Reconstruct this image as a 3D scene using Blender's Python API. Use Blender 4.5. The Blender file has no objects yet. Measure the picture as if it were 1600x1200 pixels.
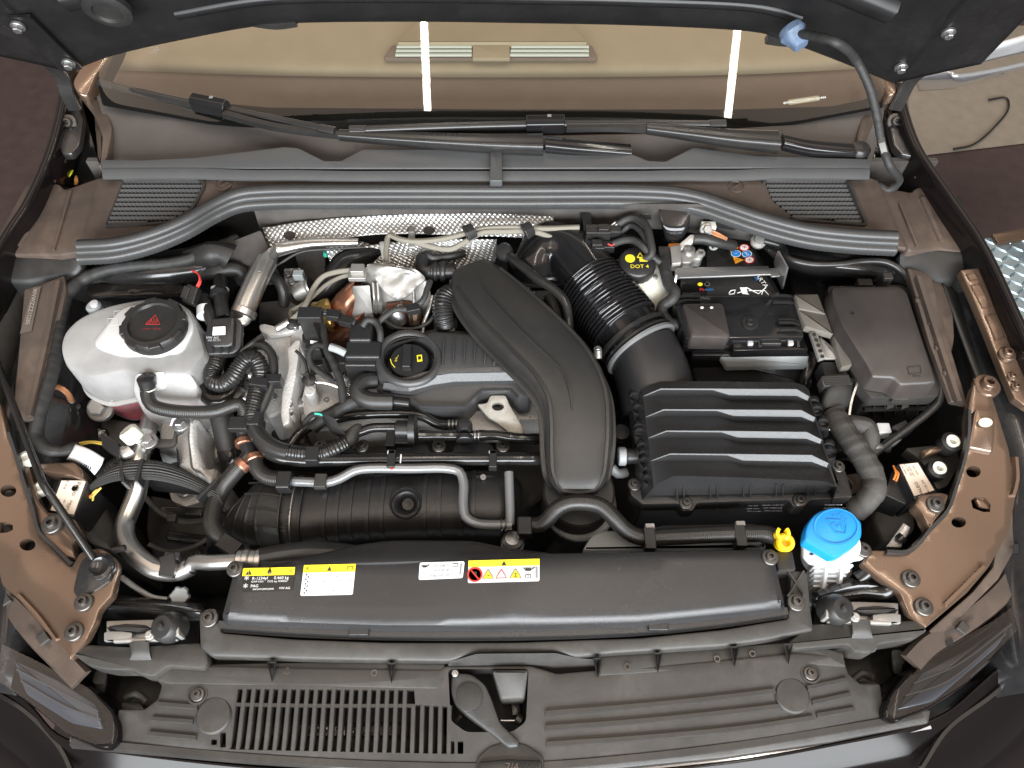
import bpy,math,random
import numpy as np
from mathutils import Vector,Matrix,noise
from mathutils.geometry import delaunay_2d_cdt
random.seed(7)
R=math.radians
SC=bpy.context.scene
COL=SC.collection
# ---------------------------------------------------------------- camera
FPX,PITCH=1200.0,R(58)
CAM=Vector((0,-0.594,0.95))
FW=Vector((0,math.cos(PITCH),-math.sin(PITCH)))
UPV=Vector((0,math.sin(PITCH),math.cos(PITCH)))
cd=bpy.data.cameras.new('camera');co=bpy.data.objects.new('camera',cd);COL.objects.link(co)
cd.sensor_width=36;cd.lens=27;cd.clip_start=0.02;cd.clip_end=200
co.location=CAM;co.rotation_euler=(R(90)-PITCH,0,0)
SC.camera=co
SC.cycles.use_denoising=True
SC.cycles.max_bounces=6;SC.cycles.transparent_max_bounces=8
SC.cycles.sample_clamp_indirect=4
# ---------------------------------------------------------------- light
vs=SC.view_settings
vs.view_transform='Standard';vs.look='None';vs.exposure=-0.12;vs.gamma=1
w=bpy.data.worlds.new('World');SC.world=w;w.use_nodes=True
bg=w.node_tree.nodes['Background'];bg.inputs[0].default_value=(0.95,0.86,0.78,1);bg.inputs[1].default_value=0.30
def area(name,loc,target,sx,sy,power,col):
    l=bpy.data.lights.new(name,'AREA');l.shape='RECTANGLE';l.size=sx;l.size_y=sy
    l.energy=power;l.color=col
    o=bpy.data.objects.new(name,l);COL.objects.link(o);o.location=loc
    d=Vector(target)-Vector(loc)
    o.rotation_euler=d.to_track_quat('-Z','Y').to_euler()
    return o
area('ceiling_light',(0,0.6,2.6),(0,0.6,0),5.0,4.6,80,(1.0,0.76,0.60))
for x in(-0.374,0.96):area('strip_light',(x,0.8,2.42),(x,0.8,0),0.032,4.4,26,(1.0,0.93,0.80))
area('front_light',(0.1,-2.5,1.05),(0,0.1,0.1),4.0,1.35,350,(0.93,0.97,1.0))
# ---------------------------------------------------------------- pixel of the photo -> point at a height
def ray(u,v):
    return FW+Vector((1,0,0))*((u-800)/FPX)-UPV*((v-600)/FPX)
def P(u,v,z=0.0):
    d=ray(u,v);return CAM+d*((z-CAM.z)/d.z)
def PY(u,v,y):
    d=ray(u,v);return CAM+d*((y-CAM.y)/d.y)
def PP(u,v,p0,n):
    d=ray(u,v);return CAM+d*((p0-CAM).dot(n)/d.dot(n))
def PL(pts,z=None):
    return[P(*p)if len(p)>2 else P(p[0],p[1],z)for p in pts]
# ---------------------------------------------------------------- materials
MATS={}
def mat(name,col,rough=0.5,metal=0.0,bump=0.0,bscale=300,dust=0.0,dcol=(0.13,0.115,0.10),dscale=14,coat=0.0,
 var=0.0,rvar=0.12,spec=0.5,kind=None,trans=0,emit=0,detail=3):
    m=bpy.data.materials.new(name);m.use_nodes=True
    nt=m.node_tree;N=nt.nodes;L=nt.links;b=N['Principled BSDF']
    b.inputs['Base Color'].default_value=(*col,1);b.inputs['Roughness'].default_value=rough
    b.inputs['Metallic'].default_value=metal;b.inputs['Specular IOR Level'].default_value=spec
    if coat:b.inputs['Coat Weight'].default_value=coat;b.inputs['Coat Roughness'].default_value=0.06
    if trans:b.inputs['Transmission Weight'].default_value=trans
    tc=N.new('ShaderNodeTexCoord')
    def noise_(scale,det=3,ro=0.55):
        n=N.new('ShaderNodeTexNoise');n.inputs['Scale'].default_value=scale;n.inputs['Detail'].default_value=det
        n.inputs['Roughness'].default_value=ro
        L.new(tc.outputs['Object'],n.inputs['Vector']);return n
    def ramp(src,a,c,va=0.0,vb=1.0):
        r=N.new('ShaderNodeMapRange');L.new(src,r.inputs[0])
        r.inputs[1].default_value=a;r.inputs[2].default_value=c;r.inputs[3].default_value=va;r.inputs[4].default_value=vb
        return r.outputs[0]
    def mix(f,a,c):
        x=N.new('ShaderNodeMix');x.data_type='RGBA'
        if isinstance(f,float):x.inputs[0].default_value=f
        else:L.new(f,x.inputs[0])
        for i,q in((6,a),(7,c)):
            if isinstance(q,tuple):x.inputs[i].default_value=(*q[:3],1)
            else:L.new(q,x.inputs[i])
        return x.outputs[2]
    col_out=None
    if var:
        n=noise_(22,4)
        c1=tuple(c*(1-var)for c in col);c2=tuple(min(1,c*(1+var))for c in col)
        col_out=mix(ramp(n.outputs[0],.3,.7),c1,c2)
    r_out=None
    if dust:
        n1=noise_(dscale,6,.65);n2=noise_(dscale*9,3,.6);n3=noise_(900,1)
        f=N.new('ShaderNodeMath');f.operation='MULTIPLY'
        L.new(ramp(n1 .outputs[0],.36,.68),f.inputs[0]);L.new(ramp(n2 .outputs[0],.25,.75,.35,1.0),f.inputs[1])
        g=N.new('ShaderNodeMath');g.operation='MULTIPLY_ADD'
        L.new(f.outputs[0],g.inputs[0]);g.inputs[1].default_value=dust
        sp=N.new('ShaderNodeMath');sp.operation='MULTIPLY';L.new(ramp(n3 .outputs[0],.66,.72),sp.inputs[0]);sp.inputs[1].default_value=min(.25,dust*.35)
        L.new(sp.outputs[0],g.inputs[2])
        col_out=mix(g.outputs[0],col_out or col,dcol)
        r_out=ramp(g.outputs[0],0,.8,rough,min(.9,rough+.3))
    elif rvar:
        n1=noise_(35,5,.6)
        r_out=ramp(n1 .outputs[0],.3,.7,max(.02,rough-rvar*rough),min(1,rough+rvar))
    if r_out is not None:L.new(r_out,b.inputs['Roughness'])
    hgt=None
    if kind=='foil':
        uvm=N.new('ShaderNodeMapping');uvm.inputs['Scale'].default_value=(170,170,170);uvm.inputs['Rotation'].default_value=(0,0,R(45))
        L.new(tc.outputs['UV'],uvm.inputs[0])
        v=N.new('ShaderNodeTexVoronoi');v.inputs['Scale'].default_value=1;v.inputs['Randomness'].default_value=0.0
        L.new(uvm.outputs[0],v.inputs['Vector']);hgt=ramp(v.outputs['Distance'],.05,.62,1,0)
        col_out=mix(ramp(v.outputs['Distance'],.38,.6),col,tuple(c*.72 for c in col))  # shade in the gaps between dimples put into the colour
    if kind in('tape','braid','rings','hose'):
        sx=N.new('ShaderNodeSeparateXYZ');L.new(tc.outputs['UV'],sx.inputs[0])
        def wave(au,av,pw=None):
            a=N.new('ShaderNodeMath');a.operation='MULTIPLY';L.new(sx.outputs[0],a.inputs[0]);a.inputs[1].default_value=au
            c=N.new('ShaderNodeMath');c.operation='MULTIPLY_ADD';L.new(sx.outputs[1],c.inputs[0]);c.inputs[1].default_value=av
            L.new(a.outputs[0],c.inputs[2])
            return c.outputs[0]
        if kind=='tape':
            fr=N.new('ShaderNodeMath');fr.operation='FRACT'
            nn=noise_(60,2);ad=N.new('ShaderNodeMath');ad.operation='MULTIPLY_ADD'
            L.new(nn.outputs[0],ad.inputs[0]);ad.inputs[1].default_value=.5;L.new(wave(1,85),ad.inputs[2])
            L.new(ad.outputs[0],fr.inputs[0]);hgt=fr.outputs[0]
        elif kind=='hose':
            s=N.new('ShaderNodeMath');s.operation='SINE';L.new(wave(6.283,2600),s.inputs[0]);hgt=s.outputs[0]
        else:
            s1=N.new('ShaderNodeMath');s1 .operation='SINE';L.new(wave(6.283*22,60),s1 .inputs[0])
            s2=N.new('ShaderNodeMath');s2 .operation='SINE';L.new(wave(-6.283*9,2400),s2 .inputs[0])
            ad=N.new('ShaderNodeMath');ad.operation='MULTIPLY_ADD';L.new(s2 .outputs[0],ad.inputs[0]);ad.inputs[1].default_value=.4;L.new(s1 .outputs[0],ad.inputs[2])
            hgt=ad.outputs[0]
    if col_out is not None:L.new(col_out,b.inputs['Base Color'])
    if bump:
        bn=N.new('ShaderNodeBump');bn.inputs['Strength'].default_value=bump;bn.inputs['Distance'].default_value=0.002 if kind!='foil' else .004
        if hgt is None:
            n=noise_(bscale,detail);hgt=n.outputs[0]
        L.new(hgt,bn.inputs['Height']);L.new(bn.outputs[0],b.inputs['Normal'])
    MATS[name]=m
    return m
mat('satin_black',(0.014,0.014,0.015),.31,bump=.15,bscale=1300,dust=.07)
mat('cover_black',(0.020,0.020,0.021),.26,bump=.18,bscale=1500,dust=.06,dscale=9)
mat('duct_black',(0.020,0.0195,0.019),.30,bump=.18,bscale=1400,dust=.12,dscale=10)
mat('dusty_black',(0.024,0.023,0.021),.46,bump=.2,bscale=1100,dust=.30)
mat('grille_black',(0.022,0.021,0.020),.38,bump=.22,bscale=1200,dust=.26,dcol=(.12,.10,.085),dscale=11)
mat('brown_dusty',(0.046,0.036,0.031),.33,bump=.12,bscale=1100,dust=.42,dcol=(.19,.13,.095),dscale=7)
mat('gloss_plastic',(0.008,0.008,0.009),.13,dust=.05,bump=.03,bscale=60)
mat('semi_gloss',(0.013,0.013,0.013),.27,dust=.10,bump=.05,bscale=400)
mat('bay_paint',(0.012,0.012,0.013),.20,dust=.14,bump=.04,bscale=60,coat=.3)
mat('bracket_brown',(0.150,0.100,0.070),.22,metal=.65,bump=.012,bscale=25,dust=.22,dcol=(.18,.125,.09),dscale=7,coat=.4)  # dusty brown; warm ceiling reflection partly put into the metallic base colour
mat('body_paint',(0.006,0.0045,0.0045),.14,rvar=.02)
mat('hood_paint',(0.008,0.008,0.0085),.34,spec=.35,dust=.08,dcol=(.12,.11,.10),dscale=18,bump=.03,bscale=30)
mat('rubber',(0.015,0.015,0.015),.42,bump=.2,bscale=700,dust=.12)
mat('seal_rubber',(0.032,0.033,0.034),.36,bump=.1,bscale=900,dust=.10,dcol=(.14,.125,.11))
mat('hose_rubber',(0.016,0.015,0.014),.36,bump=.22,dust=.12,kind='hose')
mat('hose_plain',(0.014,0.014,0.014),.30,bump=.05,bscale=500,dust=.08)
mat('pipe_gloss',(0.012,0.012,0.012),.16,bump=.03,bscale=80,dust=.08)
mat('tape_cloth',(0.020,0.020,0.020),.60,bump=.9,dust=.12,kind='tape',dcol=(.12,.11,.10))
mat('tape_dusty',(0.040,0.038,0.036),.66,bump=.9,dust=.35,kind='tape',dcol=(.15,.14,.125))
mat('braid_sleeve',(0.030,0.029,0.028),.50,bump=.6,kind='braid')
mat('felt',(0.060,0.054,0.050),.95,bump=.6,bscale=700,var=.35,rvar=0)
mat('foil',(0.66,0.66,0.65),.36,metal=.8,bump=.45,kind='foil',rvar=0)
mat('foil_plain',(0.40,0.395,0.38),.5,metal=.6,bump=.4,bscale=120,var=.15)
mat('cast_aluminium',(0.56,0.55,0.53),.42,metal=.35,bump=.6,bscale=380,var=.2,dust=.16,dcol=(.30,.25,.20),dscale=25)
mat('aluminium',(0.70,0.69,0.67),.30,metal=1,bump=.08,bscale=160,dust=.10,dcol=(.3,.26,.22),dscale=20)
mat('steel',(0.52,0.52,0.52),.36,metal=1,bump=.1,bscale=250,dust=.10,dcol=(.25,.21,.17))
mat('zinc_white',(0.40,0.39,0.37),.40,metal=.7,bump=.1,bscale=300,var=.15)
mat('bolt_dark',(0.10,0.095,0.09),.35,metal=.8,dust=.12)
mat('bolt_grey',(0.36,0.36,0.36),.34,metal=.9)
mat('grey_pipe',(0.20,0.205,0.21),.35,metal=.35,bump=.06,bscale=200,dust=.06)
mat('milky',(0.52,0.52,0.51),.42,bump=.05,bscale=200,var=.05)
mat('coolant',(0.70,0.06,0.10),.15,rvar=0)
mat('white_plastic',(0.60,0.61,0.62),.42,bump=.06,bscale=200,var=.08)
mat('cream_plastic',(0.66,0.66,0.58),.40,var=.06)
mat('blue_cap',(0.010,0.22,0.58),.36,bump=.06,bscale=300,rvar=.08)
mat('blue_grommet',(0.09,0.13,0.20),.5,bump=.6,bscale=120,var=.4)
mat('yellow',(0.85,0.55,0.01),.38,var=.05)
mat('label_yellow',(0.86,0.70,0.02),.35,rvar=.05)
mat('label_white',(0.72,0.73,0.74),.35,rvar=.05)
mat('label_cream',(0.78,0.66,0.55),.4,rvar=.05)
mat('label_dim',(0.085,0.068,0.055),.5)
mat('ink_dim',(0.30,0.27,0.23),.5)
mat('label_black',(0.012,0.012,0.012),.3,rvar=.05)
mat('ink_black',(0.02,0.02,0.02),.5,rvar=0)
mat('ink_grey',(0.22,0.22,0.23),.5,rvar=0)
mat('ink_white',(0.80,0.80,0.80),.5,rvar=0)
mat('ink_red',(0.62,0.03,0.025),.5,rvar=0)
mat('ink_orange',(0.85,0.36,0.02),.5,rvar=0)
mat('ink_blue',(0.02,0.22,0.60),.5,rvar=0)
mat('ink_yellow',(0.85,0.72,0.03),.5,rvar=0)
mat('copper',(0.42,0.20,0.13),.30,metal=.9,bump=.2,bscale=120,var=.25)
mat('gold_foil',(0.62,0.44,0.16),.28,metal=1,bump=1.0,bscale=160,var=.2)
mat('copper_braid',(0.55,0.25,0.12),.5,metal=.6,bump=.5,kind='braid')
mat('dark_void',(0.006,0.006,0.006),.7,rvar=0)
mat('undertray',(0.006,0.006,0.006),.5,dust=.15,bump=.2,bscale=80)
mat('slate_plastic',(0.056,0.058,0.060),.38,bump=.14,bscale=900,dust=.12,dcol=(.15,.145,.14))
mat('scuttle',(0.056,0.051,0.049),.44,bump=.2,bscale=1300,dust=.22,dcol=(.13,.115,.105))
mat('dash',(0.22,0.17,0.11),.7,bump=.06,bscale=900,var=.05)  # tan of the ceiling's reflection in the glass put into the dashboard colour
mat('dash_front',(0.115,0.08,0.060),.75,bump=.06,bscale=900,var=.05)  # browner front part, the reflection again put into its colour
mat('dash_vent',(0.42,0.44,0.40),.45,rvar=.05)
mat('floor_brown',(0.060,0.040,0.038),.35,var=.15,bump=.05,bscale=40)
mat('floor_pale',(0.26,0.23,0.19),.5,var=.1,dust=.2,dcol=(.2,.17,.14),dscale=2)
mat('dust_reflection_lid',(0.028,0.025,0.024),.34,bump=.15,bscale=1200,dust=.26,dcol=(.12,.09,.078),dscale=5)  # real dust on the fuse box, painted ceiling reflection on the battery lid
mat('bolt_dusty',(0.10,0.092,0.080),.5,bump=.2,bscale=500,dust=.3,dcol=(.2,.18,.15))
mat('bumper_paint',(0.006,0.005,0.005),.11,spec=.22,rvar=.02)
mat('label_grey',(0.60,0.61,0.62),.35,rvar=.05)
mat('eye_steel',(0.40,0.39,0.36),.5,metal=.8,bump=.3,bscale=200,var=.25,dust=.2,dcol=(.2,.17,.14),dscale=30)
mat('engine_cover_grey',(0.036,0.036,0.037),.27,bump=.18,bscale=1500,dust=.06,dscale=9)
mat('ink_red_dim',(0.34,0.03,0.028),.5,rvar=0)
mat('frit_reflection',(0.003,0.003,0.003),.6,spec=.1,rvar=0)  # border black that also holds the bonnet's dark reflection
mat('grey_tab',(0.46,0.46,0.47),.4)
mat('grey_rail',(0.27,0.29,0.30),.45,bump=.1,bscale=500,dust=.1)
mat('lens',(0.035,0.040,0.050),.16,coat=.6,rvar=.02)
mat('wire_orange',(0.75,0.25,0.05),.45);mat('wire_yellow',(0.75,0.55,0.10),.45);mat('wire_red',(0.6,0.06,0.05),.45)
mat('wire_green',(0.05,0.50,0.35),.45);mat('wire_white',(.7,.7,.7),.45)
mat('wire_pale',(0.20,0.185,0.15),.5,bump=.3,kind='braid',dust=.1)
mat('diamond_plate',(0.34,0.44,0.50),.35,metal=.9,var=.2)
mat('mirror_shell',(0.55,0.57,0.60),.12,metal=.6,rvar=.02)
mat('leaf_yellow',(0.70,0.72,0.03),.6);mat('leaf_orange',(0.62,0.30,0.10),.6)
# translucent reservoir wall: milky sheet that lets the coolant show through
def sheer(name,col,clear):
    m=bpy.data.materials.new(name);m.use_nodes=True;N=m.node_tree.nodes;L=m.node_tree.links
    b=N['Principled BSDF'];b.inputs['Base Color'].default_value=(*col,1);b.inputs['Roughness'].default_value=.4
    b.inputs['Subsurface Weight'].default_value=.25;b.inputs['Subsurface Radius'].default_value=(.02,.02,.02);b.inputs['Subsurface Scale'].default_value=.3
    t=N.new('ShaderNodeBsdfTransparent');t.inputs[0].default_value=(.93,.93,.95,1);mx=N.new('ShaderNodeMixShader');mx.inputs[0].default_value=clear
    tc=N.new('ShaderNodeTexCoord');n=N.new('ShaderNodeTexNoise');n.inputs['Scale'].default_value=12;n.inputs['Detail'].default_value=5
    L.new(tc.outputs['Object'],n.inputs['Vector']);mr=N.new('ShaderNodeMapRange');L.new(n.outputs[0],mr.inputs[0])
    mr.inputs[1].default_value=.3;mr.inputs[2].default_value=.7;mr.inputs[3].default_value=clear*.6;mr.inputs[4].default_value=clear*1.3
    L.new(mr.outputs[0],mx.inputs[0]);L.new(b.outputs[0],mx.inputs[1]);L.new(t.outputs[0],mx.inputs[2]);L.new(mx.outputs[0],N['Material Output'].inputs[0])
    MATS[name]=m
sheer('reservoir_wall',(0.50,0.495,0.485),.50)
sheer('reservoir_lower',(0.55,0.52,0.52),.80)
def glassy(name,tint):
    m=bpy.data.materials.new(name);m.use_nodes=True;N=m.node_tree.nodes;L=m.node_tree.links
    t=N.new('ShaderNodeBsdfTransparent');t.inputs[0].default_value=(*tint,1)
    g=N.new('ShaderNodeBsdfGlossy');g.inputs['Roughness'].default_value=.015
    f=N.new('ShaderNodeFresnel');f.inputs[0].default_value=1.52;mx=N.new('ShaderNodeMixShader')
    L.new(f.outputs[0],mx.inputs[0]);L.new(t.outputs[0],mx.inputs[1]);L.new(g.outputs[0],mx.inputs[2])
    L.new(mx.outputs[0],N['Material Output'].inputs[0]);MATS[name]=m
glassy('windshield_glass',(.90,.93,.90))
glassy('lens_clear',(.88,.92,.95))
# ---------------------------------------------------------------- builders
WL={}  # world location of every object (nothing that has children is rotated)
def _link(o,parent,loc):
    COL.objects.link(o);o.location=loc;WL[o.name]=Vector(loc)
    if parent is not None:
        o.parent=parent;o.matrix_parent_inverse=Matrix.Translation(-WL[parent.name])
    return o
def thing(name,label,cat,loc=(0,0,0),group=None):
    o=bpy.data.objects.new(name,None);o.empty_display_size=.02
    _link(o,None,Vector(loc));o['label']=label;o['category']=cat
    if group:o['group']=group
    return o
def tag(o,label,cat,group=None):
    o['label']=label;o['category']=cat
    if group:o['group']=group
    return o
def structure(o):o['kind']='structure';return o
def obj(name,verts,faces,m,parent=None,uv=None,sharp=38,bevel=0,flat=False):
    vs_=np.array([tuple(v)for v in verts],dtype=float)
    c=Vector(((vs_.min(0)+vs_.max(0))/2).tolist())
    me=bpy.data.meshes.new(name)
    me.from_pydata([(v[0]-c.x,v[1]-c.y,v[2]-c.z)for v in vs_],[],faces)
    me.validate();me.materials.append(MATS[m]if isinstance(m,str)else m)
    me.polygons.foreach_set('use_smooth',[not flat]*len(me.polygons))
    if uv is not None:
        lay=me.uv_layers.new(name='UVMap')
        for lp in me.loops:lay.data[lp.index].uv=uv[lp.vertex_index]
    if not flat:me.set_sharp_from_angle(angle=R(sharp))
    me.update()
    o=bpy.data.objects.new(name,me);_link(o,parent,c)
    if bevel:
        bm=o.modifiers.new('bevel','BEVEL');bm.width=bevel;bm.segments=2;bm.limit_method='ANGLE';bm.angle_limit=R(35);bm.harden_normals=True
    return o
def cr(pts,step=.006,closed=False):
    """Catmull-Rom resample of a polyline of Vectors."""
    p=[Vector(q)for q in pts];out=[];n=len(p)
    if n==2:p=[p[0],(p[0]+p[1])/2,p[1]];n=3
    for i in range(n if closed else n-1):
        if closed:a,b,c,d=p[i-1],p[i],p[(i+1)%n],p[(i+2)%n]
        else:
            b,c=p[i],p[i+1];a=p[i-1]if i else b*2-c;d=p[i+2]if i+2<n else c*2-b
        k=max(2,int((c-b).length/step))
        t0,t1=0,max(1e-6,(b-a).length**.5);t2=t1+max(1e-6,(c-b).length**.5);t3=t2+max(1e-6,(d-c).length**.5)
        for j in range(k):
            t=t1+(t2-t1)*j/k
            A1=a*((t1-t)/(t1-t0))+b*((t-t0)/(t1-t0));A2=b*((t2-t)/(t2-t1))+c*((t-t1)/(t2-t1));A3=c*((t3-t)/(t3-t2))+d*((t-t2)/(t3-t2))
            B1=A1*((t2-t)/(t2-t0))+A2*((t-t0)/(t2-t0));B2=A2*((t3-t)/(t3-t1))+A3*((t-t1)/(t3-t1))
            out.append(B1*((t2-t)/(t2-t1))+B2*((t-t1)/(t2-t1)))
    if not closed:out.append(p[-1])
    return out
def frames(path,up0=None):
    T=[]
    for i in range(len(path)):
        a=path[max(0,i-1)];b=path[min(len(path)-1,i+1)];T.append((b-a).normalized())
    n=up0 or Vector((0,0,1))
    if abs(n.dot(T[0]))>.95:n=Vector((1,0,0))
    n=(n-T[0]*n.dot(T[0])).normalized();out=[]
    for t in T:
        n=(n-t*n.dot(t))
        if n.length<1e-6:n=t.orthogonal()
        n.normalize();out.append((t,n,t.cross(n)))
    return out
def tube_data(pts,r,n=12,step=.006,rf=None,smooth=True,caps=True,off=0,wrap=0):
    path=cr(pts,step)if smooth else[Vector(p)for p in pts]
    fr=frames(path);V=[];UV=[];F=[];s=0
    L=sum((path[i+1]-path[i]).length for i in range(len(path)-1))
    for i,p in enumerate(path):
        if i:s+=(p-path[i-1]).length
        rr=r*(rf(s,L)if rf else 1);t,a,b=fr[i]
        for k in range(n+1):
            q=2*math.pi*k/n;V.append(p+(a*math.cos(q)+b*math.sin(q))*(rr*(1+wrap*((s*62+k/n+.4*noise.noise(Vector((s*30,0,0))))%1))));UV.append((k/n,s))
    m=n+1
    for i in range(len(path)-1):
        for k in range(n):F.append((i*m+k+off,i*m+k+1+off,(i+1)*m+k+1+off,(i+1)*m+k+off))
    if caps:
        F.append(tuple(reversed([k+off for k in range(n)])));F.append(tuple((len(path)-1)*m+k+off for k in range(n)))
    return V,F,UV
def tube(name,pts,r,m,parent=None,n=12,step=.006,rf=None,smooth=True,caps=True):
    tp_=isinstance(m,str)and m.startswith('tape')
    V,F,UV=tube_data(pts,r,max(n,16)if tp_ else n,.0022 if tp_ else step,rf,smooth,caps,0,.065 if tp_ else 0)
    o=obj(name,V,F,m,parent,uv=UV,sharp=30 if tp_ else 50)
    return o
def corr(pitch=.0045,amp=.09,a=0.0,b=1.0):
    def f(s,L):
        if s<a*L or s>b*L:return 1-amp*.4
        return 1+amp*(1 if math.sin(2*math.pi*s/pitch)>0 else-1)
    return f
def lumpy(amp=.10,sc=60,seed=0):
    return lambda s,L:1+amp*noise.noise(Vector((s*sc,seed,0)))
def tubes(name,paths,m,parent=None,n=8,step=.006):
    """several strands that form one piece"""
    V,F,UV=[],[],[]
    for pts,r in paths:
        a,b,c=tube_data(pts,r,n,step,off=len(V));V+=a;F+=b;UV+=c
    return obj(name,V,F,m,parent,uv=UV,sharp=50)
def lathe(name,prof,c,axis,m,parent=None,n=28,sharp=38,lug=None,cap0=True):
    """prof = [(radius, height)], axis = direction of height; lug(k/n) scales radius"""
    ax=Vector(axis).normalized();a=ax.orthogonal().normalized();b=ax.cross(a);V=[];F=[];c=Vector(c)
    for r,h in prof:
        for k in range(n):
            q=2*math.pi*k/n;rr=r*(lug(k/n,h)if lug else 1)
            V.append(c+ax*h+(a*math.cos(q)+b*math.sin(q))*rr)
    for i in range(len(prof)-1):
        for k in range(n):F.append((i*n+k,i*n+(k+1)%n,(i+1)*n+(k+1)%n,(i+1)*n+k))
    if prof[0][0]>1e-5 and cap0:F.append(tuple(reversed(range(n))))
    if prof[-1][0]>1e-5:F.append(tuple((len(prof)-1)*n+k for k in range(n)))
    return obj(name,V,F,m,parent,sharp=sharp)
def cyl(name,a,b,r,m,parent=None,n=16,bev=.12,r2=None):
    a,b=Vector(a),Vector(b);h=(b-a).length;r2=r2 or r;e=min(r,r2,h)*bev
    return lathe(name,[(r-e,0),(r,e),(r2,h-e),(r2-e,h)],a,b-a,m,parent,n)
def loft(name,secs,m,parent=None,n=24,sub=4,capped=True,rf=None):
    """secs = [(centre, side half vector, up half vector, exponent)], interpolated smoothly"""
    cs=[Vector(s[0])for s in secs];K=len(secs)
    def spl(arr,i,t):
        a=arr[max(0,i-1)];b=arr[i];c=arr[i+1];d=arr[min(K-1,i+2)]
        return b+(c-a)*(.5*t)+(a*2-b*5+c*4-d)*(.5*t*t)+(b*3-a-c*3+d)*(.5*t**3)
    sd=[Vector(s[1])for s in secs];up=[Vector(s[2])for s in secs];ex=[s[3]if len(s)>3 else 2.6 for s in secs]
    V,F,UV=[],[],[];rings=0;ss=0;pc=None
    for i in range(K-1):
        for j in range(sub+(1 if i==K-2 else 0)):
            t=j/sub;c=spl(cs,i,t);a=spl(sd,i,t);b=spl(up,i,t);e=ex[i]*(1-t)+ex[i+1]*t
            if pc is not None:ss+=(c-pc).length
            pc=c;g=rf(ss)if rf else 1
            for k in range(n):
                q=2*math.pi*k/n;x,y=math.cos(q),math.sin(q)
                x=math.copysign(abs(x)**(2/e),x)*g;y=math.copysign(abs(y)**(2/e),y)*g
                V.append(c+a*x+b*y);UV.append((k/n,ss))
            rings+=1
    for i in range(rings-1):
        for k in range(n):F.append((i*n+k,i*n+(k+1)%n,(i+1)*n+(k+1)%n,(i+1)*n+k))
    if capped:F.append(tuple(reversed(range(n))));F.append(tuple((rings-1)*n+k for k in range(n)))
    return obj(name,V,F,m,parent,uv=UV,sharp=42)
def sweep(name,pts,section,m,parent=None,step=.008,smooth=True,up=(0,0,1),closed_sec=True,bevel=0,sharp=38):
    """section = [(side, up)] polygon swept along pts"""
    path=cr(pts,step)if smooth else[Vector(p)for p in pts]
    up=Vector(up);V,F,UV=[],[],[];n=len(section);s=0
    for i,p in enumerate(path):
        a=path[max(0,i-1)];b=path[min(len(path)-1,i+1)];t=(b-a).normalized()
        if i:s+=(p-path[i-1]).length
        side=t.cross(up).normalized();u2=side.cross(t)
        for k,(x,y)in enumerate(section):V.append(p+side*x+u2*y);UV.append((k/n,s))
    for i in range(len(path)-1):
        for k in range(n):F.append((i*n+k,i*n+(k+1)%n,(i+1)*n+(k+1)%n,(i+1)*n+k))
    F.append(tuple(reversed(range(n))));F.append(tuple((len(path)-1)*n+k for k in range(n)))
    return obj(name,V,F,m,parent,uv=UV,bevel=bevel,sharp=sharp)
def rect(w,h):return[(-w/2,-h/2),(w/2,-h/2),(w/2,h/2),(-w/2,h/2)]
def rc(o,r=6,seg=4):
    """round the corners of a 2-D outline; a point may carry its own radius"""
    out=[];n=len(o)
    for i in range(n):
        p=np.array(o[i][:2],float);rr=o[i][2]if len(o[i])>2 else r
        a=np.array(o[i-1][:2],float);b=np.array(o[(i+1)%n][:2],float)
        da,db=a-p,b-p;la,lb=np.linalg.norm(da),np.linalg.norm(db)
        if rr<=.01 or la<1e-6 or lb<1e-6:out.append(tuple(p));continue
        k=min(rr,la*.45,lb*.45);s,e=p+da/la*k,p+db/lb*k
        for j in range(seg+1):
            t=j/seg;out.append(tuple(s*(1-t)**2+p*2*t*(1-t)+e*t*t))
    return out
def smooth2(o,step=8):
    return[(q.x,q.y)for q in cr([Vector((p[0],p[1],0))for p in o],step,closed=True)]
def circ(u,v,ru,rv=None,n=18):
    rv=rv or ru*.82
    return[(u+ru*math.cos(2*math.pi*k/n),v+rv*math.sin(2*math.pi*k/n))for k in range(n)]
def dens(o,step):
    out=[];n=len(o)
    for i in range(n):
        a,b=np.array(o[i]),np.array(o[(i+1)%n]);k=max(1,int(np.linalg.norm(b-a)/step))
        for j in range(k):out.append(tuple(a+(b-a)*j/k))
    return out
def tps(ctrl):
    if isinstance(ctrl,(int,float)):return lambda u,v:ctrl
    if callable(ctrl):return ctrl
    c=np.array(ctrl,float);n=len(c);X=c[:,:2]/1000.0
    if n<=3:
        A=np.c_[X,np.ones(n)];w_=np.linalg.lstsq(A,c[:,2],rcond=None)[0]
        return lambda u,v:w_[0]*u/1000+w_[1]*v/1000+w_[2]
    def U(r2):return np.where(r2>1e-12,r2*np.log(np.maximum(r2,1e-12)),0)
    D=((X[:,None]-X[None])**2).sum(-1);K=U(D)+np.eye(n)*1e-4;Pm=np.c_[np.ones(n),X]
    A=np.zeros((n+3,n+3));A[:n,:n]=K;A[:n,n:]=Pm;A[n:,:n]=Pm.T
    s=np.linalg.solve(A,np.r_[c[:,2],0,0,0])
    def f(u,v):
        x=np.array([u,v])/1000.0;r2=((X-x)**2).sum(-1)
        return float(U(r2)@s[:n]+s[n]+s[n+1]*x[0]+s[n+2]*x[1])
    return f
def inside(p,poly):
    x,y=p;c=False;n=len(poly);j=n-1
    for i in range(n):
        if(poly[i][1]>y)!=(poly[j][1]>y)and x<(poly[j][0]-poly[i][0])*(y-poly[i][1])/(poly[j][1]-poly[i][1])+poly[i][0]:c=not c
        j=i
    return c
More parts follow.
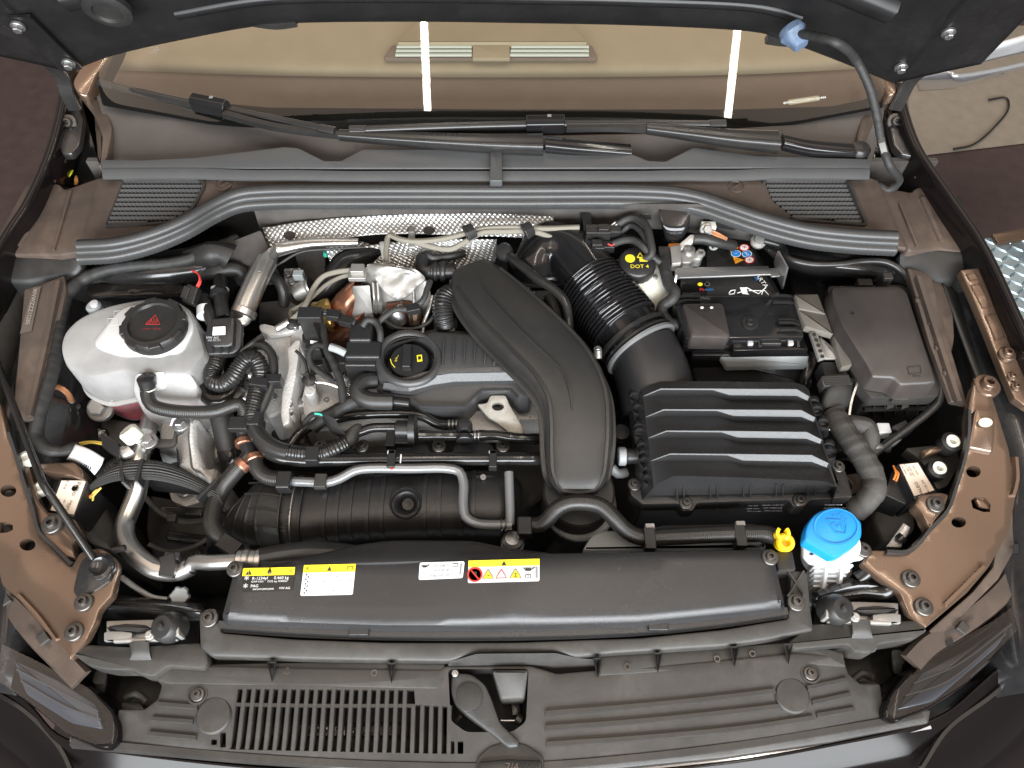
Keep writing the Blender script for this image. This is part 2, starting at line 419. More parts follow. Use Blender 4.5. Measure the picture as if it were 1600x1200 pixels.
def inset(o,d):
    o=np.array(o);n=len(o);area_=0.5*sum(o[i][0]*o[(i+1)%n][1]-o[(i+1)%n][0]*o[i][1]for i in range(n));sg=1 if area_>0 else-1
    out=[]
    for i in range(n):
        e1=o[i]-o[i-1];e2=o[(i+1)%n]-o[i]
        n1=np.array([-e1[1],e1[0]])/(np.linalg.norm(e1)+1e-9);n2=np.array([-e2[1],e2[0]])/(np.linalg.norm(e2)+1e-9)
        m_=n1+n2;l=np.linalg.norm(m_);m_=m_/l if l>1e-6 else n1
        out.append(tuple(o[i]+sg*m_*d/max(.5,m_.dot(n1))))
    return out
def sheet(name,outline,z,m,parent=None,thick=.004,bottom=None,flare=1.0,holes=(),res=0,r=6,edge=.0015,dz=None,point=None,uv=False,closed=True,sharp=38):
    """A panel seen at the photo's outline: top surface at height z (number, control points or function), rounded edge, side wall down
    by thick or to the height bottom (outline grown by flare), holes cut through. res = spacing of interior points for curved tops."""
    zf=tps(z);pt=point or P
    o=rc(outline,r)if r else[tuple(p[:2])for p in outline]
    if res:o=dens(o,res)
    k=np.array(o);a_=0.5*sum(o[i][0]*o[(i+1)%len(o)][1]-o[(i+1)%len(o)][0]*o[i][1]for i in range(len(o)))
    if a_<0:o=o[::-1]  # now clockwise on screen = seen from above counter-clockwise flipped below
    scale=(P(*o[0],zf(*o[0]))-CAM).length/FPX
    ep=edge/scale
    mid=inset(o,ep*.3)if edge else o;inn=inset(o,ep)if edge else o
    V=[];F=[];UV=[]
    def add(u,v,h=0.0):
        q=zf(u,v)+(dz(u,v)if dz else 0)
        V.append(pt(u,v,q)-Vector((0,0,h)));UV.append((u*.001,v*.001));return len(V)-1
    n=len(o);pts=list(inn);edges=[(i,(i+1)%n)for i in range(n)];hl=[]
    for h in holes:
        h=dens(h,res)if res else list(h);b=len(pts);pts+=h;edges+=[(b+i,b+(i+1)%len(h))for i in range(len(h))];hl.append((b,h))
    if res:
        x0,y0=np.min(np.array(inn),0);x1,y1=np.max(np.array(inn),0)
        bord=np.array(pts)
        y=y0+res/2
        while y<y1:
            x=x0+res/2
            while x<x1:
                if inside((x,y),inn)and not any(inside((x,y),h)for _,h in hl)and((bord-(x,y))**2).sum(1).min()>(res*.45)**2:pts.append((x,y))
                x+=res
            y+=res
    if not res and not holes:
        ids=[add(*p)for p in inn];F.append(tuple(reversed(ids)));top=ids;inner_ids=ids;loops=[]
    else:
        vv,ee,ff,ov,oe,of=delaunay_2d_cdt([Vector(p)for p in pts],edges,[],1,1e-5)
        base=len(V);back={}
        for i,q in enumerate(vv):
            add(q.x,q.y)
            for s_ in ov[i]:back[s_]=base+i
        for f in ff:
            cx=sum(vv[i].x for i in f)/len(f);cy=sum(vv[i].y for i in f)/len(f)
            if any(inside((cx,cy),h)for _,h in hl):continue
            ax,ay=vv[f[0]];bx,by=vv[f[1]];cx2,cy2=vv[f[2]]
            ccw=(bx-ax)*(cy2-ay)-(by-ay)*(cx2-ax)>0
            F.append(tuple(base+i for i in(reversed(f)if ccw else f)))
        inner_ids=[back.get(i,base)for i in range(n)];loops=[[back[b+i]for i in range(len(h))]for b,h in hl]
    ntop=len(F);ring=inner_ids
    def wall(A,B):
        for i in range(len(A)):
            j=(i+1)%len(A)
            if A[i]!=A[j]:F.append((A[i],A[j],B[j],B[i]))
    if edge:
        r1=[add(*p,h=edge*.3)for p in mid];wall(ring,r1);r2=[add(*p,h=edge)for p in o];wall(r1,r2);ring=r2
    cx=sum(V[i].x for i in ring)/n;cy=sum(V[i].y for i in ring)/n
    low=[]
    for i in ring:
        q=V[i].copy();q.z=(bottom if bottom is not None else q.z-max(.0005,thick-edge))
        q.x=cx+(q.x-cx)*flare;q.y=cy+(q.y-cy)*flare;V.append(q);UV.append(UV[i]);low.append(len(V)-1)
    wall(ring,low)
    for lp in loops:
        lo=[]
        for i in lp:
            q=V[i].copy();q.z=q.z-(thick if bottom is None else min(.02,q.z-bottom));V.append(q);UV.append(UV[i]);lo.append(len(V)-1)
        wall(list(reversed(lp)),list(reversed(lo)))
    if closed and not holes and not res:F.append(tuple(low))
    return obj(name,V,F,m,parent,uv=UV if uv else None,sharp=sharp)
def grid(name,rows,m,parent=None,sub=(4,4),thick=.0015,uvs=True,jitter=0):
    """smooth surface through rows of points"""
    rows=[[Vector(p)for p in r_]for r_ in rows]
    fine=[]
    for r_ in rows:
        o=[]
        for i in range(len(r_)-1):
            a=r_[max(0,i-1)];b=r_[i];c=r_[i+1];d=r_[min(len(r_)-1,i+2)]
            for j in range(sub[1]):
                t=j/sub[1];o.append(b+(c-a)*(.5*t)+(a*2-b*5+c*4-d)*(.5*t*t)+(b*3-a-c*3+d)*(.5*t**3))
        o.append(r_[-1]);fine.append(o)
    full=[]
    for i in range(len(fine)-1):
        for j in range(sub[0]):
            t=j/sub[0];row=[]
            for k in range(len(fine[0])):
                a=fine[max(0,i-1)][k];b=fine[i][k];c=fine[i+1][k];d=fine[min(len(fine)-1,i+2)][k]
                row.append(b+(c-a)*(.5*t)+(a*2-b*5+c*4-d)*(.5*t*t)+(b*3-a-c*3+d)*(.5*t**3))
            full.append(row)
    full.append(fine[-1]);W_=len(full[0]);V=[p for r_ in full for p in r_]
    if jitter:V=[p+noise.noise_vector(p*90)*jitter for p in V]
    F=[(i*W_+k,i*W_+k+1,(i+1)*W_+k+1,(i+1)*W_+k)for i in range(len(full)-1)for k in range(W_-1)]
    UV=[(k/W_*.6,i/len(full)*.2)for i in range(len(full))for k in range(W_)]
    # keep the UV in metres so patterns stay even
    UV=[]
    for i,r_ in enumerate(full):
        s=0
        for k,p in enumerate(r_):
            if k:s+=(p-r_[k-1]).length
            UV.append([s,0])
    for k in range(W_):
        s=0
        for i in range(len(full)):
            if i:s+=(full[i][k]-full[i-1][k]).length
            UV[i*W_+k][1]=s
    o=obj(name,V,F,m,parent,uv=UV,sharp=50)
    if thick:
        s=o.modifiers.new('shell','SOLIDIFY');s.thickness=thick;s.offset=0
    return o
def box(name,c,x,y,z,m,parent=None,bevel=.0012):
    """c centre, x y z full edge vectors"""
    c,x,y,z=Vector(c),Vector(x)/2,Vector(y)/2,Vector(z)/2
    V=[c+x*i+y*j+z*k for i in(-1,1)for j in(-1,1)for k in(-1,1)]
    F=[(0,1,3,2),(4,6,7,5),(0,4,5,1),(2,3,7,6),(0,2,6,4),(1,5,7,3)]
    if x.cross(y).dot(z)<0:F=[tuple(reversed(f))for f in F]
    return obj(name,V,F,m,parent,bevel=bevel)
def bx(name,u,v,z,w_,d,h,m,parent=None,rot=0,bevel=.0012):
    """upright box, centre of its top face at pixel u v and height z; rot about the vertical"""
    p=P(u,v,z);a=R(rot);X=Vector((math.cos(a),math.sin(a),0));Y=Vector((-math.sin(a),math.cos(a),0))
    return box(name,p-Vector((0,0,h/2)),X*w_,Y*d,Vector((0,0,h)),m,parent,bevel)
def flatpoly(name,pts,m,parent=None,h=.0004):
    n=len(pts);nz=(pts[1]-pts[0]).cross(pts[2]-pts[1]);nz=nz.normalized()if nz.length>1e-12 else Vector((0,0,1))
    if nz.z<0:pts=pts[::-1];nz=-nz
    V=list(pts)+[p-nz*h for p in pts];F=[tuple(range(n))]+[(i,n+i,n+(i+1)%n,(i+1)%n)for i in range(n)]
    return obj(name,V,F,m,parent,flat=True)
_FONT={}
def words(name,s,p,size,m,parent=None,x=(1,0,0),n=(0,0,1),align='CENTER',squash=1.0,lift=.0005,fit=None):
    """lettering: a flat mesh of the string at p, reading along x, facing n"""
    x=Vector(x).normalized();n=Vector(n).normalized();y=n.cross(x).normalized()
    c=bpy.data.curves.new('t','FONT');c.body=s;c.size=size;c.align_x=align;c.align_y='CENTER';c.resolution_u=2;c.space_line=.95
    t=bpy.data.objects.new('t',c);dg=bpy.context.evaluated_depsgraph_get()
    COL.objects.link(t);bpy.context.view_layer.update();me=bpy.data.meshes.new_from_object(t.evaluated_get(bpy.context.evaluated_depsgraph_get()))
    bpy.data.objects.remove(t);bpy.data.curves.remove(c)
    p=Vector(p)+n*lift
    V=[p+x*(v.co.x*squash)+y*v.co.y+n*v.co.z for v in me.vertices];F=[tuple(q.vertices)for q in me.polygons]
    if fit and V:
        xs=[(v.co.x)for v in me.vertices];k=fit/max(1e-6,max(xs)-min(xs));V=[p+(v-p)*k+n*lift*(1-k)*0 for v in V]
    bpy.data.meshes.remove(me)
    if not V:return None
    return obj(name,V,F,m,parent,flat=True)
_BOLT={}
def bolt(p,r,parent,m='bolt_grey',axis=(0,0,1),style='torx',name='bolt'):
    """flanged screw; meshes shared between alike ones"""
    key=(style,m)
    if key not in _BOLT:
        V,F=[],[]
        def ringset(prof,n,fn=None):
            b=len(V)
            for rr,h in prof:
                for k in range(n):q=2*math.pi*k/n;V.append((rr*math.cos(q),rr*math.sin(q),h))
            for i in range(len(prof)-1):
                for k in range(n):F.append((b+i*n+k,b+i*n+(k+1)%n,b+(i+1)*n+(k+1)%n,b+(i+1)*n+k))
            return b+(len(prof)-1)*n
        if style=='torx':
            e=ringset([(1,-.3),(1,.12),(.92,.2),(.62,.24),(.58,.55),(.5,.68),(.3,.7)],20)
            V_b=len(V)
            for h,s in((.7,.30),(.3,.22)):
                for k in range(20):q=2*math.pi*k/20;V.append((s*(1+.18*math.cos(6*q))*math.cos(q),s*(1+.18*math.cos(6*q))*math.sin(q),h))
            for k in range(20):
                F.append((e+k,e+(k+1)%20,V_b+(k+1)%20,V_b+k));F.append((V_b+k,V_b+(k+1)%20,V_b+20+(k+1)%20,V_b+20+k))
            F.append(tuple(V_b+20+k for k in range(20)))
        else:
            e=ringset([(1,-.3),(1,.1),(.9,.18),(.5,.2)],20);F.append(tuple(e+k for k in range(20)))
            e=ringset([(.66,.1),(.66,.7),(.56,.8),(.4,.8)],6);F.append(tuple(e+k for k in range(6)))
        me=bpy.data.meshes.new('bolt');me.from_pydata(V,[],F);me.materials.append(MATS[m]);me.polygons.foreach_set('use_smooth',[True]*len(me.polygons));me.set_sharp_from_angle(angle=R(35))
        _BOLT[key]=me
    o=bpy.data.objects.new(name,_BOLT[key]);p=Vector(p);_link(o,parent,p)
    o.rotation_mode='QUATERNION';o.rotation_quaternion=Vector((0,0,1)).rotation_difference(Vector(axis).normalized());o.scale=(r,r,r)
    return o

def cut(o,cutter):
    """subtract a mesh object from another, then drop the cutter"""
    md=o.modifiers.new('cut','BOOLEAN');md.operation='DIFFERENCE';md.object=cutter;md.solver='EXACT'
    bpy.context.view_layer.update();me=bpy.data.meshes.new_from_object(o.evaluated_get(bpy.context.evaluated_depsgraph_get()))
    o.modifiers.remove(md);o.data=me;bpy.data.objects.remove(cutter)
# ================================================================ the setting: bay floor and walls
def quad(name,pts,m,parent=None):return obj(name,pts,[tuple(range(len(pts)))],m,parent,flat=True)
structure(obj('bay_floor',[(-.72,-.75,-.36),(.72,-.75,-.36),(.72,.42,-.36),(-.72,.42,-.36)],[(0,1,2,3)],'undertray'))
structure(obj('ground',[(-6,-5,-.85),(6,-5,-.85),(6,7,-.85),(-6,7,-.85)],[(0,1,2,3)],'floor_brown'))
tag(box('firewall',(0,.36,-.13),(1.36,0,0),(0,.01,0),(0,0,.46),'felt'),'dark firewall across the back of the engine bay','firewall')
# dark inner wings on both sides
for s in(-1,1):
    rows=[]
    for y in(-.42,-.2,0,.2,.36):
        x=.60+.10*(y+.4)
        rows.append([(s*(x+.08),y,.02),(s*(x+.035),y,.0),(s*x,y,-.06),(s*(x-.04),y,-.2),(s*(x-.06),y,-.36)])
    tag(grid('inner_wing',rows,'bay_paint',sub=(3,3),thick=.002),'black inner wing panel on the %s side of the engine bay'%('coolant tank' if s<0 else 'fuse box'),'body panel')
# ================================================================ windscreen and dashboard
W0=P(800,205,.115);WN=Vector((0,-.47,.883)).normalized()
def WS(u,v,lift=0):return PP(u,v,W0+WN*lift,WN)
scr=thing('windscreen','windscreen glass behind the wipers, dashboard seen through it','windscreen',WS(800,200))
wso=rc([(150,118),(180,60),(230,-60),(1390,-60),(1350,60),(1385,130),(1375,165),(1240,190),(1040,203),(800,208),(540,208),(330,190),(170,160)],20)
obj('glass',[WS(*c)for c in wso],[tuple(range(len(wso)))],'windshield_glass',scr,flat=True)
sheet('black_border',[(152,128),(205,148),(420,168),(800,171),(1150,171),(1300,166),(1350,156),(1375,140),(1380,168),(1240,194),(1040,207),(800,212),(540,212),(330,194),(160,164)],0,'frit_reflection',scr,r=4,thick=.001,edge=0,point=lambda u,v,z:WS(u,v,-.006))  # glass border with the bonnet's dark reflection painted in as black
sheet('black_border',[(160,128),(178,84),(185,60),(205,60),(192,95),(172,134)],0,'frit_reflection',scr,r=3,thick=.001,edge=0,point=lambda u,v,z:WS(u,v,-.006))
vp=flatpoly('number_plate',[WS(1231,156,-.003),WS(1279,149,-.003),WS(1281,157,-.003),WS(1233,164,-.003)],'dash',scr)
words('number','WVWZZZCDZRW181444',WS(1257,157,-.0025),.0062,'ink_white',scr,x=WS(1281,153)-WS(1233,160),n=WN)
for i,(dx,dy,t,s_)in enumerate([(0,-6,'O',.008),(-2,0,'E1  AS1',.004),(2,4,'43R-001  . .',.0035),(-6,8,'DOT 24',.0035)]):
    words('glass_stamp',t,WS(245+dx,75+dy,.0005),s_,'ink_grey',scr,n=WN)
d=thing('dashboard','dashboard top tinted by a painted tan reflection, seen through the windscreen, with demister vents','dashboard',P(800,100,.1))
def DP(u,v,z):return P(u,v,z)
# near part dips down to the glass, far part is the padded top in the paler reflection tint
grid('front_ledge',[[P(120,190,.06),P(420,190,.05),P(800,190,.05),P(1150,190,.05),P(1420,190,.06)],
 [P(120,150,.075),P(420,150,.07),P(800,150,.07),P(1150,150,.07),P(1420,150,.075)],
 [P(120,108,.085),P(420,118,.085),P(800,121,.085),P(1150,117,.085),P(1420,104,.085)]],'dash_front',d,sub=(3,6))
grid('padded_top',[[P(120,112,.080),P(420,121,.080),P(800,124,.080),P(1150,120,.080),P(1420,108,.080)],
 [P(120,90,.10),P(420,106,.10),P(800,110,.10),P(1150,105,.10),P(1420,86,.10)],
 [P(120,60,.107),P(420,80,.107),P(800,88,.107),P(1150,80,.107),P(1420,60,.107)],
 [P(80,10,.11),P(420,20,.11),P(800,25,.112),P(1150,20,.11),P(1440,10,.11)],
 [P(0,-90,.11),P(420,-90,.11),P(800,-90,.115),P(1150,-90,.11),P(1520,-90,.11)]],'dash',d,sub=(4,6))
sheet('binnacle',[(655,30),(885,30),(918,66),(620,66)],.128,'dash',d,thick=.02,r=3)
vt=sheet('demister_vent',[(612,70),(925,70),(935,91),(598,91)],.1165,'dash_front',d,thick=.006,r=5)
for a,b in((618,737),(797,920)):
    for i in range(3):
        yy=73.5+i*6.2
        sweep('slat',[P(a+(2-i)*1,yy,.121),P(b,yy,.121)],rect(.0045,.003),'dash_vent',vt,smooth=False)
sheet('centre_block',[(739,70),(796,70),(797,91),(738,91)],.1225,'dash',vt,thick=.006,r=2)
sheet('tray_panel',[(640,-60),(900,-60),(890,28),(650,28)],.118,'dash',d,thick=.006,r=3)
# ================================================================ scuttle, flap strip, cowl, rubber seal
sc_=sheet('scuttle',[(150,148),(250,172),(330,192),(540,210),(800,214),(1040,208),(1240,194),(1350,166),(1385,150),(1378,200),(1362,252),(1100,262),(800,262),(500,262),(165,256),(170,215)],
 [(160,150,.125),(800,212,.118),(1380,150,.125),(160,260,.098),(800,262,.098),(1370,260,.098),(500,235,.104),(1100,235,.104)],'scuttle',res=26,thick=.006,r=4)
tag(sc_,'brown-grey plastic scuttle below the windscreen, under the wipers','body panel')
def strip(name,top,u0,u1,label):
    t=thing(name,label,'cowl strip',P((u0+u1)/2,262,.115))
    low=[(u0+(u1-u0)*k/10,263 if u1<900 else 263-1*k/10)for k in range(11)]
    sheet('upper_flap',top+low[::-1],[(u0,250,.121),(u1,250,.121),((u0+u1)/2,232,.126),((u0+u1)/2,263,.117),(u0,264,.117)],'slate_plastic',t,thick=.003,r=3)
    sweep('lower_lip',[P(u,271+(6 if abs(u-780)<260 else 4 if abs(u-780)<420 else 0)*.7,.114)for u in np.linspace(u0+2,u1-2,9)],[(-.007,-.004),(.007,-.006),(.007,-.003),(0,.003),(-.007,.004)],'slate_plastic',t)
    return t
strip('cowl_strip',[(159,249),(219,250),(304,246),(388,236),(445,229),(466,231),(506,251),(533,251),(567,233),(766,233)],159,768,'slate-grey flap strip with notched edge, coolant tank half of the cowl')
strip('cowl_strip',[(782,233),(969,233),(1013,251),(1040,252),(1084,230),(1178,243),(1357,248)],782,1360,'slate-grey flap strip with notched edge, battery half of the cowl')
tag(sheet('cowl_strip_joiner',[(766,230),(784,230),(785,282),(765,282)],.1285,'slate_plastic',thick=.012,r=2),'small slate-grey clip joining the two cowl strips','clip')
CZ=[(120,390,.085),(200,300,.10),(400,285,.105),(800,283,.108),(1150,285,.105),(1350,290,.10),(1420,390,.085),(300,330,.098),(1250,330,.098)]
gl_l=rc([(192,281),(312,281),(318,290),(300,324),(268,346),(164,352)],5);gl_r=rc([(1194,282),(1322,281),(1352,350),(1240,341),(1206,314)],5)
cw=thing('cowl_cover','dusty brown plastic cowl cover with a louvred vent at each end','cowl cover',P(800,285,.1))
sheet('panel',[(118,392),(140,330),(152,280),(180,272),(800,281),(1340,270),(1372,282),(1392,330),(1418,388),(1330,372),(1262,363),(1195,346),(1144,330),(1075,306),(1000,302),(540,302),(420,302),(371,306),(337,321),(287,350),(236,371)],CZ,'brown_dusty',cw,res=16,thick=.006,r=3,holes=[gl_l,gl_r])
czf=tps(CZ)
def vent(outline,parent):
    g=thing_part=sheet('vent_tray',inset(outline,-1.5),lambda u,v:czf(u,v)-.014,'dark_void',parent,thick=.002,r=0,edge=0)
    us=[p[0]for p in outline];vs_=[p[1]for p in outline];n=10
    tp=[(u,v)for u,v in outline]
    sweep('rim',[P(u,v,czf(u,v)+.001)for u,v in dens(inset(outline,-2)+[inset(outline,-2)[0]],12)[:-8]],[(-.003,-.002),(.003,-.002),(.002,.002),(-.002,.002)],'grille_black',g)
    for i in range(n):
        y=min(vs_)+(max(vs_)-min(vs_))*(i+.5)/n;xs=[]
        for k in range(len(tp)):
            a,b=tp[k-1],tp[k]
            if(a[1]>y)!=(b[1]>y):xs.append(a[0]+(b[0]-a[0])*(y-a[1])/(b[1]-a[1]))
        if len(xs)<2:continue
        xa,xb=min(xs),max(xs);V,F=[],[]
        def add_box(c,x,yv,zv):
            o=len(V);c,x,yv,zv=c,x/2,yv/2,zv/2
            V.extend([c+x*a+yv*b+zv*e for a in(-1,1)for b in(-1,1)for e in(-1,1)])
            F.extend([tuple(o+q for q in f)for f in[(0,1,3,2),(4,6,7,5),(0,4,5,1),(2,3,7,6),(0,2,6,4),(1,5,7,3)]])
        pa,pb=P(xa,y,czf(xa,y)-.004),P(xb,y,czf(xb,y)-.004)
        add_box((pa+pb)/2,pb-pa,Vector((0,.0042,.0022)),Vector((0,-.0012,.0028)))
        k=max(3,int((pb-pa).length/.0064))
        for j in range(k):
            c=pa+(pb-pa)*((j+.5)/k);add_box(c+Vector((0,-.0032,-.0008)),Vector((.0016,0,0)),Vector((0,.0052,0)),Vector((0,0,.004)))
        obj('slat',V,F,'slate_plastic',g,flat=True)
vent(gl_l,cw);vent(gl_r,cw)
for u,v in((350,289),(1150,292)):
    f=lathe('quarter_turn_screw',[(.0125,-.003),(.0125,.0015),(.0105,.0022),(.0095,.001),(0.0001,.001)],P(u,v,czf(u,v)),(0,0,1),'brown_dusty',cw)
    sweep('slot_bar',[P(u-7,v+4,czf(u,v)+.002),P(u+7,v-4,czf(u,v)+.002)],rect(.003,.003),'brown_dusty',f,smooth=False)
SL=[(121,384),(180,380),(236,366),(287,345),(337,317),(371,303),(420,298),(540,297),(800,297),(1000,297),(1062,301),(1100,309),(1144,324),(1195,341),(1262,358),(1330,366),(1402,370)]
sl=thing('bonnet_seal','long ridged grey rubber bonnet seal running along the cowl','seal',P(800,300,.1))
def off(pts,dv,z):return[P(u,v+dv,z)for u,v in pts]
sweep('bulb',off(SL,-2,.108),[(-.006,-.008),(.007,-.008),(.0085,-.002),(.006,.004),(0,.006),(-.006,.004),(-.0075,-.002)],'seal_rubber',sl,sharp=60)
sweep('second_ridge',off(SL,7,.101),[(-.006,-.008),(.006,-.008),(.007,-.001),(.003,.0035),(-.003,.0035),(-.007,-.001)],'seal_rubber',sl,sharp=60)
pth=cr(off(SL,17,.094),.0035);V,F,UVs=[],[],[]
for i,p in enumerate(pth):  # toothed lower carrier
    a,b=pth[max(0,i-1)],pth[min(len(pth)-1,i+1)];t=(b-a).normalized();sd=t.cross(Vector((0,0,1))).normalized();g=.0007 if i%2 else 0
    for x,y in((-.006,-.012),(.0065-g,-.012),(.0075-g,-.002),(.004-g,.003-g),(-.006,.003)):V.append(p+sd*x+Vector((0,0,y)))
for i in range(len(pth)-1):
    for k in range(5):F.append((i*5+k,i*5+(k+1)%5,i*5+5+(k+1)%5,i*5+5+k))
obj('toothed_carrier',V,F,'seal_rubber',sl,sharp=70)
for u,v in((445,322),(832,319),(964,320)):
    tag(lathe('body_clip',[(.011,-.002),(.011,.002),(.008,.0035),(.005,.0035),(.005,.002),(0.0001,.002)],P(u,v,.062),(0,-.6,.8),'zinc_white'),{445:'round white clip under the bonnet seal above the coolant tank end of the foil',832:'round white clip under the bonnet seal at the end of the foil',964:'round white clip under the bonnet seal near the wiring connectors'}[u],'clip')
# rear bulkhead felt seen below the seal
tag(sheet('bulkhead_felt',[(395,322),(800,318),(1090,318),(1180,345),(1190,372),(1050,352),(880,345),(500,345),(405,356)],[(400,322,.082),(800,318,.085),(1180,340,.08),(400,358,.04),(800,350,.035),(1190,375,.03)],'felt',thick=.01,r=3,res=30),'brown-grey felt strip on the bulkhead just below the rubber seal','insulation')
# ---------------------------------------------------------------- corner covers
def corner(name,label,out,ctrl,m='brown_dusty',ridges=()):
    t=thing(name,label,'corner cover',P(*out[0],.06));s=sheet('cover',out,ctrl,m,t,res=18,thick=.02,r=6,edge=.004)
    zf=tps(ctrl)
    for a,b,wd in ridges:sweep('ridge',[P(*a,zf(*a)),P(*b,zf(*b))],[(-wd,-.002),(wd,-.002),(wd*.5,.0035),(-wd*.5,.0035)],m,t,smooth=False)
    return t
corner('corner_cover','dusty brown moulded corner cover beside the louvred vent over the coolant tank',[(40,288),(92,286),(100,296),(145,280),(160,275),(150,340),(126,392),(92,398),(0,398),(-15,388)],[(40,290,.085),(150,280,.095),(0,395,.065),(125,390,.078),(80,340,.08)],ridges=(((75,300),(28,385),.006),((112,300),(85,392),.003)))
corner('corner_cover','dusty brown moulded corner cover beside the louvred vent over the fuse box',[(1372,290),(1425,300),(1432,292),(1466,290),(1475,300),(1520,375),(1535,400),(1470,388),(1420,392),(1398,350),(1385,320)],[(1372,292,.095),(1468,292,.085),(1530,395,.066),(1420,390,.078),(1430,340,.082)],ridges=(((1440,310),(1470,378),.006),((1405,320),(1432,386),.003)))
tag(sheet('edge_block',[(1405,392),(1430,386),(1530,392),(1545,405),(1538,425),(1528,430),(1502,425),(1490,440),(1440,446),(1405,420)],[(1405,390,.070),(1540,400,.066),(1410,425,.05),(1530,430,.05)],'rubber',bottom=-.02,r=8,edge=.008,res=18),'smooth grey rubber block at the end of the seal above the fuse box','seal block')
tag(sheet('edge_block',[(-10,398),(95,398),(124,394),(128,412),(118,430),(40,442),(-10,440)],[(0,400,.062),(125,396,.068),(0,440,.045),(120,430,.05)],'rubber',bottom=-.02,r=8,edge=.008,res=18),'smooth dark rubber block at the end of the seal above the coolant tank','seal block')
# ================================================================ wipers
def wiper(label,blade,clip,arm,knuckle,cap,zb):
    t=thing('wiper',label,'wiper',P(*clip,zb))
    B=[P(u,v,zb+dz)for u,v,dz in blade]
    sec=[(-.0045,-.005),(.0045,-.005),(.0065,-.0025),(.006,.0022),(.0022,.0052),(-.0022,.0052),(-.006,.0022),(-.0065,-.0025)]
    sweep('blade',B,sec,'semi_gloss',t,sharp=50)
    sweep('rubber_lip',[p+Vector((0,0,-.010))for p in B],rect(.004,.009),'rubber',t)
    dirn=(B[-1]-B[0]).normalized()
    for e,s in((B[0],1),(B[-1],-1)):sweep('end_cap',[e-dirn*s*.006,e+dirn*s*.020],[(x*1.22,y*1.22)for x,y in sec],'satin_black',t,smooth=False,bevel=.001)
    c=P(*clip,zb+.006);s_=sweep('clip',[c-dirn*.030,c+dirn*.030],[(-.011,-.012),(.011,-.012),(.011,.006),(.006,.012),(-.006,.012),(-.011,.006)],'gloss_plastic',t,smooth=False,bevel=.0015)
    flatpoly('logo',[c+dirn*.006+Vector((-.003,0,.0132)),c+dirn*.006+Vector((.003,0,.0132)),c+dirn*.006+Vector((.003,.006,.0128)),c+dirn*.006+Vector((-.003,.006,.0128))],'ink_grey',s_)
    k=len(arm)//2
    A=[P(*p)for p in arm]
    sweep('slim_arm',A[:3],[(-.006,-.004),(.006,-.004),(.005,.004),(-.005,.004)],'semi_gloss',t)
    loft('arm_body',[(A[2+i],Vector((0,.008+.003*i,0)),Vector((0,0,.007+.002*i)),4)for i in range(len(A)-2)],'semi_gloss',t,n=16)
    if knuckle:K=[P(*p)for p in knuckle];loft('knuckle',[(q,Vector((0,.012,0)),Vector((0,0,.010)),4)for q in K],'gloss_plastic',t,n=16)
    if cap:lathe('pivot_cap',[(.016,-.012),(.016,.004),(.013,.008),(.0001,.010)],P(*cap),(0,0,1),'satin_black',t)
    return t
wiper('long black wiper resting on the glass above the coolant tank side',[(160,131,.006),(230,146,.004),(320,165,.002),(420,184,0),(518,204,0)],(328,163),[(350,178,.143),(430,198,.138),(530,211,.134),(640,218,.134),(760,224,.134),(848,226,.132)],[(852,226,.131),(900,231,.128),(985,238,.118)],None,.139)
wiper('black wiper lying flat across the middle, its pivot by the hinge cable',[(552,203,0),(680,198,.002),(830,194,.003),(980,193,.003),(1128,194,.002)],(852,193),[(885,200,.142),(950,199,.142),(1010,201,.142),(1080,209,.138),(1150,217,.136),(1215,222,.132)],[(1222,222,.131),(1270,232,.126),(1345,238,.118)],(1343,235,.121),.140)
# ================================================================ bonnet, hinges, hinge cable
HU=Vector((0,-math.cos(R(70)),math.sin(R(70))));HN=Vector((0,-math.sin(R(70)),-math.cos(R(70))))
HE=[(108,106,.39),(175,80,.40),(300,52,.41),(430,31,.415),(620,27,.42),(800,29,.42),(1000,33,.42),(1170,42,.415),(1230,58,.41),(1330,96,.40),(1398,124,.39)]
E=[PY(*p)for p in HE]
hood=thing('bonnet','propped-open black bonnet, its underside filling the top of the picture','bonnet',E[5])
def hp(i,t,lift=0):return E[i]+HU*t+HN*lift+Vector(((E[i].x)*(.10*min(1,t/.06)if False else 0),0,0))
rows=[[hp(i,0)for i in range(11)],[hp(i,.012,.003)for i in range(11)],[hp(i,.05,.004)for i in range(11)]]
for t in(.2,.45,.7,.9):rows.append([hp(i,t)for i in range(11)])
grid('inner_panel',rows,'hood_paint',hood,sub=(3,4),thick=.012)
for s,i in((-1,0),(1,10)):  # side wings of the panel, beyond the hinge
    q=[[hp(i,t)for t in(0.0,.06,.2,.45,.9)],[hp(i,t)+Vector((s*.05,0,.002))+HU*.02 for t in(0.0,.06,.2,.45,.9)],[hp(i,t)+Vector((s*.10,-.0,0))+HU*.045 for t in(.0,.06,.2,.45,.85)]]
    grid('wing_edge',q,'hood_paint',hood,sub=(3,3),thick=.012)
sweep('stiffening_rib',[hp(i,.05,.010)for i in range(2,9)],[(-.010,-.012),(.010,-.012),(.006,.002),(0,.004),(-.006,.002)],'hood_paint',hood,up=HN,sharp=60)
sweep('stiffening_rib',[hp(i,.12,.012)for i in range(1,10)],[(-.02,-.012),(.02,-.012),(.012,.008),(0,.011),(-.012,.008)],'hood_paint',hood,up=HN,sharp=60)
for uv_,tt,rr in(((172,12),.0,.03),((1575,30),0,.03)):pass
def HPX(u,v,lift=.0):return PP(u,v,E[0]+HN*lift,HN)
def plug(u,v,r,parent=hood):return lathe('rubber_plug',[(r,-.004),(r,.004),(r*.8,.007),(r*.62,.007),(r*.55,.003),(.0001,.004)],HPX(u,v,.004),HN,'rubber',parent)
plug(168,14,.030)
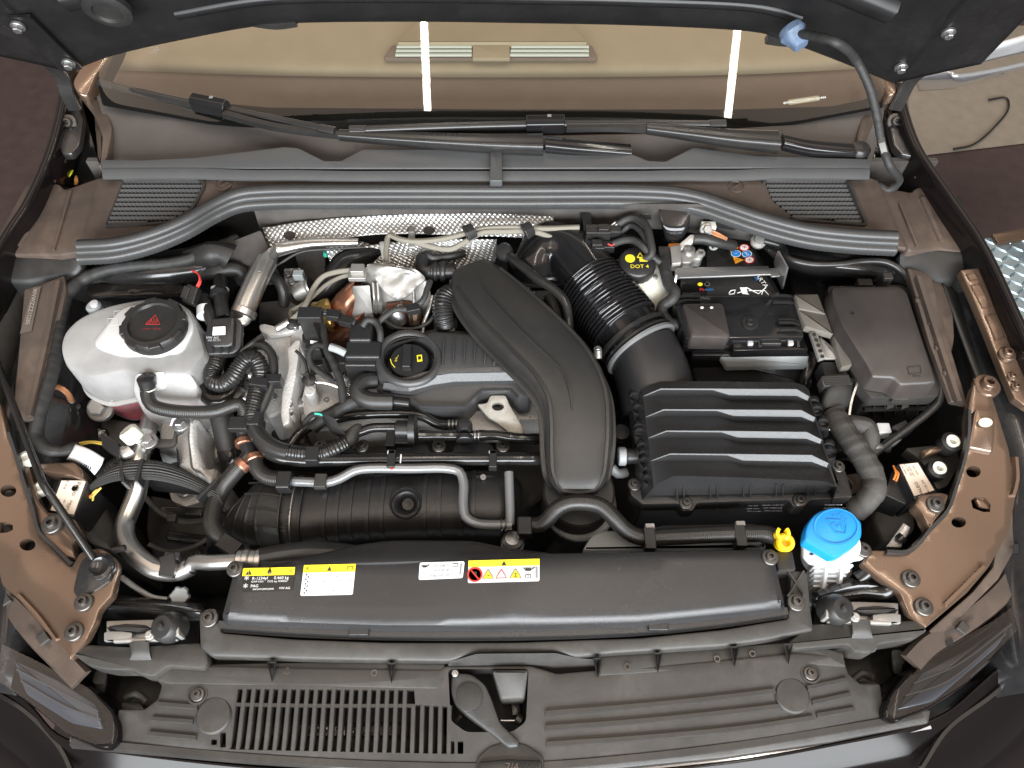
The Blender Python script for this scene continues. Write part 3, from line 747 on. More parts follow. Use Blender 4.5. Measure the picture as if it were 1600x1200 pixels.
for i in(3,8):sweep('rubber_buffer',[hp(i,-.001,.002)+Vector((-.03,0,0)),hp(i,-.004,.004),hp(i,-.001,.002)+Vector((.03,0,0))],[(-.006,-.005),(.006,-.005),(.004,.006),(-.004,.006)],'rubber',hood,up=HN)
# cable from the body to the bonnet
cb=thing('bonnet_cable','black taped cable with a pale blue grommet hanging from the bonnet','cable',P(1380,290,.09))
gp=HPX(1238,52,.01)
tube('cable',[gp,HPX(1270,56,.03),HPX(1305,66,.05),PY(1338,95,.335),PY(1358,135,.325),PY(1370,180,.315),PY(1378,225,.305),PY(1390,258,.285),P(1404,285,.10),P(1388,297,.092),P(1372,291,.09)],0.0058,'tape_cloth',cb,rf=lumpy(.12,90,3))
lathe('grommet',[(.016,-.006),(.018,.003),(.015,.007),(.012,.016),(.010,.024)],gp-HN*.002,HN+Vector((.5,0,0)),'blue_grommet',cb,lug=lambda k,h:1+.10*math.sin(k*25)*(h>.004))
sweep('cable_clip',[PY(1377,218,.302),PY(1382,236,.300)],rect(.014,.008),'zinc_white',cb,smooth=False)
# hinges
def hinge(s,label):
    t=thing('hinge',label,'hinge',P(112 if s<0 else 1400,200,.08))
    if s<0:
        bar=[PY(0,42,0.355),PY(40,62,0.365),PY(78,100,0.385),PY(98,122,0.390),PY(104,145,0.385),PY(118,172,0.380)]
        br=[(100,172),(122,168),(130,185),(124,225),(112,240),(96,240),(92,225),(84,222),(95,200)];pv=((108,192),(98,262));st=[(96,232),(100,245),(88,262),(80,285)]
        fl=[(12,28),(46,26),(128,108),(96,112)];bl=((28,42),(107,100))
    else:
        bar=[PY(1600,15,0.355),PY(1530,55,0.365),PY(1450,105,0.385),PY(1422,128,0.390),PY(1410,150,0.385),PY(1398,172,0.380)]
        br=[(1386,172),(1410,168),(1408,200),(1422,215),(1418,228),(1430,234),(1428,244),(1408,240),(1396,226),(1390,196)];pv=((1398,190),(1415,258));st=[(1420,238),(1428,250),(1434,262),(1434,280)]
        fl=[(1540,10),(1580,18),(1415,118),(1392,112)];bl=((1482,52),(1408,106))
    sweep('hinge_arm',bar,[(-.010,-.003),(.010,-.003),(.010,.003),(-.010,.003)],'semi_gloss',t,up=HN,bevel=.001)
    flp=[HPX(u,v,.012)for u,v in fl]
    obj('mounting_flange',flp+[p-HN*.004 for p in flp],[(0,1,2,3),(4,7,6,5),(0,4,5,1),(1,5,6,2),(2,6,7,3),(3,7,4,0)],'hood_paint',t)
    for u,v in bl:bolt(HPX(u,v,.016),.009,t,'bolt_grey',HN,'hex')
    sheet('body_bracket',br,.11,'bay_paint',t,thick=.012,r=5,edge=.003)
    for u,v in pv:bolt(P(u,v,.112 if v<220 else .07),.013,t,'bolt_dark',(0,-.7,.7),'torx','pivot_bolt')
    sweep('lower_strap',[P(u,v,.09)for u,v in st],rect(.012,.004),'bracket_brown',t,up=(0,-1,.5))
    return t
hinge(-1,'black bonnet hinge with bolts at the corner above the coolant tank')
hinge(1,'black bonnet hinge with bolts beside the hanging bonnet cable')
# dark wells beside the hinges
tag(sheet('hinge_well',[(90,160),(140,150),(165,200),(168,250),(150,285),(100,292),(60,285),(70,240)],[(90,160,.06),(160,200,.06),(60,285,.05),(150,285,.05)],'bay_paint',thick=.01,r=8,edge=.004),'dark metal well under the hinge above the coolant tank','body panel')
tag(sheet('hinge_well',[(1372,165),(1410,165),(1440,240),(1470,290),(1400,292),(1368,270),(1352,230)],[(1372,165,.06),(1410,165,.06),(1470,290,.05),(1360,270,.05)],'bay_paint',thick=.01,r=8,edge=.004),'dark metal well under the hinge beside the hanging cable','body panel')
for s,o,c,lb in((-1,[(118,150),(140,148),(168,165),(176,200),(166,250),(152,262),(158,215),(146,185)],None,'curved grey plastic end of the scuttle by the hinge over the coolant tank'),(1,[(1352,158),(1385,140),(1392,160),(1366,190),(1352,220),(1358,255),(1345,245),(1338,215)],None,'curved grey plastic end of the scuttle by the hanging cable')):
    tag(sheet('scuttle_end',o,.118,'brown_dusty',thick=.02,r=10,edge=.005),lb,'trim')
tag(grid('leaf',[[P(97,279,.063),P(104,281,.066)],[P(103,268,.068),P(112,272,.07)],[P(112,265,.068),P(115,266,.068)]],'leaf_yellow',thick=.0006),'small bright yellow leaf fallen in the hinge well','leaf')
tag(grid('leaf',[[P(116,289,.06),P(121,289,.061)],[P(116,280,.066),P(122,281,.066)],[P(118,274,.062),P(120,274,.062)]],'leaf_orange',thick=.0006),'tiny orange leaf standing in the hinge well','leaf')
# ================================================================ A-pillars, outer wings (fenders), mirror, tread plate behind
for s,(a,b,c),lb in((-1,((140,92),(178,70),(110,140)),'brown reflecting pillar trim at the windscreen corner over the coolant tank'),(1,((1360,90),(1392,130),(1404,140)),'brown reflecting pillar trim at the windscreen corner behind the cable')):
    if s<0:o=[(120,145),(112,128),(128,100),(160,72),(178,62),(172,90),(150,120),(138,150)]
    else:o=[(1352,88),(1372,92),(1400,130),(1402,145),(1386,148),(1368,120)]
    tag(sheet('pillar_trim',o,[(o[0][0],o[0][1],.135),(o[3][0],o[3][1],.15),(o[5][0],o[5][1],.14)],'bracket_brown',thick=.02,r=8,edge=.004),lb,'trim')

def wing(s,crest,label):
    C=[P(*p)for p in crest];S=Vector((s,0,0));Z=Vector((0,0,1))
    rows=[[c-S*.010-Z*.06 for c in C],[c-S*.0095-Z*.004 for c in C],[c-S*.004 for c in C],[c+S*.006-Z*.003 for c in C],[c+S*.02-Z*.03 for c in C],[c+S*.05-Z*.12 for c in C],[c+S*.07-Z*.45 for c in C]]
    return tag(grid('front_wing',rows,'body_paint',sub=(4,5),thick=.002),label,'front wing')
wing(-1,[(104,100,.13),(97,150,.125),(86,200,.12),(70,250,.115),(40,315,.105),(0,378,.09),(-70,520,.07),(-160,760,.03)],'glossy black front wing edge outside the coolant tank corner')
wing(1,[(1405,130,.13),(1420,190,.125),(1442,240,.12),(1490,310,.112),(1540,385,.10),(1595,500,.085),(1660,640,.06),(1760,850,.02)],'glossy black front wing edge outside the fuse box corner')
# what shows on the floor beyond the wings
G=-.85
def GP(u,v,h=0):return P(u,v,G+h)
structure(flatpoly('pale_floor_area',[GP(1380,40,.004),GP(1760,40,.004),GP(1760,205,.004),GP(1400,248,.004)],'floor_pale'))
tag(tubes('floor_cable',[([GP(1545,156,.012),GP(1572,153,.012),GP(1576,168,.012),GP(1556,196,.012),GP(1520,226,.012),GP(1490,233,.012)],.0035)],'rubber'),'thin black cable curling on the pale floor outside the wing','cable')
tag(grid('silver_panel',[[GP(1425,122,.5),GP(1480,112,.55),GP(1500,118,.55),GP(1600,100,.55),GP(1700,70,.55)],[GP(1430,128,.45),GP(1480,124,.5),GP(1510,126,.5),GP(1600,103,.5),GP(1700,75,.5)],[GP(1436,140,.3),GP(1486,137,.3),GP(1505,132,.3),GP(1600,106,.4),GP(1700,78,.4)]],'mirror_shell',thick=.01),'silver-grey car body panel standing on the floor under the bonnet corner','body panel')
tag(grid('white_panel',[[GP(1515,100,.6),GP(1560,88,.62),GP(1660,66,.6)],[GP(1500,90,.7),GP(1560,70,.72),GP(1660,40,.7)]],'white_plastic',thick=.01),'bright white curved panel beyond the bonnet corner','panel')
tp=thing('tread_plate','blue-silver diamond tread plate on the floor outside the wing','tread plate',GP(1600,420,.3))
sheet('plate',[(1538,372),(1720,350),(1780,520),(1600,500)],G+.30,'diamond_plate',tp,thick=.02,r=2)
V0=[Vector((-.5,0,0)),Vector((0,-.16,.0)),Vector((.5,0,0)),Vector((0,.16,0)),Vector((-.25,0,.12)),Vector((.25,0,.12))]
k=0
for iy in range(9):
    for ix in range(12):
        q=GP(1545+ix*13+iy*6,378+iy*13-ix*.6,.30);a=R(40 if(ix+iy)%2 else-40)
        r_=Matrix.Rotation(a,3,'Z')
        obj('raised_lozenge',[q+r_@(v*.030)for v in V0],[(0,1,5,4),(1,2,5),(2,3,4,5),(3,0,4)],'diamond_plate',tp)
tag(sheet('floor_ramp',[(1550,365),(1720,335),(1725,350),(1560,380)],G+.31,'bracket_brown',thick=.05,r=2),'rusty brown beam end behind the tread plate','beam')
# ================================================================ ENGINE, middle of the bay
def Z(zx,ox,oy,sc=.25):return[(ox+a*sc,oy+b*sc)for a,b in zx]
# engine block body under everything
eb=thing('engine','cast aluminium engine and gearbox body under the black covers','engine',P(600,600,-.2))
sheet('block',[(430,560),(560,470),(820,470),(880,560),(880,760),(820,800),(480,800),(420,680)],-.12,'undertray',eb,bottom=-.34,r=14,edge=.01)
sheet('cylinder_head',[(470,590),(520,560),(600,540),(800,520),(860,600),(858,655),(640,660),(520,672),(468,660)],-.055,'cast_aluminium',eb,bottom=-.13,r=10,edge=.006)
# end casing: ribbed aluminium plate standing on edge at the gearbox end of the head
sheet('end_casing',[(404,520),(420,512),(470,505),(480,520),(470,570),(450,640),(418,655),(402,610),(398,560)],[(404,520,-.005),(480,510,.01),(418,655,-.05),(450,640,-.04),(398,560,-.03)],'cast_aluminium',eb,bottom=-.15,r=10,edge=.006,res=14)
sheet('flange_rib',[(448,545),(462,530),(470,530),(462,590),(452,640),(453,660),(441,666),(438,645),(441,610),(450,575)],[(448,545,.012),(470,530,.015),(441,666,-.01),(453,660,-.01)],'cast_aluminium',eb,bottom=-.1,r=4,edge=.003,holes=[circ(454,631,3.5,6,10),circ(455,645,3,5,10)],res=8)
sheet('casing_lug',[(450,512),(470,498),(482,486),(484,500),(474,520),(470,545),(454,548),(452,528)],[(450,520,.0),(484,490,.02),(460,548,.005)],'cast_aluminium',eb,bottom=-.08,r=4,edge=.003)
sheet('casing_shelf',[(404,508),(412,505),(440,512),(478,505),(452,520),(420,524),(406,516)],[(404,508,.012),(478,505,.018),(420,524,.008)],'cast_aluminium',eb,thick=.008,r=5,edge=.002)
for u,v,z,r_,h in((484,610,-.0,.010,.09),(467,628,-.035,.011,.06),(511,627,-.035,.011,.06),(537,587,-.02,.011,.06),(520,617,-.04,.009,.05)):
    c=P(u,v,z);q=cyl('casting_boss',c-Vector((0,0,h)),c,r_,'cast_aluminium',eb,r2=r_*.8)
    if h<.09:bolt(c,r_*.7,q,'bolt_grey',style='torx',name='socket_bolt')
lathe('dipstick_plug',[(.009,0),(.010,.006),(.007,.008),(.003,.009),(.003,.022),(.0001,.024)],P(484,596,.008),(0,0,1),'semi_gloss',eb)
for a,b,h in(((462,600),(476,560),.03),((476,640),(486,600),.02),((498,640),(492,600),.02),((520,640),(560,612),.015),((500,655),(610,640),.012)):
    sweep('casting_rib',[P(*a,-.05),P(*b,-.04)],rect(.006,.03),'cast_aluminium',eb,smooth=False,bevel=.001)
sheet('casting_pad',[(498,588),(540,580),(560,590),(556,612),(510,620),(495,606)],-.035,'cast_aluminium',eb,bottom=-.08,r=6,edge=.004)
sheet('timing_cover',[(375,600),(420,560),(432,650),(400,668),(384,640)],-.09,'cast_aluminium',eb,bottom=-.2,r=8,edge=.006)
sheet('head_top',[(472,640),(478,600),(492,582),(530,578),(590,600),(602,618),(600,640),(540,652),(480,662)],-.032,'cast_aluminium',eb,bottom=-.09,r=8,edge=.004,res=9,dz=lambda u,v:.006*noise.noise(Vector((u*.045,v*.06,4))))
for u,v,z,r_ in((412,530,.004,.006),(430,560,-.008,.006),(426,620,-.03,.007),(412,590,-.02,.006),(462,512,.022,.005),(548,600,-.022,.006),(575,622,-.026,.006),(500,648,-.03,.006),(560,645,-.03,.006)):bolt(P(u,v,z),r_,eb,'bolt_grey',style='hex')
for pts,r_,m_ in(([(470,585,.0),(490,596,.004),(515,600,.002),(540,612,-.004),(556,632,-.012)],.0026,'aluminium'),([(505,560,.012),(512,580,.01),(528,600,.004),(548,608,.0),(575,606,.0)],.0024,'rubber'),([(462,548,.018),(474,560,.014),(480,580,.006),(478,602,-.01)],.0024,'rubber'),([(600,500,.02),(620,512,.016),(645,514,.016),(668,505,.016),(682,488,.02)],.003,'rubber'),([(660,520,.01),(664,500,.016),(672,480,.026),(676,462,.034)],.003,'aluminium')):tube('small_line',[P(*c)for c in pts],r_,m_,eb,n=8)
# lifting eye plate at the other end of the cover
le=sheet('lifting_eye',Z([(260,205),(325,200),(345,150),(440,150),(460,200),(560,370),(545,400),(470,390),(380,320),(330,290)],680,580),[(745,632,-.02),(790,618,-.012),(818,678,-.035),(790,665,-.03)],'eye_steel',None,thick=.005,r=4,edge=.001,holes=[circ(778,635.5,9.5,6.5)])
tag(le,'bright steel lifting eye plate with an oval hole beside the air duct','bracket')
tag(sheet('engine_bracket',Z([(160,240),(330,250),(350,320),(440,330),(430,380),(200,400),(120,330)],680,580),-.045,'cast_aluminium',thick=.03,r=4),'grey cast bracket under the lifting eye','bracket')
# ---------------------------------------------------------------- engine cover
ec=thing('engine_cover','black plastic engine cover with a round oil filler well and raised ribs','engine cover',P(700,580,-.05))
low_o=[(580,572),(585,550),(604,533),(640,523),(676,513),(752,518),(824,578),(831,612),(827,620),(810,622),(798,607),(752,609),(727,637),(655,636),(640,620),(606,616),(586,602)]
sheet('skirt',low_o,[(580,572,.004),(700,515,.012),(828,600,.004),(690,636,-.004)],'engine_cover_grey',ec,bottom=-.045,r=7,edge=.003,holes=[circ(639,561,37,30,24)])
well=circ(639,559,40,33,28)
sheet('raised_top',[(586,571,20),(592,549,16),(610,534,10),(645,524),(678,515),(749,520),(817,573),(820,581),(705,583),(668,588),(636,599,16),(606,597,18),(590,588,18)],[(590,570,.024),(700,516,.030),(818,578,.027),(640,598,.024)],'engine_cover_grey',ec,bottom=.000,flare=1.02,r=8,edge=.0075,holes=[well],res=0)
lathe('filler_well',[(.0425,.002),(.0405,-.001),(.0395,-.006),(.0385,-.028),(.0001,-.028)],P(639,559,.0245),(0,0,1),'engine_cover_grey',ec,cap0=False)
sweep('well_rim',[P(*p,.0255)for p in circ(639,559,47,38.5,36)[:36]]+[P(*circ(639,559,47,38.5,36)[0],.0255)],[(-.0065,-.004),(.0065,-.004),(.0045,.0022),(0,.004),(-.0045,.0022)],'engine_cover_grey',ec,sharp=70)
oc=lathe('oil_cap',[(.029,-.026),(.029,-.008),(.0275,-.004),(.0001,-.0035)],P(639,560,.0285),(0,0,1),'satin_black',ec,lug=lambda k,h:1+(.02 if int(k*28)%2 and h<-.006 else 0))
sweep('grip_bar',[P(637,541,.031),P(635,576,.031)],[(-.007,-.008),(.007,-.008),(.006,.006),(-.006,.006)],'satin_black',oc,smooth=False,bevel=.0015)
words('oil_can_mark','o=~',P(620,560,.0258),.007,'ink_yellow',oc,x=(.35,1,0));flatpoly('manual_mark',[P(651,555,.0255),P(659,554,.0255),P(660,564,.0255),P(652,565,.0255)],'ink_yellow',oc)
flatpoly('manual_mark_inner',[P(653,557,.0258),P(657.5,556.5,.0258),P(658,561.5,.0258),P(653.6,562,.0258)],'satin_black',oc)
sweep('cap_arrow',[P(610,561,.0255),P(612,568,.0255),P(617,574,.0255)],rect(.001,.0004),'ink_yellow',oc)
for i,(u,a,b)in enumerate(((694,530,571),(710,530,571),(727,531,571),(743,531,571),(759,545,571),(774,559,571))):
    sweep('top_rib',[P(u+.3,a,.0285),P(u-1,(a+b)/2,.0290),P(u-2,b,.0262)],[(-.0019,-.002),(.0019,-.002),(.0010,.0028),(-.0010,.0028)],'engine_cover_grey',ec)
sweep('lower_lip',[P(*p,.0005)for p in[(590,606),(608,618),(640,622),(656,634),(726,635),(753,610),(798,609),(808,621)]],[(-.002,-.003),(.002,-.003),(.002,.002),(-.002,.002)],'engine_cover_grey',ec,smooth=False)
tp_=[(600,598,.019),(636,600,.0205),(668,589,.0225),(705,583.5,.0235),(818,581.5,.024)];bt_=[(598,608,.009),(640,612,.010),(676,602,.012),(710,597,.0125),(828,595,.013)];lo_=[(598,614,.0),(642,618,.0),(680,606,.0),(714,602,.0),(830,600,.0)]
V=[P(*q_)for q_ in tp_+bt_+lo_];obj('front_chamfer',V,[(i,i+5,i+6,i+1)for i in(0,1,2,3,5,6,7,8)],'engine_cover_grey',ec,sharp=20,bevel=.001)
# ---------------------------------------------------------------- intake air duct over the engine
DC=[(733,412,.058),(748,432,.064),(785,470,.070),(833,515,.072),(877,562,.070),(901,610,.066),(906,660,.058),(905,705,.047),(904,745,.034),(904,764,.026)]
DWd=[.030,.046,.053,.054,.052,.049,.047,.045,.040,.031];DH=[.012,.020,.024,.025,.025,.025,.025,.025,.023,.015]
dp=[P(*q)for q in DC]
du=thing('air_duct','wide curved black plastic air duct sweeping over the engine','air duct',dp[-1])
def dside(i):
    t=(dp[min(9,i+1)]-dp[max(0,i-1)]).normalized();s=t.cross(Vector((0,0,1))).normalized();return s,s.cross(t)
secs,lip=[],[]
for i in range(10):
    s,n_=dside(i);secs.append((dp[i]-n_*DH[i],s*DWd[i],n_*DH[i],3.0));lip.append((dp[i]-n_*DH[i]*1.5,s*(DWd[i]+.006),n_*.003,6))
loft('shell',secs,'duct_black',du,n=40,sub=5);loft('seam_lip',lip,'duct_black',du,n=40,sub=5)
loft('under_shell',[(a-Vector((0,0,.018)),b*.9,c*.8,3)for a,b,c,e in secs],'satin_black',du,n=24,sub=4)
rim=[dp[i]+dside(i)[0]*(-DWd[i]*.80)-dside(i)[1]*(DH[i]*.21)for i in range(1,9)];rim2=[dp[i]+dside(i)[0]*(DWd[i]*.80)-dside(i)[1]*(DH[i]*.21)for i in range(8,0,-1)]
sweep('edge_rim',rim+[dp[9]-dside(9)[0]*.02-Vector((0,0,.004)),dp[9]+dside(9)[0]*.02-Vector((0,0,.004))]+rim2,[(-.0035,-.006),(.0035,-.006),(.002,.0022),(-.002,.0022)],'duct_black',du,sharp=60)
for pts,m_ in(([(745,428),(756,452),(790,492),(838,540),(876,578),(890,612),(894,640)],.0016),):
    zc=lambda v:np.interp(v,[412,470,515,562,610,660],[.0585,.0705,.0725,.0705,.0665,.0585])
    sweep('crease',[P(u,v,zc(v)+.0004)for u,v in pts],[(-.0022,-.004),(.0022,-.004),(.001,.0012),(-.001,.0012)],'duct_black',du)
for u,v,z in((948,640,.02),(950,668,.016)):bx('lip_clip',u,v,z+.022,.006,.018,.010,'satin_black',du)
cyl('spigot',P(712,424,.03),P(672,424,.032),.0125,'satin_black',du);lathe('spigot_collar',[(.015,0),(.0165,.002),(.0165,.007),(.015,.009)],P(697,424,.031),(-1,0,0),'satin_black',du);lathe('spigot_collar',[(.014,0),(.0155,.002),(.0155,.005),(.014,.007)],P(684,424,.031),(-1,0,0),'satin_black',du)
tube('elbow',[P(674,424,.032),P(664,424,.032),P(660,416,.034),P(661,402,.038)],.0115,'satin_black',du)
# rubber bellows under the front end of the duct
bl=thing('duct_bellows','black ribbed rubber bellows under the front end of the air duct','bellows',P(903,800,-.1))
prof=[]
for k in range(7):prof+=[(.046,-.012*k),(.049,-.012*k-.003),(.049,-.012*k-.006),(.043,-.012*k-.009)]
lathe('bellows',prof+[(.045,-.09),(.045,-.13)],P(905,768,-.012),(0,-.12,1),'rubber',bl,n=32)
lathe('collar',[(.049,0),(.052,.003),(.052,.012),(.049,.015)],P(905,792,-.075),(0,-.12,1),'grey_rail',bl,n=32)
# ---------------------------------------------------------------- cold-air elbow, bellows and sleeve to the air box
ap=thing('intake_pipe','fat black intake pipe with corrugated middle leading to the air box','intake pipe',P(930,480,0))
AX=[(838,452,-.015),(838,415,.005),(858,393,.016),(892,402,.018),(922,440,.018),(950,477,.014),(978,513,.010),(1003,547,.005),(1020,590,-.004),(1030,640,-.02)]
AR=[.040,.046,.049,.050,.050,.052,.052,.052,.054,.054]
apv=[P(*q)for q in AX]
def ring_secs(i0,i1,k=1.0):
    out=[]
    for i in range(i0,i1+1):
        t=(apv[min(9,i+1)]-apv[max(0,i-1)]).normalized();s=t.cross(Vector((0,0,1))).normalized();out.append((apv[i],s*AR[i]*k,s.cross(t)*AR[i]*k,2.0))
    return out
loft('elbow',ring_secs(0,4),'gloss_plastic',ap,n=32,sub=8)
loft('corrugated_bellows',ring_secs(4,6,1.0),'gloss_plastic',ap,n=40,sub=60,rf=lambda s:1.03+.035*math.sin(2*math.pi*s/.0062))
loft('sleeve',ring_secs(6,7,.97),'gloss_plastic',ap,n=32,sub=8)
loft('outlet_sleeve',[(a,b*(1.0),c*(1.0),2.3)for a,b,c,e in ring_secs(7,9)],'satin_black',ap,n=32,sub=6)
def collar(name,p,ax,r,w_,m,parent,lipd=.0025):return lathe(name,[(r,0),(r+lipd,.0015),(r+lipd,w_-.0015),(r,w_)],p,ax,m,parent,n=36)
axd=(apv[7]-apv[6]).normalized()
cl1=collar('clamp_ring',apv[6]+axd*.016,axd,.0545,.008,'semi_gloss',ap);collar('clamp_ring',apv[6]+axd*.030,axd,.0555,.006,'semi_gloss',ap);collar('clamp_band',apv[6]+axd*.037,axd,.0565,.007,'grey_pipe',ap)
axe=(apv[2]-apv[0]).normalized()
for k in(0,.013):collar('mouth_ring',apv[0]+axe*(.018+k),Vector((0,.5,.8)),.0475,.006,'semi_gloss',ap)
cs=cyl('clamp_screw',P(934,560,.02),P(934,547,.028),.006,'zinc_white',ap);bolt(P(934,546,.0285),.006,cs,'bolt_grey',style='hex',name='screw_head')
# glossy breather pipe crossing above
bp=thing('breather_pipe','thin glossy black pipe bent between the air duct and intake pipe','pipe',P(790,398,.05))
tube('pipe',[P(790,396,.06),P(812,413,.066),P(840,435,.068),(P(872,458,.066)),P(884,474,.062),P(888,495,.05),P(889,532,.03),P(888,560,.0)],.0068,'pipe_gloss',bp)
lathe('pipe_cap',[(.012,-.012),(.0135,-.004),(.0135,.004),(.011,.008),(.0001,.009)],P(788,394,.06),(-.3,-.3,1),'satin_black',bp)
tag(tube('vapour_hose',[P(858,463,.025),P(864,478,.024),P(870,500,.015),P(884,530,.0),P(890,560,-.03)],.0085,'hose_rubber'),'short black hose dropping beside the air duct under the thin pipe','hose')
fp=thing('fuel_pump','bright metal fuel pump body behind the air duct','fuel pump',P(815,460,-.01))
cyl('pump_body',P(792,456,.005),P(828,462,.008),.014,'aluminium',fp);cyl('pump_neck',P(828,462,.008),P(838,462,.01),.008,'aluminium',fp);bx('pump_plug',850,461,.022,.026,.018,.02,'satin_black',fp)
tube('fuel_line',[P(836,470,.0),P(832,480,.0),P(842,484,.0),P(852,482,-.01)],.0035,'aluminium',fp)
# corrugated little hose and neighbours left of the duct
ch=thing('ribbed_hose','short corrugated grey-black hose standing behind the engine cover','hose',P(695,500,.0))
tube('hose',[P(697,513,.01),P(693,496,.022),P(692,478,.030),P(696,464,.032),P(706,458,.026)],.015,'satin_black',ch,n=20,step=.001,rf=corr(.0042,.06,.12,.92))
collar('clamp',P(697,512,.0),Vector((0,-.2,1)),.0155,.014,'semi_gloss',ch)
# ---------------------------------------------------------------- turbo side: foil heat shields, catalyst, harness plugs
def FS(name,rows,label,m='foil',jit=.0008,thick=.001):return tag(grid(name,rows,m,sub=(5,8),thick=thick,jitter=jit),label,'heat shield')
hs=thing('heat_shield','long dimpled silver foil heat shield along the bulkhead','heat shield',P(650,370,.04))
grid('foil',[[P(411,356,.055),P(500,343,.058),P(600,336,.06),P(730,333,.06),P(866,334,.058)],[P(414,372,.048),P(500,358,.052),P(600,349,.052),P(730,347,.052),P(866,352,.05)],[P(420,392,.036),P(500,378,.042),P(600,366,.046),P(730,368,.040),P(866,374,.036)]],'foil',hs,sub=(5,8),thick=.001,jitter=.0012)
for u,v,z in((452,367.5,.0525),(670,360,.0505),(642,358.5,.0505)):flatpoly('hole',[P(*p,z)for p in circ(u,v,9.5 if u!=642 else 6,6.5 if u!=642 else 5,16)],'felt',hs)
cl=bx('foil_clip',643,358,.058,.010,.012,.006,'zinc_white',hs)
sheet('clip_strap',[(638,364),(648,364),(649,386),(637,386)],.054,'zinc_white',hs,thick=.004,r=2)
FS('heat_shield',[[P(540,392,.035),P(600,380,.04),P(680,374,.042),P(776,374,.04)],[P(556,412,.02),P(610,405,.025),P(690,398,.025),P(776,392,.02)],[P(575,440,-.01),P(620,430,0),P(700,425,.0),P(775,410,.0)]],'crumpled dimpled foil shield below the wiring, behind the turbo',jit=.002)
FS('heat_shield',[[P(510,378,.03),P(570,378,.03),P(600,396,.028)],[P(512,400,.02),P(560,402,.018),P(600,420,.015)],[P(530,445,-.03),P(570,440,-.02),P(592,450,-.02)],[P(536,462,-.06),P(570,462,-.05),P(592,468,-.05)]],'perforated foil shield behind the black exhaust duct',jit=.001)
tag(sheet('crumpled_foil',Z([(1080,330),(1200,320),(1400,360),(1470,420),(1400,470),(1360,520),(1280,560),(1200,500),(1130,400)],300,330),[(575,415,.055),(630,412,.06),(667,435,.05),(620,470,.035),(600,440,.05)],'foil_plain',thick=.003,r=8,res=7,edge=.001,dz=lambda u,v:.006*noise.noise(Vector((u*.07,v*.07,2)))),'crumpled pale silver foil wrap on top of the turbo','foil')
tag(sheet('foil_tongue',[(592,377),(602,376),(612,410),(598,412)],[(592,377,.062),(602,376,.062),(605,412,.05)],'foil_plain',thick=.002,r=3,res=6,dz=lambda u,v:.003*noise.noise(Vector((u*.1,v*.1,5)))),'narrow standing strip of silver foil beside the turbo','foil')
tu=thing('turbo_heat_cover','pale grey pressed metal turbo heat cover under the crumpled foil','heat cover',P(610,470,0))
sheet('side_plate',Z([(1000,465),(1110,460),(1130,640),(1000,650)],300,330),[(550,446,.035),(578,445,.04),(582,490,.0),(550,492,-.01)],'zinc_white',tu,thick=.012,r=3,edge=.002)
loft('rolled_shell',[(P(590,440,.03),Vector((.02,0,0)),Vector((0,.01,.03)),2.4),(P(612,455,.025),Vector((.025,0,0)),Vector((0,.015,.04)),2.4),(P(640,462,.018),Vector((.03,0,0)),Vector((0,.015,.04)),2.4),(P(658,462,.01),Vector((.015,0,0)),Vector((0,.012,.03)),2.4)],'zinc_white',tu)
for u in(583,590,645):sweep('pressed_fold',[P(u,442,.045),P(u+2,468,.03),P(u+3,488,.0)],[(-.003,-.004),(.003,-.004),(.001,.003),(-.001,.003)],'zinc_white',tu)
cyl('actuator_body',P(612,478,.005),P(625,505,-.02),.02,'steel',tu);cyl('pipe_stub',P(648,478,.01),P(650,508,-.01),.011,'bracket_brown',tu)
sheet('copper_flange',[(602,474),(640,470),(655,478),(650,486),(606,486)],.012,'copper',tu,thick=.006,r=5)
ct=thing('exhaust_wrap','copper-coloured exhaust pipe with crinkled gold foil wrap','exhaust',P(530,490,-.05))
loft('copper_shell',[(P(505,510,-.07),Vector((.01,.02,0)),Vector((.02,0,.03)),2),(P(525,490,-.035),Vector((.01,.025,0)),Vector((0,0,.035)),2),(P(545,475,-.015),Vector((0,.028,0)),Vector((0,0,.036)),2),(P(560,462,-.005),Vector((0,.028,0)),Vector((0,0,.036)),2)],'copper',ct)
loft('lower_shell',[(P(525,530,-.07),Vector((.02,.01,0)),Vector((0,0,.03)),2),(P(550,520,-.05),Vector((.02,.02,0)),Vector((0,0,.03)),2),(P(575,505,-.03),Vector((.02,.02,0)),Vector((0,0,.03)),2)],'copper',ct)
grid('gold_foil',[[P(484,478,-.005),P(500,470,.008),P(512,468,.010),P(518,480,0)],[P(486,488,.0),P(500,480,.012),P(514,482,.012),P(521,498,0)],[P(488,500,-.02),P(503,500,.0),P(514,505,.004),P(522,512,-.012)],[P(500,515,-.04),P(508,514,-.02),P(516,518,-.02),P(523,520,-.03)]],'gold_foil',ct,sub=(6,6),thick=.001,jitter=.004)
grid('gold_foil',[[P(462,500,-.03),P(475,495,-.02),P(482,505,-.03)],[P(465,512,-.04),P(476,506,-.02),P(484,512,-.04)]],'gold_foil',ct,sub=(6,6),thick=.001,jitter=.004)
tag(grid('exhaust_duct',[[P(480,465,-.02),P(500,440,.01),P(520,405,.03),P(545,390,.036),P(600,380,.03)],[P(498,470,-.01),P(520,445,.015),P(545,412,.04),P(570,400,.04),P(605,390,.03)],[P(520,476,-.04),P(540,455,-.02),P(560,425,.01),P(580,412,.02),P(608,398,.02)]],'semi_gloss',sub=(4,5),thick=.004),'curved glossy black duct panel beside the copper exhaust','duct')
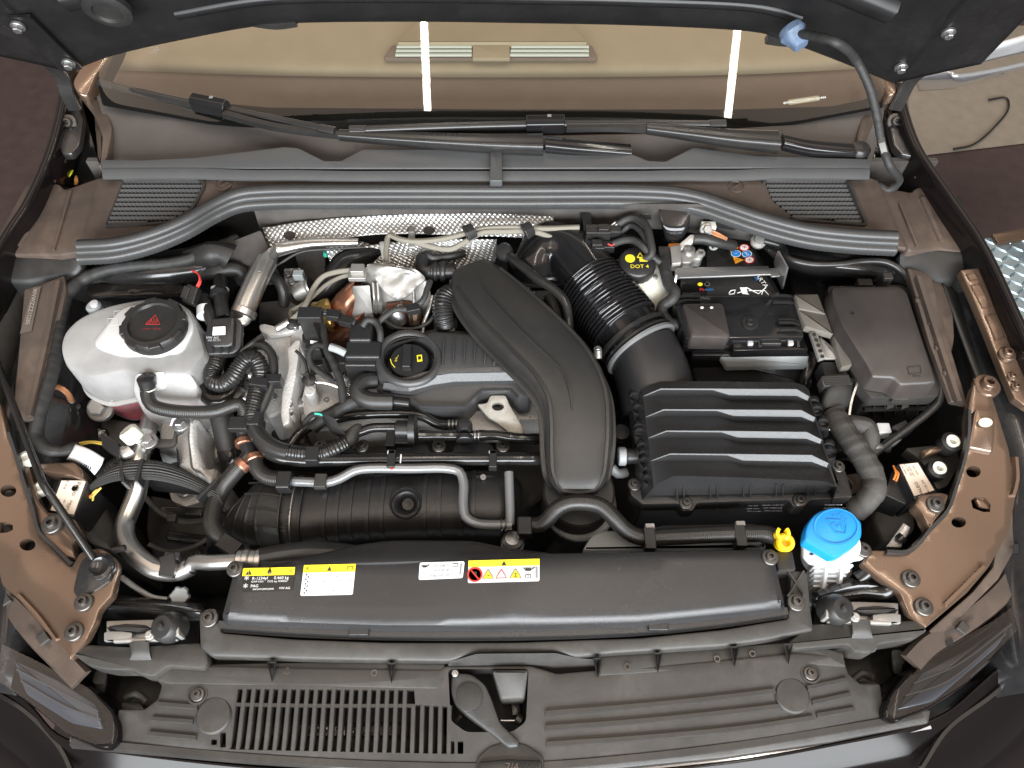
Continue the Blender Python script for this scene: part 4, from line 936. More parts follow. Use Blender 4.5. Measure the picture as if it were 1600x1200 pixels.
# harness over the foil: pale sheathed wires, two clips, connectors
ha=thing('sensor_harness','pale sheathed sensor wires clipped along the foil heat shield','wiring',P(750,365,.06))
tubes('wire',[([P(604,410,.05),P(604,385,.058),P(608,368,.064),P(625,374,.066),P(645,377,.066),P(680,375,.066),P(715,368,.068),P(750,358,.070),P(790,355,.07),P(850,357,.068),P(905,355,.066)],.0045),
 ([P(648,378,.064),P(680,387,.06),P(705,389,.06),P(728,377,.066),P(752,364,.069),P(790,362,.068),P(835,362,.066),P(865,372,.06),P(898,379,.055)],.0045)],'wire_pale',ha,n=10)
for u,v in((735,362),(826,359)):s=sweep('wire_clip',[P(u-6,v-8,.078),P(u,v,.080),P(u+3,v+10,.07)],rect(.016,.008),'satin_black',ha,bevel=.001)
sheet('bracket',[(906,332),(922,332),(926,350),(920,392),(912,396),(910,352)],[(906,332,.072),(922,332,.072),(916,395,.05)],'satin_black',ha,thick=.004,r=2)
for u,v,z in((935,357,.078),(925,381,.066)):
    c=bx('connector',u,v,z,.038,.018,.018,'semi_gloss',ha);bx('latch',u+8,v-3,z+.006,.016,.012,.006,'semi_gloss',c);bx('plug_end',u+26,v,z-.003,.018,.014,.014,'satin_black',c)
tubes('loom',[([P(964,352,.07),P(975,344,.075),P(990,340,.08),P(1008,350,.085),P(1016,375,.08),P(1018,398,.07),P(1008,404,.06)],.006),([P(958,381,.06),P(972,376,.066),P(990,375,.07),P(1008,388,.07),P(1020,402,.06),P(1035,412,.05)],.006),([P(968,366,.06),P(985,352,.07),P(1002,362,.075),P(1012,385,.07)],.005)],'tape_cloth',ha,n=10)
tubes('bare_wires',[([P(952,356,.07),P(958,350,.073),P(964,346,.074)],.0013),([P(952,358,.07),P(960,354,.073),P(966,349,.074)],.0013)],'wire_white',ha,n=6)
tubes('bare_wires',[([P(950,381,.063),P(956,384,.063),P(960,380,.064)],.0013)],'wire_red',ha,n=6)
sw=thing('sensor_wire','twin grey sensor wire running down from a silver clip to the engine','wiring',P(550,425,.05))
tubes('wire',[([P(553,422,.05),P(530,424,.05),P(505,432,.045),P(490,450,.035),P(478,475,.03),P(465,492,.026),P(455,500,.024)],.0042),([P(555,428,.045),P(535,432,.042),P(510,445,.03),P(490,462,.02),P(470,478,.015),P(455,486,.012),P(456,498,.018)],.0035)],'wire_pale',sw,n=10)
bx('silver_clip',558,418,.062,.020,.016,.012,'zinc_white',sw);bx('clip_foot',558,427,.055,.026,.02,.008,'zinc_white',sw)
cyl('wire_plug',P(432,514,.022),P(452,503,.026),.006,'steel',sw);lathe('grommet',[(.009,0),(.009,.004),(.006,.007),(.0001,.008)],P(456,508,.022),(0,0,1),'rubber',sw)
# black coolant elbow plug on the duct side
tag(tube('breather_hose',[P(661,400,.038),P(668,398,.042),P(676,403,.04),P(690,402,.036),P(712,399,.034),P(725,396,.03)],.0062,'rubber'),'thin black breather hose with white tag behind the duct top','hose')
# ignition coils and their loom
def coil(u,v,z,label,m='satin_black'):
    t=thing('ignition_coil',label,'ignition coil',P(u,v,z-.06));p=P(u,v,z)
    cyl('body',p-Vector((0,0,.06)),p-Vector((0,0,.008)),.016,m,t);cyl('collar',p-Vector((0,0,.016)),p-Vector((0,0,.006)),.018,m,t);return t,p
t,p=coil(489,520,.03,'black ignition coil under the upright plug by the aluminium casing');box('plug',p+Vector((0,0,.018)),(.020,0,0),(0,.020,0),(0,0,.045),'semi_gloss',t);box('plug_head',p+Vector((.006,0,.044)),(.034,0,0),(0,.020,0),(0,0,.012),'satin_black',t)
flatpoly('label',[P(485,532,.03),P(496,533,.03),P(495,540,.025),P(485,540,.025)],'label_white',t)
t,p=coil(495,553,.0,'black ignition coil between the aluminium casing and the valve');box('plug',p+Vector((0,0,.012)),(.022,0,0),(0,.020,0),(0,0,.03),'satin_black',t)
t,p=coil(566,522,.03,'black ignition coil with a bolt, in front of the copper exhaust');box('housing',p+Vector((0,-.004,-.01)),(.034,0,0),(0,.032,0),(0,0,.045),'satin_black',t,bevel=.004);bolt(P(566,511,.036),.007,t,'bolt_grey',style='hex')
tl=thing('coil_loom','black taped wiring loom linking the ignition coils','wiring',P(540,500,.03))
tube('loom',[P(503,488,.05),P(520,490,.048),P(540,498,.045),P(556,505,.043)],.0055,'semi_gloss',tl,rf=lumpy(.15,80))
tube('loom',[P(566,510,.045),P(574,500,.05),P(586,503,.046),P(594,518,.04),P(594,535,.03)],.0048,'tape_cloth',tl)
tube('loom',[P(500,500,.03),P(505,520,.025),P(510,545,.02),P(522,570,.015),P(533,600,.01),P(536,630,.0)],.0056,'tape_cloth',tl,rf=lumpy(.12,80,2))
tube('branch',[P(505,540,.022),P(492,540,.03),P(483,552,.028),P(487,570,.02),P(505,585,.014),P(520,595,.012)],.0042,'tape_cloth',tl)
tube('branch',[P(590,505,.04),P(604,492,.044),P(618,484,.044),P(640,482,.044),P(660,470,.05),P(668,450,.052),P(672,440,.05)],.0045,'tape_cloth',tl)
for u,v,z,rt in((520,489,.058,-8),(540,498,.054,-18),(645,479,.052,15)):bx('sleeve_block',u,v,z,.02,.014,.012,'semi_gloss',tl,rot=rt)
vv=thing('control_valve','black finned camshaft control valve beside the oil filler','valve',P(563,570,0))
bx('head',567,545,.036,.052,.030,.012,'satin_black',vv,bevel=.004);bx('body',564,556,.026,.046,.034,.055,'satin_black',vv,bevel=.003)
for i in range(7):box('fin',P(551+i*4.6,571,.008)+Vector((0,-.004,0)),(.0016,0,0),(0,.006,0),(0,0,.026),'satin_black',vv,bevel=0)
bx('fin_plate',562,580,-.004,.042,.014,.005,'satin_black',vv);bx('side_box',532,556,.014,.024,.026,.03,'semi_gloss',vv);tube('feed_plug',[P(516,542,.035),P(528,546,.034),P(540,552,.03)],.006,'grey_rail',vv);flatpoly('data_label',[P(559,561,.027),P(567,561,.027),P(567,568,.02),P(559,568,.02)],'grey_tab',vv)
# fat looped hose beside engine cover and taped arm
tag(tube('loop_hose',[P(586,595,.0),P(570,596,.006),P(560,604,.008),P(560,616,.006),P(575,625,.004),P(600,627,.002),P(612,627,.0)],.0125,'rubber',n=16),'thick black U-shaped hose curling from the engine cover corner','hose')
tag(cyl('hose_nozzle',P(612,627,.0),P(640,630,.0),.006,'semi_gloss'),'thin black nozzle at the end of the U-shaped hose','nozzle')
tag(tube('taped_loom',[P(556,625,-.005),P(540,634,-.008),P(520,645,-.012),P(505,655,-.02),P(490,668,-.03)],.0095,'tape_cloth',rf=lumpy(.12,70)),'black taped loom end lying on the cast aluminium head','wiring')
# pipes in front of the engine cover
fpz=-.02
tag(tube('fuel_rail_pipe',[P(455,695,-.04),P(470,676,-.035),P(495,662,-.03),P(530,653,-.025),P(560,648,-.022),P(645,647,-.022),P(665,652,-.024),P(685,663,-.03),P(715,664,-.03)],.0075,'pipe_gloss'),'glossy black pipe running just below the engine cover','pipe')
pv=thing('purge_valve_line','black purge valve and connected vapour lines in front of the engine','valve',P(640,675,-.03))
tube('vapour_line',[P(540,682,-.02),P(560,676,-.018),P(580,669,-.015),P(600,668,-.015),P(622,668,-.015)],.007,'pipe_gloss',pv)
cyl('valve_body',P(618,672,-.014),P(648,672,-.014),.014,'satin_black',pv);collar('flange',P(638,672,-.014),(1,0,0),.014,.012,'satin_black',pv,.008);bx('valve_bracket',610,685,-.016,.014,.024,.02,'satin_black',pv);bx('valve_foot',630,686,-.014,.024,.014,.018,'satin_black',pv)
tube('vapour_line',[P(655,681,-.018),P(700,681,-.018),P(735,681,-.018),P(775,680,-.018),P(800,684,-.022),P(848,686,-.03)],.0072,'pipe_gloss',pv,rf=lambda s,L:1.12 if int(s/.008)%5<2 else 1)
t2=lathe('tee_joint',[(.010,-.02),(.0115,-.014),(.0115,.006),(.008,.012),(.0001,.013)],P(726,668,-.012),(0,0,1),'satin_black',pv);cyl('tee_cap',P(726,690,-.01),P(726,682,-.01),.012,'satin_black',pv)
for u in(700,706,712,740,746):collar('ferrule',P(u,664 if u<720 else 681,-.030 if u<720 else-.018),(1,0,0),.0072,.0035,'steel',pv,.001)
ms=thing('pressure_sensor','dusty black pressure sensor with plug in front of the cast head','sensor',P(545,685,-.02))
loft('body',[(P(530,695,-.012),Vector((.004,.014,0)),Vector((0,0,.010)),4),(P(548,684,-.008),Vector((.006,.018,0)),Vector((0,0,.012)),5),(P(560,678,-.010),Vector((.004,.013,0)),Vector((0,0,.010)),4)],'dusty_black',ms)
loft('plug',[(P(528,676,.002),Vector((.012,-.006,0)),Vector((0,.002,.009)),5),(P(514,656,.008),Vector((.012,-.006,0)),Vector((0,.002,.009)),5)],'satin_black',ms)
tube('plug_wire',[P(510,652,.008),P(500,648,.008),P(488,648,.004),P(476,660,-.01)],.004,'rubber',ms);tubes('bare_wires',[([P(510,651,.012),P(500,647,.013),P(492,646,.010)],.0016)],'wire_green',ms,n=6)
# intake runner seats between the hose rails
for i,(u,lb)in enumerate(((455,'nearest the hose bundle'),(520,'under the pressure sensor'),(640,'under the purge valve'),(740,'under the tee joint'))):
    t=thing('runner_flange','black intake runner flange '+lb,'intake flange',P(u,695,-.07));sheet('flange',[(u-38,712),(u-28,690),(u+26,690),(u+38,712)],-.045,'satin_black',t,thick=.05,r=8,edge=.004);bolt(P(u+46,697,-.04),.010,t,'bolt_dark')
# ---------------------------------------------------------------- long coolant pipe
lp=thing('coolant_pipe','long straight glossy black coolant pipe crossing in front of the engine','pipe',P(640,716,-.01))
tube('pipe',[P(405,660,.0),P(404,680,-.0),P(412,700,-.002),P(432,713,-.004),P(465,719,-.006),P(520,719,-.006),P(600,718,-.006),P(700,717,-.006),P(800,717,-.006),P(835,717,-.006),P(860,716,-.02)],.0092,'pipe_gloss',lp)
for u in(611,770):s=bx('pipe_clip',u,716,.010,.011,.026,.014,'satin_black',lp);bx('clip_tab',u,706,.010,.011,.006,.006,'grey_tab',s)
for u in(626,):bx('paint_mark',u,716,.0045,.002,.014,.003,'ink_white',lp)
# ---------------------------------------------------------------- intake manifold / charge-air pipe
im=thing('charge_air_manifold','black ribbed charge-air manifold with a round dimple, lying across the engine front','manifold',P(620,790,-.1))
mc=[(482,806,-.062),(540,798,-.062),(620,793,-.062),(720,790,-.062),(790,790,-.062),(815,792,-.068)]
mb_=loft('body',[(P(u,v,z),Vector((0,.047 if u<800 else .03,0)),Vector((0,0,.042 if u<800 else .03)),2.6)for u,v,z in mc],'satin_black',im,n=32,sub=5)
for u in(517,536,556,582,604,668,690,722,742,776,798):
    y0=np.interp(u,[q[0]for q in mc],[q[1]for q in mc]);c=P(u,y0,-.062);V=[]
    arc=[c+Vector((0,math.copysign(abs(math.cos(a))**.77,math.cos(a))*.0478,math.sin(a)**.77*.0430))for a in np.linspace(.25,math.pi-.15,18)]
    sweep('rib',arc,rect(.0024,.006),'satin_black',im,up=(1,0,0))
sweep('lower_flange',[P(482,838,-.085),P(520,834,-.085),P(620,826,-.085),P(720,822,-.085),P(815,820,-.085)],rect(.012,.006),'satin_black',im,bevel=.001)
sweep('upper_flange',[P(545,752,-.035),P(620,746,-.034),P(700,745,-.034),P(800,744,-.034)],rect(.010,.008),'dusty_black',im,bevel=.001)
da=Vector((0,-.35,1)).normalized();dc=P(634,786,-.020)
cut(mb_,lathe('cutter',[(.0185,.03),(.0175,.004),(.008,-.024),(.0001,-.026)][::-1],dc,da,'satin_black',n=28))
lathe('dimple',[(.0225,-.012),(.0222,.0015),(.0208,.0028),(.0188,.0012),(.0176,-.002),(.0082,-.0235),(.0001,-.025)],dc,da,'satin_black',im,cap0=False)
for u in(624,645):sweep('dimple_rib',[P(u,770,-.024),P(u-.5,752,-.026)],rect(.002,.006),'satin_black',im,smooth=False)
bx('mount_pad',756,752,-.022,.03,.02,.016,'satin_black',im);lathe('insert',[(.004,0),(.004,.002),(.002,.002),(.002,-.002),(.0001,-.002)],P(755,746,-.019),(0,0,1),'zinc_white',im)
for u in(662,738):bx('foot_clip',u+6,828,-.068,.026,.02,.02,'satin_black',im)
words('cast_lettering','>PA6-GF30<',P(578,834,-.079),.009,'ink_grey',im);flatpoly('code_plate',[P(540,832,-.0785),P(554,832,-.0785),P(554,839,-.0785),P(540,839,-.0785)],'grey_tab',im)
tb=thing('charge_air_hose','black ribbed charge-air hose elbow with a grey band clamp','hose',P(410,810,-.1))
hp_=[(372,838,-.12),(376,812,-.09),(395,800,-.07),(425,800,-.062),(455,805,-.060),(482,806,-.062)]
loft('elbow',[(P(*q),(Vector((.75,.66,0))if i<2 else Vector((.3,.95,0))if i==2 else Vector((0,1,0)))*.047,Vector((0,0,.043)),2.2)for i,q in enumerate(hp_)],'rubber',tb,n=28,sub=24,rf=lambda s:1.0+(.028 if(s%.0125)<.0022 and s<.10 else 0))
for a in(.55,.95,1.4,1.85,2.3):sweep('length_rib',[P(u,v,z)+Vector((0,math.cos(a)*.048,math.sin(a)*.0445))for u,v,z in hp_[2:5]],rect(.002,.003),'rubber',tb)
def band(name,c,ry,rz,w_,m,parent):
    c=Vector(c);arc=[c+Vector((0,math.cos(a)*ry,math.sin(a)*rz))*(1+.07*abs(math.sin(2*a)))for a in np.linspace(-.5,math.pi+.5,26)];return sweep(name,arc,rect(w_,.0016),m,parent,up=(1,0,0))
band('band_clamp',P(469,805,-.062),.0495,.0455,.008,'steel',tb);band('end_collar',P(482,806,-.062),.0495,.0455,.006,'satin_black',tb);band('end_collar',P(452,804,-.061),.0485,.0445,.012,'rubber',tb)
words('cast_lettering','MVC 35',P(447,812,-.012),.010,'rubber',tb,x=(0,1,0))
# ---------------------------------------------------------------- grey metal coolant line with plastic quick-connects
gl=thing('grey_coolant_line','bent grey metal coolant line above the charge-air manifold','pipe',P(640,735,.0))
tube('line',[P(452,752,-.008),P(480,753,-.006),P(510,754,-.004),P(530,748,-.002),P(555,735,.0),P(575,732,.0),P(640,732,.0),P(700,732,.0),P(718,737,-.001),P(724,752,-.003),P(724,790,-.006),P(728,808,-.008),P(745,818,-.010),P(775,820,-.012),P(800,820,-.012)],.0066,'grey_pipe',gl)
tube('branch',[P(797,820,-.012),P(797,800,-.008),P(796,770,-.004),P(795,738,-.0)],.0062,'grey_pipe',gl)
collar('line_clamp',P(495,754,-.005),(1,0,0),.0075,.014,'steel',gl,.0015);bx('line_bracket',500,750,.006,.016,.02,.01,'dusty_black',gl)
for u,v,z in((442,748,-.006),(820,820,-.011)):
    c=bx('quick_connect',u,v,z+.013,.020,.026,.022,'satin_black',gl,bevel=.003)
    for dx in(-9,9):collar('white_ring',P(u+dx,v,z),(1,0,0),.0088,.002,'white_plastic',c,.0008)
for u in(782,788):collar('ferrule',P(u,820,-.012),(1,0,0),.007,.003,'steel',gl,.0014)
bx('line_mark',612,731,.0072,.004,.005,.001,'ink_red',gl)
tag(lathe('water_neck',[(.013,-.05),(.013,-.01),(.016,-.008),(.016,.0),(.014,.002),(.014,.01),(.010,.014),(.0001,.015)],P(801,848,-.04),(0,.1,1),'steel'),'grey metal threaded neck below the coolant line branch','fitting')
tag(tube('coolant_hose',[P(826,820,-.012),P(843,820,-.008),P(855,812,-.0),P(868,797,.012),P(885,787,.018),P(915,785,.02),P(940,791,.02),P(958,808,.018),P(980,830,.012),P(1005,840,.01),P(1040,839,.01),P(1120,835,.012),P(1170,834,.013),P(1195,834,.013),P(1215,840,.012)],.0108,'hose_rubber',n=16),'black ribbed coolant hose bending past the air box to the yellow clip','hose')
# ================================================================ COOLANT TANK SIDE
st=grid('strut_tower',[[P(120,410,.01),P(200,398,.03),P(280,390,.035),P(360,378,.035),P(410,372,.02)],
 [P(122,430,.02),P(200,420,.045),P(280,412,.05),P(350,402,.045),P(400,396,.02)],
 [P(120,452,.005),P(200,446,.025),P(280,440,.03),P(340,430,.025),P(385,425,-.01)],
 [P(115,475,-.03),P(200,470,-.02),P(280,465,-.02),P(335,460,-.03),P(370,455,-.06)],
 [P(105,560,-.08),P(200,540,-.09),P(280,540,-.1),P(330,520,-.12),P(365,500,-.16)],
 [P(95,660,-.12),P(180,690,-.14),P(260,690,-.2),P(330,640,-.25),P(380,600,-.3)]],'bay_paint',sub=(5,5),thick=.003)
tag(st,'glossy black strut tower metal behind and under the coolant tank','body panel')
tag(sheet('tar_pad',[(130,452,8),(150,442),(275,440),(290,446),(285,458),(140,463)],.028,'pipe_gloss',thick=.008,r=7,edge=.003,res=8,dz=lambda u,v:.0015*noise.noise(Vector((u*.25,v*.25,0)))),'wrinkled glossy black sealing strip behind the coolant tank','seal strip')
tag(sheet('tar_pad',[(90,660),(165,668),(172,680),(160,690),(90,676)],[(90,660,-.06),(170,670,-.08),(160,690,-.085)],'pipe_gloss',thick=.01,r=6,edge=.003,res=7,dz=lambda u,v:.002*noise.noise(Vector((u*.25,v*.25,3)))),'wrinkled glossy black sealing strip in front of the coolant tank','seal strip')
rl=thing('wing_rail','dusty brown metal wing rail beside the coolant tank, with punched numbers','body rail',P(60,560,.03))
RZ=[(52,447,.06),(100,430,.058),(25,655,.03),(52,655,.028)]
sheet('plate',[(38,452),(60,446),(100,430),(104,452),(84,545),(54,658),(20,652),(30,540)],RZ,'brown_dusty',rl,thick=.008,r=3,res=18)
sweep('fold',[P(92,440,.062),P(72,540,.046),P(46,650,.032)],[(-.004,-.004),(.004,-.004),(.003,.003),(-.003,.003)],'brown_dusty',rl)
flatpoly('number_patch',[P(52,449,.0612),P(64,447,.061),P(49,517,.0512),P(31,521,.051)],'label_dim',rl)
words('number','WVWZZZ1S285',P(50,480,.0565),.0085,'ink_dim',rl,x=P(42,520,.05)-P(58,450,.061),lift=.002)
tag(tube('wing_harness',[P(372,374,.05),P(345,385,.055),P(318,392,.058),P(300,404,.056),P(262,412,.05),P(205,416,.048),P(160,424,.046),P(125,440,.044),P(105,462,.042),P(97,490,.04),P(92,530,.038),P(82,580,.034),P(70,620,.028),P(60,655,.02),P(56,680,.012),P(70,700,.006),P(95,706,.0),P(125,700,-.005)],.0090,'tape_cloth',rf=lumpy(.14,70,5)),'thick taped black harness following the wing rail round the coolant tank','wiring')
# ---------------------------------------------------------------- coolant tank
ctk=thing('coolant_tank','milky white coolant expansion tank with pink coolant and black cap','coolant tank',P(210,570,-.08))
top_o=[(92,545,20),(98,518,14),(122,494,20),(168,475,20),(226,464,20),(272,465),(298,482),(310,512),(321,550),(296,582),(205,582),(192,579),(138,590,14),(102,574,14)]
sheet('upper_shell',top_o,[(95,545,.050),(225,466,.058),(320,548,.050),(200,580,.046)],'reservoir_wall',ctk,bottom=-.022,r=8,edge=.008,flare=1.03,res=0)
mid_o=[(P(u,v,.05).x,P(u,v,.05).y)for u,v in rc(top_o,8)]
cx=sum(p[0]for p in mid_o)/len(mid_o);cy=sum(p[1]for p in mid_o)/len(mid_o)
def ringshape(name,k,z0,z1,k1,m,parent,e=0):
    n=len(mid_o);V=[Vector((cx+(x-cx)*k,cy+(y-cy)*k,z0))for x,y in mid_o]+[Vector((cx+(x-cx)*k1,cy+(y-cy)*k1,z1))for x,y in mid_o]
    F=[(i,(i+1)%n,n+(i+1)%n,n+i)for i in range(n)]+[tuple(reversed(range(n))),tuple(range(n,2*n))]
    return obj(name,V,F,m,parent,bevel=.001)
ringshape('seam_flange',1.065,-.022,-.027,1.065,'milky',ctk)
ringshape('lower_shell',1.02,-.027,-.085,.93,'reservoir_lower',ctk)
ringshape('coolant',.985,-.034,-.083,.915,'coolant',ctk)
sheet('raised_deck',[(140,540,20),(190,478,20),(268,470),(296,488),(304,512),(284,550),(190,556)],[(140,540,.053),(260,470,.060),(300,510,.056),(200,556,.052)],'milky',ctk,thick=.006,r=14,edge=.003)
fr_=sheet('front_pod',[(210,580),(296,580),(310,602),(300,650),(225,648),(206,610)],[(210,580,.044),(296,580,.044),(300,640,.0),(225,640,.0)],'reservoir_wall',ctk,bottom=-.075,r=9,edge=.006)
sheet('pod_recess',[(214,584),(256,580),(260,606),(224,616)],[(214,584,.045),(256,580,.0455),(240,612,.022)],'milky',ctk,thick=.003,r=4)
pc=P(246,516,.062)
lathe('filler_neck',[(.040,-.012),(.040,.004),(.036,.006)],pc,(0,0,1),'milky',ctk)
cap=lathe('cap',[(.0425,-.002),(.0435,.004),(.0435,.015),(.041,.019),(.034,.0195),(.032,.0155),(.0001,.0155)],pc,(0,0,1),'rubber',ctk,n=48,lug=lambda k,h:1.035 if(k*8)%1<.42 and h>0 and h<.0193 else 1)
for a in range(8):
    q=a*math.pi/4+.3;box('grip',pc+Vector((math.cos(q)*.041,math.sin(q)*.041,.013)),Vector((-math.sin(q),math.cos(q),0))*.017,Vector((math.cos(q),math.sin(q),0))*.009,(0,0,.013),'rubber',cap,bevel=.002)
ct_=pc+Vector((0,0,.0155))
def outline_mark(name,pts,w_,m,parent,up=(0,0,1)):return sweep(name,pts,rect(w_,.0006),m,parent,smooth=False,up=up)
tri=[ct_+Vector((x*.001,y*.001,.0005))for x,y in((-10,-1),(0,15),(10,-1),(-10,-1))]
outline_mark('hot_mark',tri,.0014,'ink_red_dim',cap)
for x in(-4,0,4):outline_mark('steam_mark',[ct_+Vector((x*.001-.001,.001,.0006)),ct_+Vector((x*.001+.001,.005,.0006)),ct_+Vector((x*.001-.001,.009,.0006))],.0013,'ink_red_dim',cap)
words('cap_text','1.4 bar / 20 psi',ct_+Vector((0,-.009,0)),.0045,'ink_red_dim',cap)
lathe('level_sensor_knob',[(.011,-.01),(.011,.002),(.008,.005),(.0001,.005)],P(147,480,.045),(0,0,1),'grey_rail',ctk);lathe('level_sensor_knob',[(.006,0),(.006,.004),(.0001,.005)],P(148,476,.05),(0,0,1),'grey_tab',ctk)
for(u,v),s_ in(((177,502),1),((185,490),.8)):outline_mark('embossed_book',[P(u-8*s_,v-4,.0565),P(u+8*s_,v-5,.0572),P(u+8*s_,v+5,.0565),P(u-8*s_,v+6,.056),P(u-8*s_,v-4,.0565)],.0009,'milky',ctk)
sweep('embossed_arrow',[P(178,520,.0545),P(171,530,.0535)],rect(.006,.001),'label_cream',ctk,smooth=False)
words('level_text','max  . . . .',P(180,614,-.001),.006,'ink_grey',ctk,n=(0,-1,.2))
outline_mark('warning_triangle',[P(172,630,-.02),P(175,624,-.012),P(178,630,-.02),P(172,630,-.02)],.0007,'ink_white',ctk,up=(0,-1,.3))
tag(tube('tank_hose',[P(233,586,.042),P(231,600,.04),P(230,616,.034),P(237,632,.028),P(258,640,.026),P(300,644,.024),P(340,642,.022),P(362,634,.022),P(375,632,.020),P(382,642,.016),P(381,660,.008),P(380,676,.0),P(384,690,-.004)],.0095,'hose_rubber',n=16),'black hose looping from the front of the coolant tank to the hose tee','hose')
hc=thing('hose_clip','small black spring clip with white tabs on the tank hose','hose clip',P(232,596,.05));collar('clip_band',P(231.5,602,.039),(0,.35,1),.0100,.014,'satin_black',hc,.002);collar('white_ring',P(231.3,608,.0365),(0,.6,1),.0100,.0015,'cream_plastic',hc,.001);bx('clip_ear',222,596,.046,.006,.008,.01,'satin_black',hc)
cp=thing('tank_plug','black electrical plug at the rear corner of the coolant tank','connector',P(300,465,.05));box('plug',P(300,462,.068),Vector((.018,-.008,0)),Vector((.008,.022,.012)),(0,-.006,.016),'semi_gloss',cp,bevel=.002);box('plug_latch',P(292,458,.072),Vector((.010,-.004,0)),Vector((.006,.016,.008)),(0,-.006,.012),'satin_black',cp);tubes('plug_wires',[([P(306,450,.078),P(312,438,.082),P(310,428,.08),P(300,423,.07)],.0015),([P(309,450,.078),P(314,440,.08),P(311,432,.078)],.0012)],'wire_red',cp,n=6)
# ---------------------------------------------------------------- sensor box with white square label, hoses into it
sb=thing('vent_valve_box','flat black valve box with a white square label beside the coolant tank','valve box',P(345,530,.02))
sheet('flange',[(318,548,8),(324,500,8),(366,494,10),(378,502,8),(376,542,10),(366,552,10),(324,554,10)],[(318,550,.038),(370,500,.056),(372,548,.038)],'satin_black',sb,thick=.010,r=8,edge=.002)
sheet('lid',[(327,534),(330,497),(366,494),(364,536),(358,541),(332,542)],[(327,536,.052),(366,496,.066),(362,538,.051)],'satin_black',sb,thick=.016,r=5,edge=.003)
for u in(333,346,358):sweep('lid_rib',[P(u,543,.049),P(u-.5,551,.041)],rect(.002,.004),'satin_black',sb,smooth=False)
flatpoly('label',[P(333,511,.0632),P(352,510,.0634),P(352,523,.058),P(332,524,.058)],'label_white',sb);words('maker_text','VW AG',P(332,528,.0565),.0055,'grey_tab',sb,n=(0,-.25,.97));words('small_text','5QE 422 371',P(335,532,.0550),.0035,'grey_tab',sb,n=(0,-.25,.97))
vh=thing('vent_hose','short black hose with a white clamp rising straight above the valve box','hose',P(345,470,.03));vh2=thing('vent_hose','short black hose with a wide white band, between valve box and tank plug','hose',P(325,480,.03))
tube('hose',[P(345,432,.03),P(344,452,.045),P(345,470,.050),P(347,485,.052),P(349,498,.05)],.0105,'hose_plain',vh);collar('clamp',P(344,449,.043),(0,-.8,-.3),.0108,.008,'white_plastic',vh);collar('sleeve',P(344,456,.047),(0,-.95,-.1),.0115,.014,'satin_black',vh)
tube('hose',[P(318,466,.045),P(322,478,.052),P(328,492,.054),P(332,505,.05)],.0095,'hose_plain',vh2);collar('clamp',P(321,480,.051),(.2,-1,-.1),.0100,.018,'white_plastic',vh2)
cyl('metal_pipe',P(375,520,.03),P(369,548,.0),.006,'aluminium',vh)
# aluminium strut brace and its bent end
ab=thing('strut_brace','dull aluminium brace tube slanting across to the bulkhead','strut brace',P(375,500,.05))
tube('tube',[P(379,488,.045),P(392,458,.052),P(406,428,.058),P(416,408,.06)],.0165,'aluminium',ab,n=18,step=.01)
loft('bent_end',[(P(414,412,.059),Vector((.016,.004,0)),Vector((0,0,.016)),2),(P(424,398,.060),Vector((.012,.012,0)),Vector((0,0,.014)),2),(P(445,388,.058),Vector((.002,.011,0)),Vector((0,0,.009)),2.6),(P(490,380,.056),Vector((0,.008,0)),Vector((0,0,.006)),3),(P(560,378,.052),Vector((0,.006,0)),Vector((0,0,.004)),3)],'aluminium',ab,n=18)
collar('end_collar',P(384,482,.046),P(376,500,.04)-P(384,482,.046),.0165,.012,'aluminium',ab,.002);lathe('end_foot',[(.017,0),(.019,.006),(.015,.012),(.013,.014)],P(376,500,.026),(0,.2,1),'aluminium',ab)
flatpoly('tube_label',[P(408,406,.0775),P(417,404,.0775),P(410,423,.0755),P(402,424,.0755)],'bolt_grey',ab)
# grey felt duct block and rubber boot at the bulkhead corner
tag(sheet('felt_block',Z([(200,200),(430,110),(490,250),(280,360),(200,300)],300,330),[(350,380,.06),(407,358,.07),(420,392,.055),(370,420,.03)],'felt',bottom=-.02,r=5,edge=.004),'brown-grey felt-covered block at the bulkhead corner above the strut brace','insulation')
tag(tube('corner_boot',[P(300,405,.04),P(325,398,.056),P(345,395,.062),P(360,402,.055)],.019,'rubber',rf=lumpy(.2,60,8)),'black rubber boot where the harness meets the bulkhead corner','boot')
tag(tube('corner_hose',[P(318,428,.03),P(340,424,.036),P(362,420,.036),P(378,424,.03),P(376,434,.02)],.012,'rubber',rf=lumpy(.2,60,9)),'sagging black rubber tube above the valve box','hose')
hb=thing('hydraulic_unit','cast metal brake hydraulic unit deep behind the strut brace','hydraulic unit',P(455,450,-.05))
sheet('metal_body',Z([(420,260),(600,250),(590,480),(440,530)],380,380,.15),[(443,419,.0),(470,418,.0),(450,458,-.02)],'cast_aluminium',hb,bottom=-.12,r=3,edge=.002)
cyl('motor',P(462,458,-.02),P(484,448,-.01),.018,'zinc_white',hb);cyl('motor_cap',P(484,448,-.01),P(487,447,-.009),.017,'steel',hb)
for u,v in((449,428),(462,424),(455,440)):bolt(P(u,v,.003),.006,hb,'bolt_grey',style='hex')
box('connector_block',P(467,430,.012),(.016,0,0),(0,.012,0),(0,0,.014),'grey_rail',hb);sheet('control_box',[(405,472),(448,468),(470,480),(472,505),(404,508)],[(405,472,-.01),(470,480,-.01),(404,508,-.03)],'satin_black',hb,bottom=-.1,r=3);tube('unit_hose',[P(425,432,.02),P(436,440,.02),P(443,455,.01),P(444,475,-.01)],.009,'rubber',hb)
sheet('rear_box',[(460,395),(508,388),(508,428),(490,440),(470,430)],[(460,395,.0),(508,390,.0),(480,440,-.03)],'felt',hb,bottom=-.06,r=3);cyl('green_plug',P(509,394,.012),P(509,400,.004),.004,'wire_green',hb)
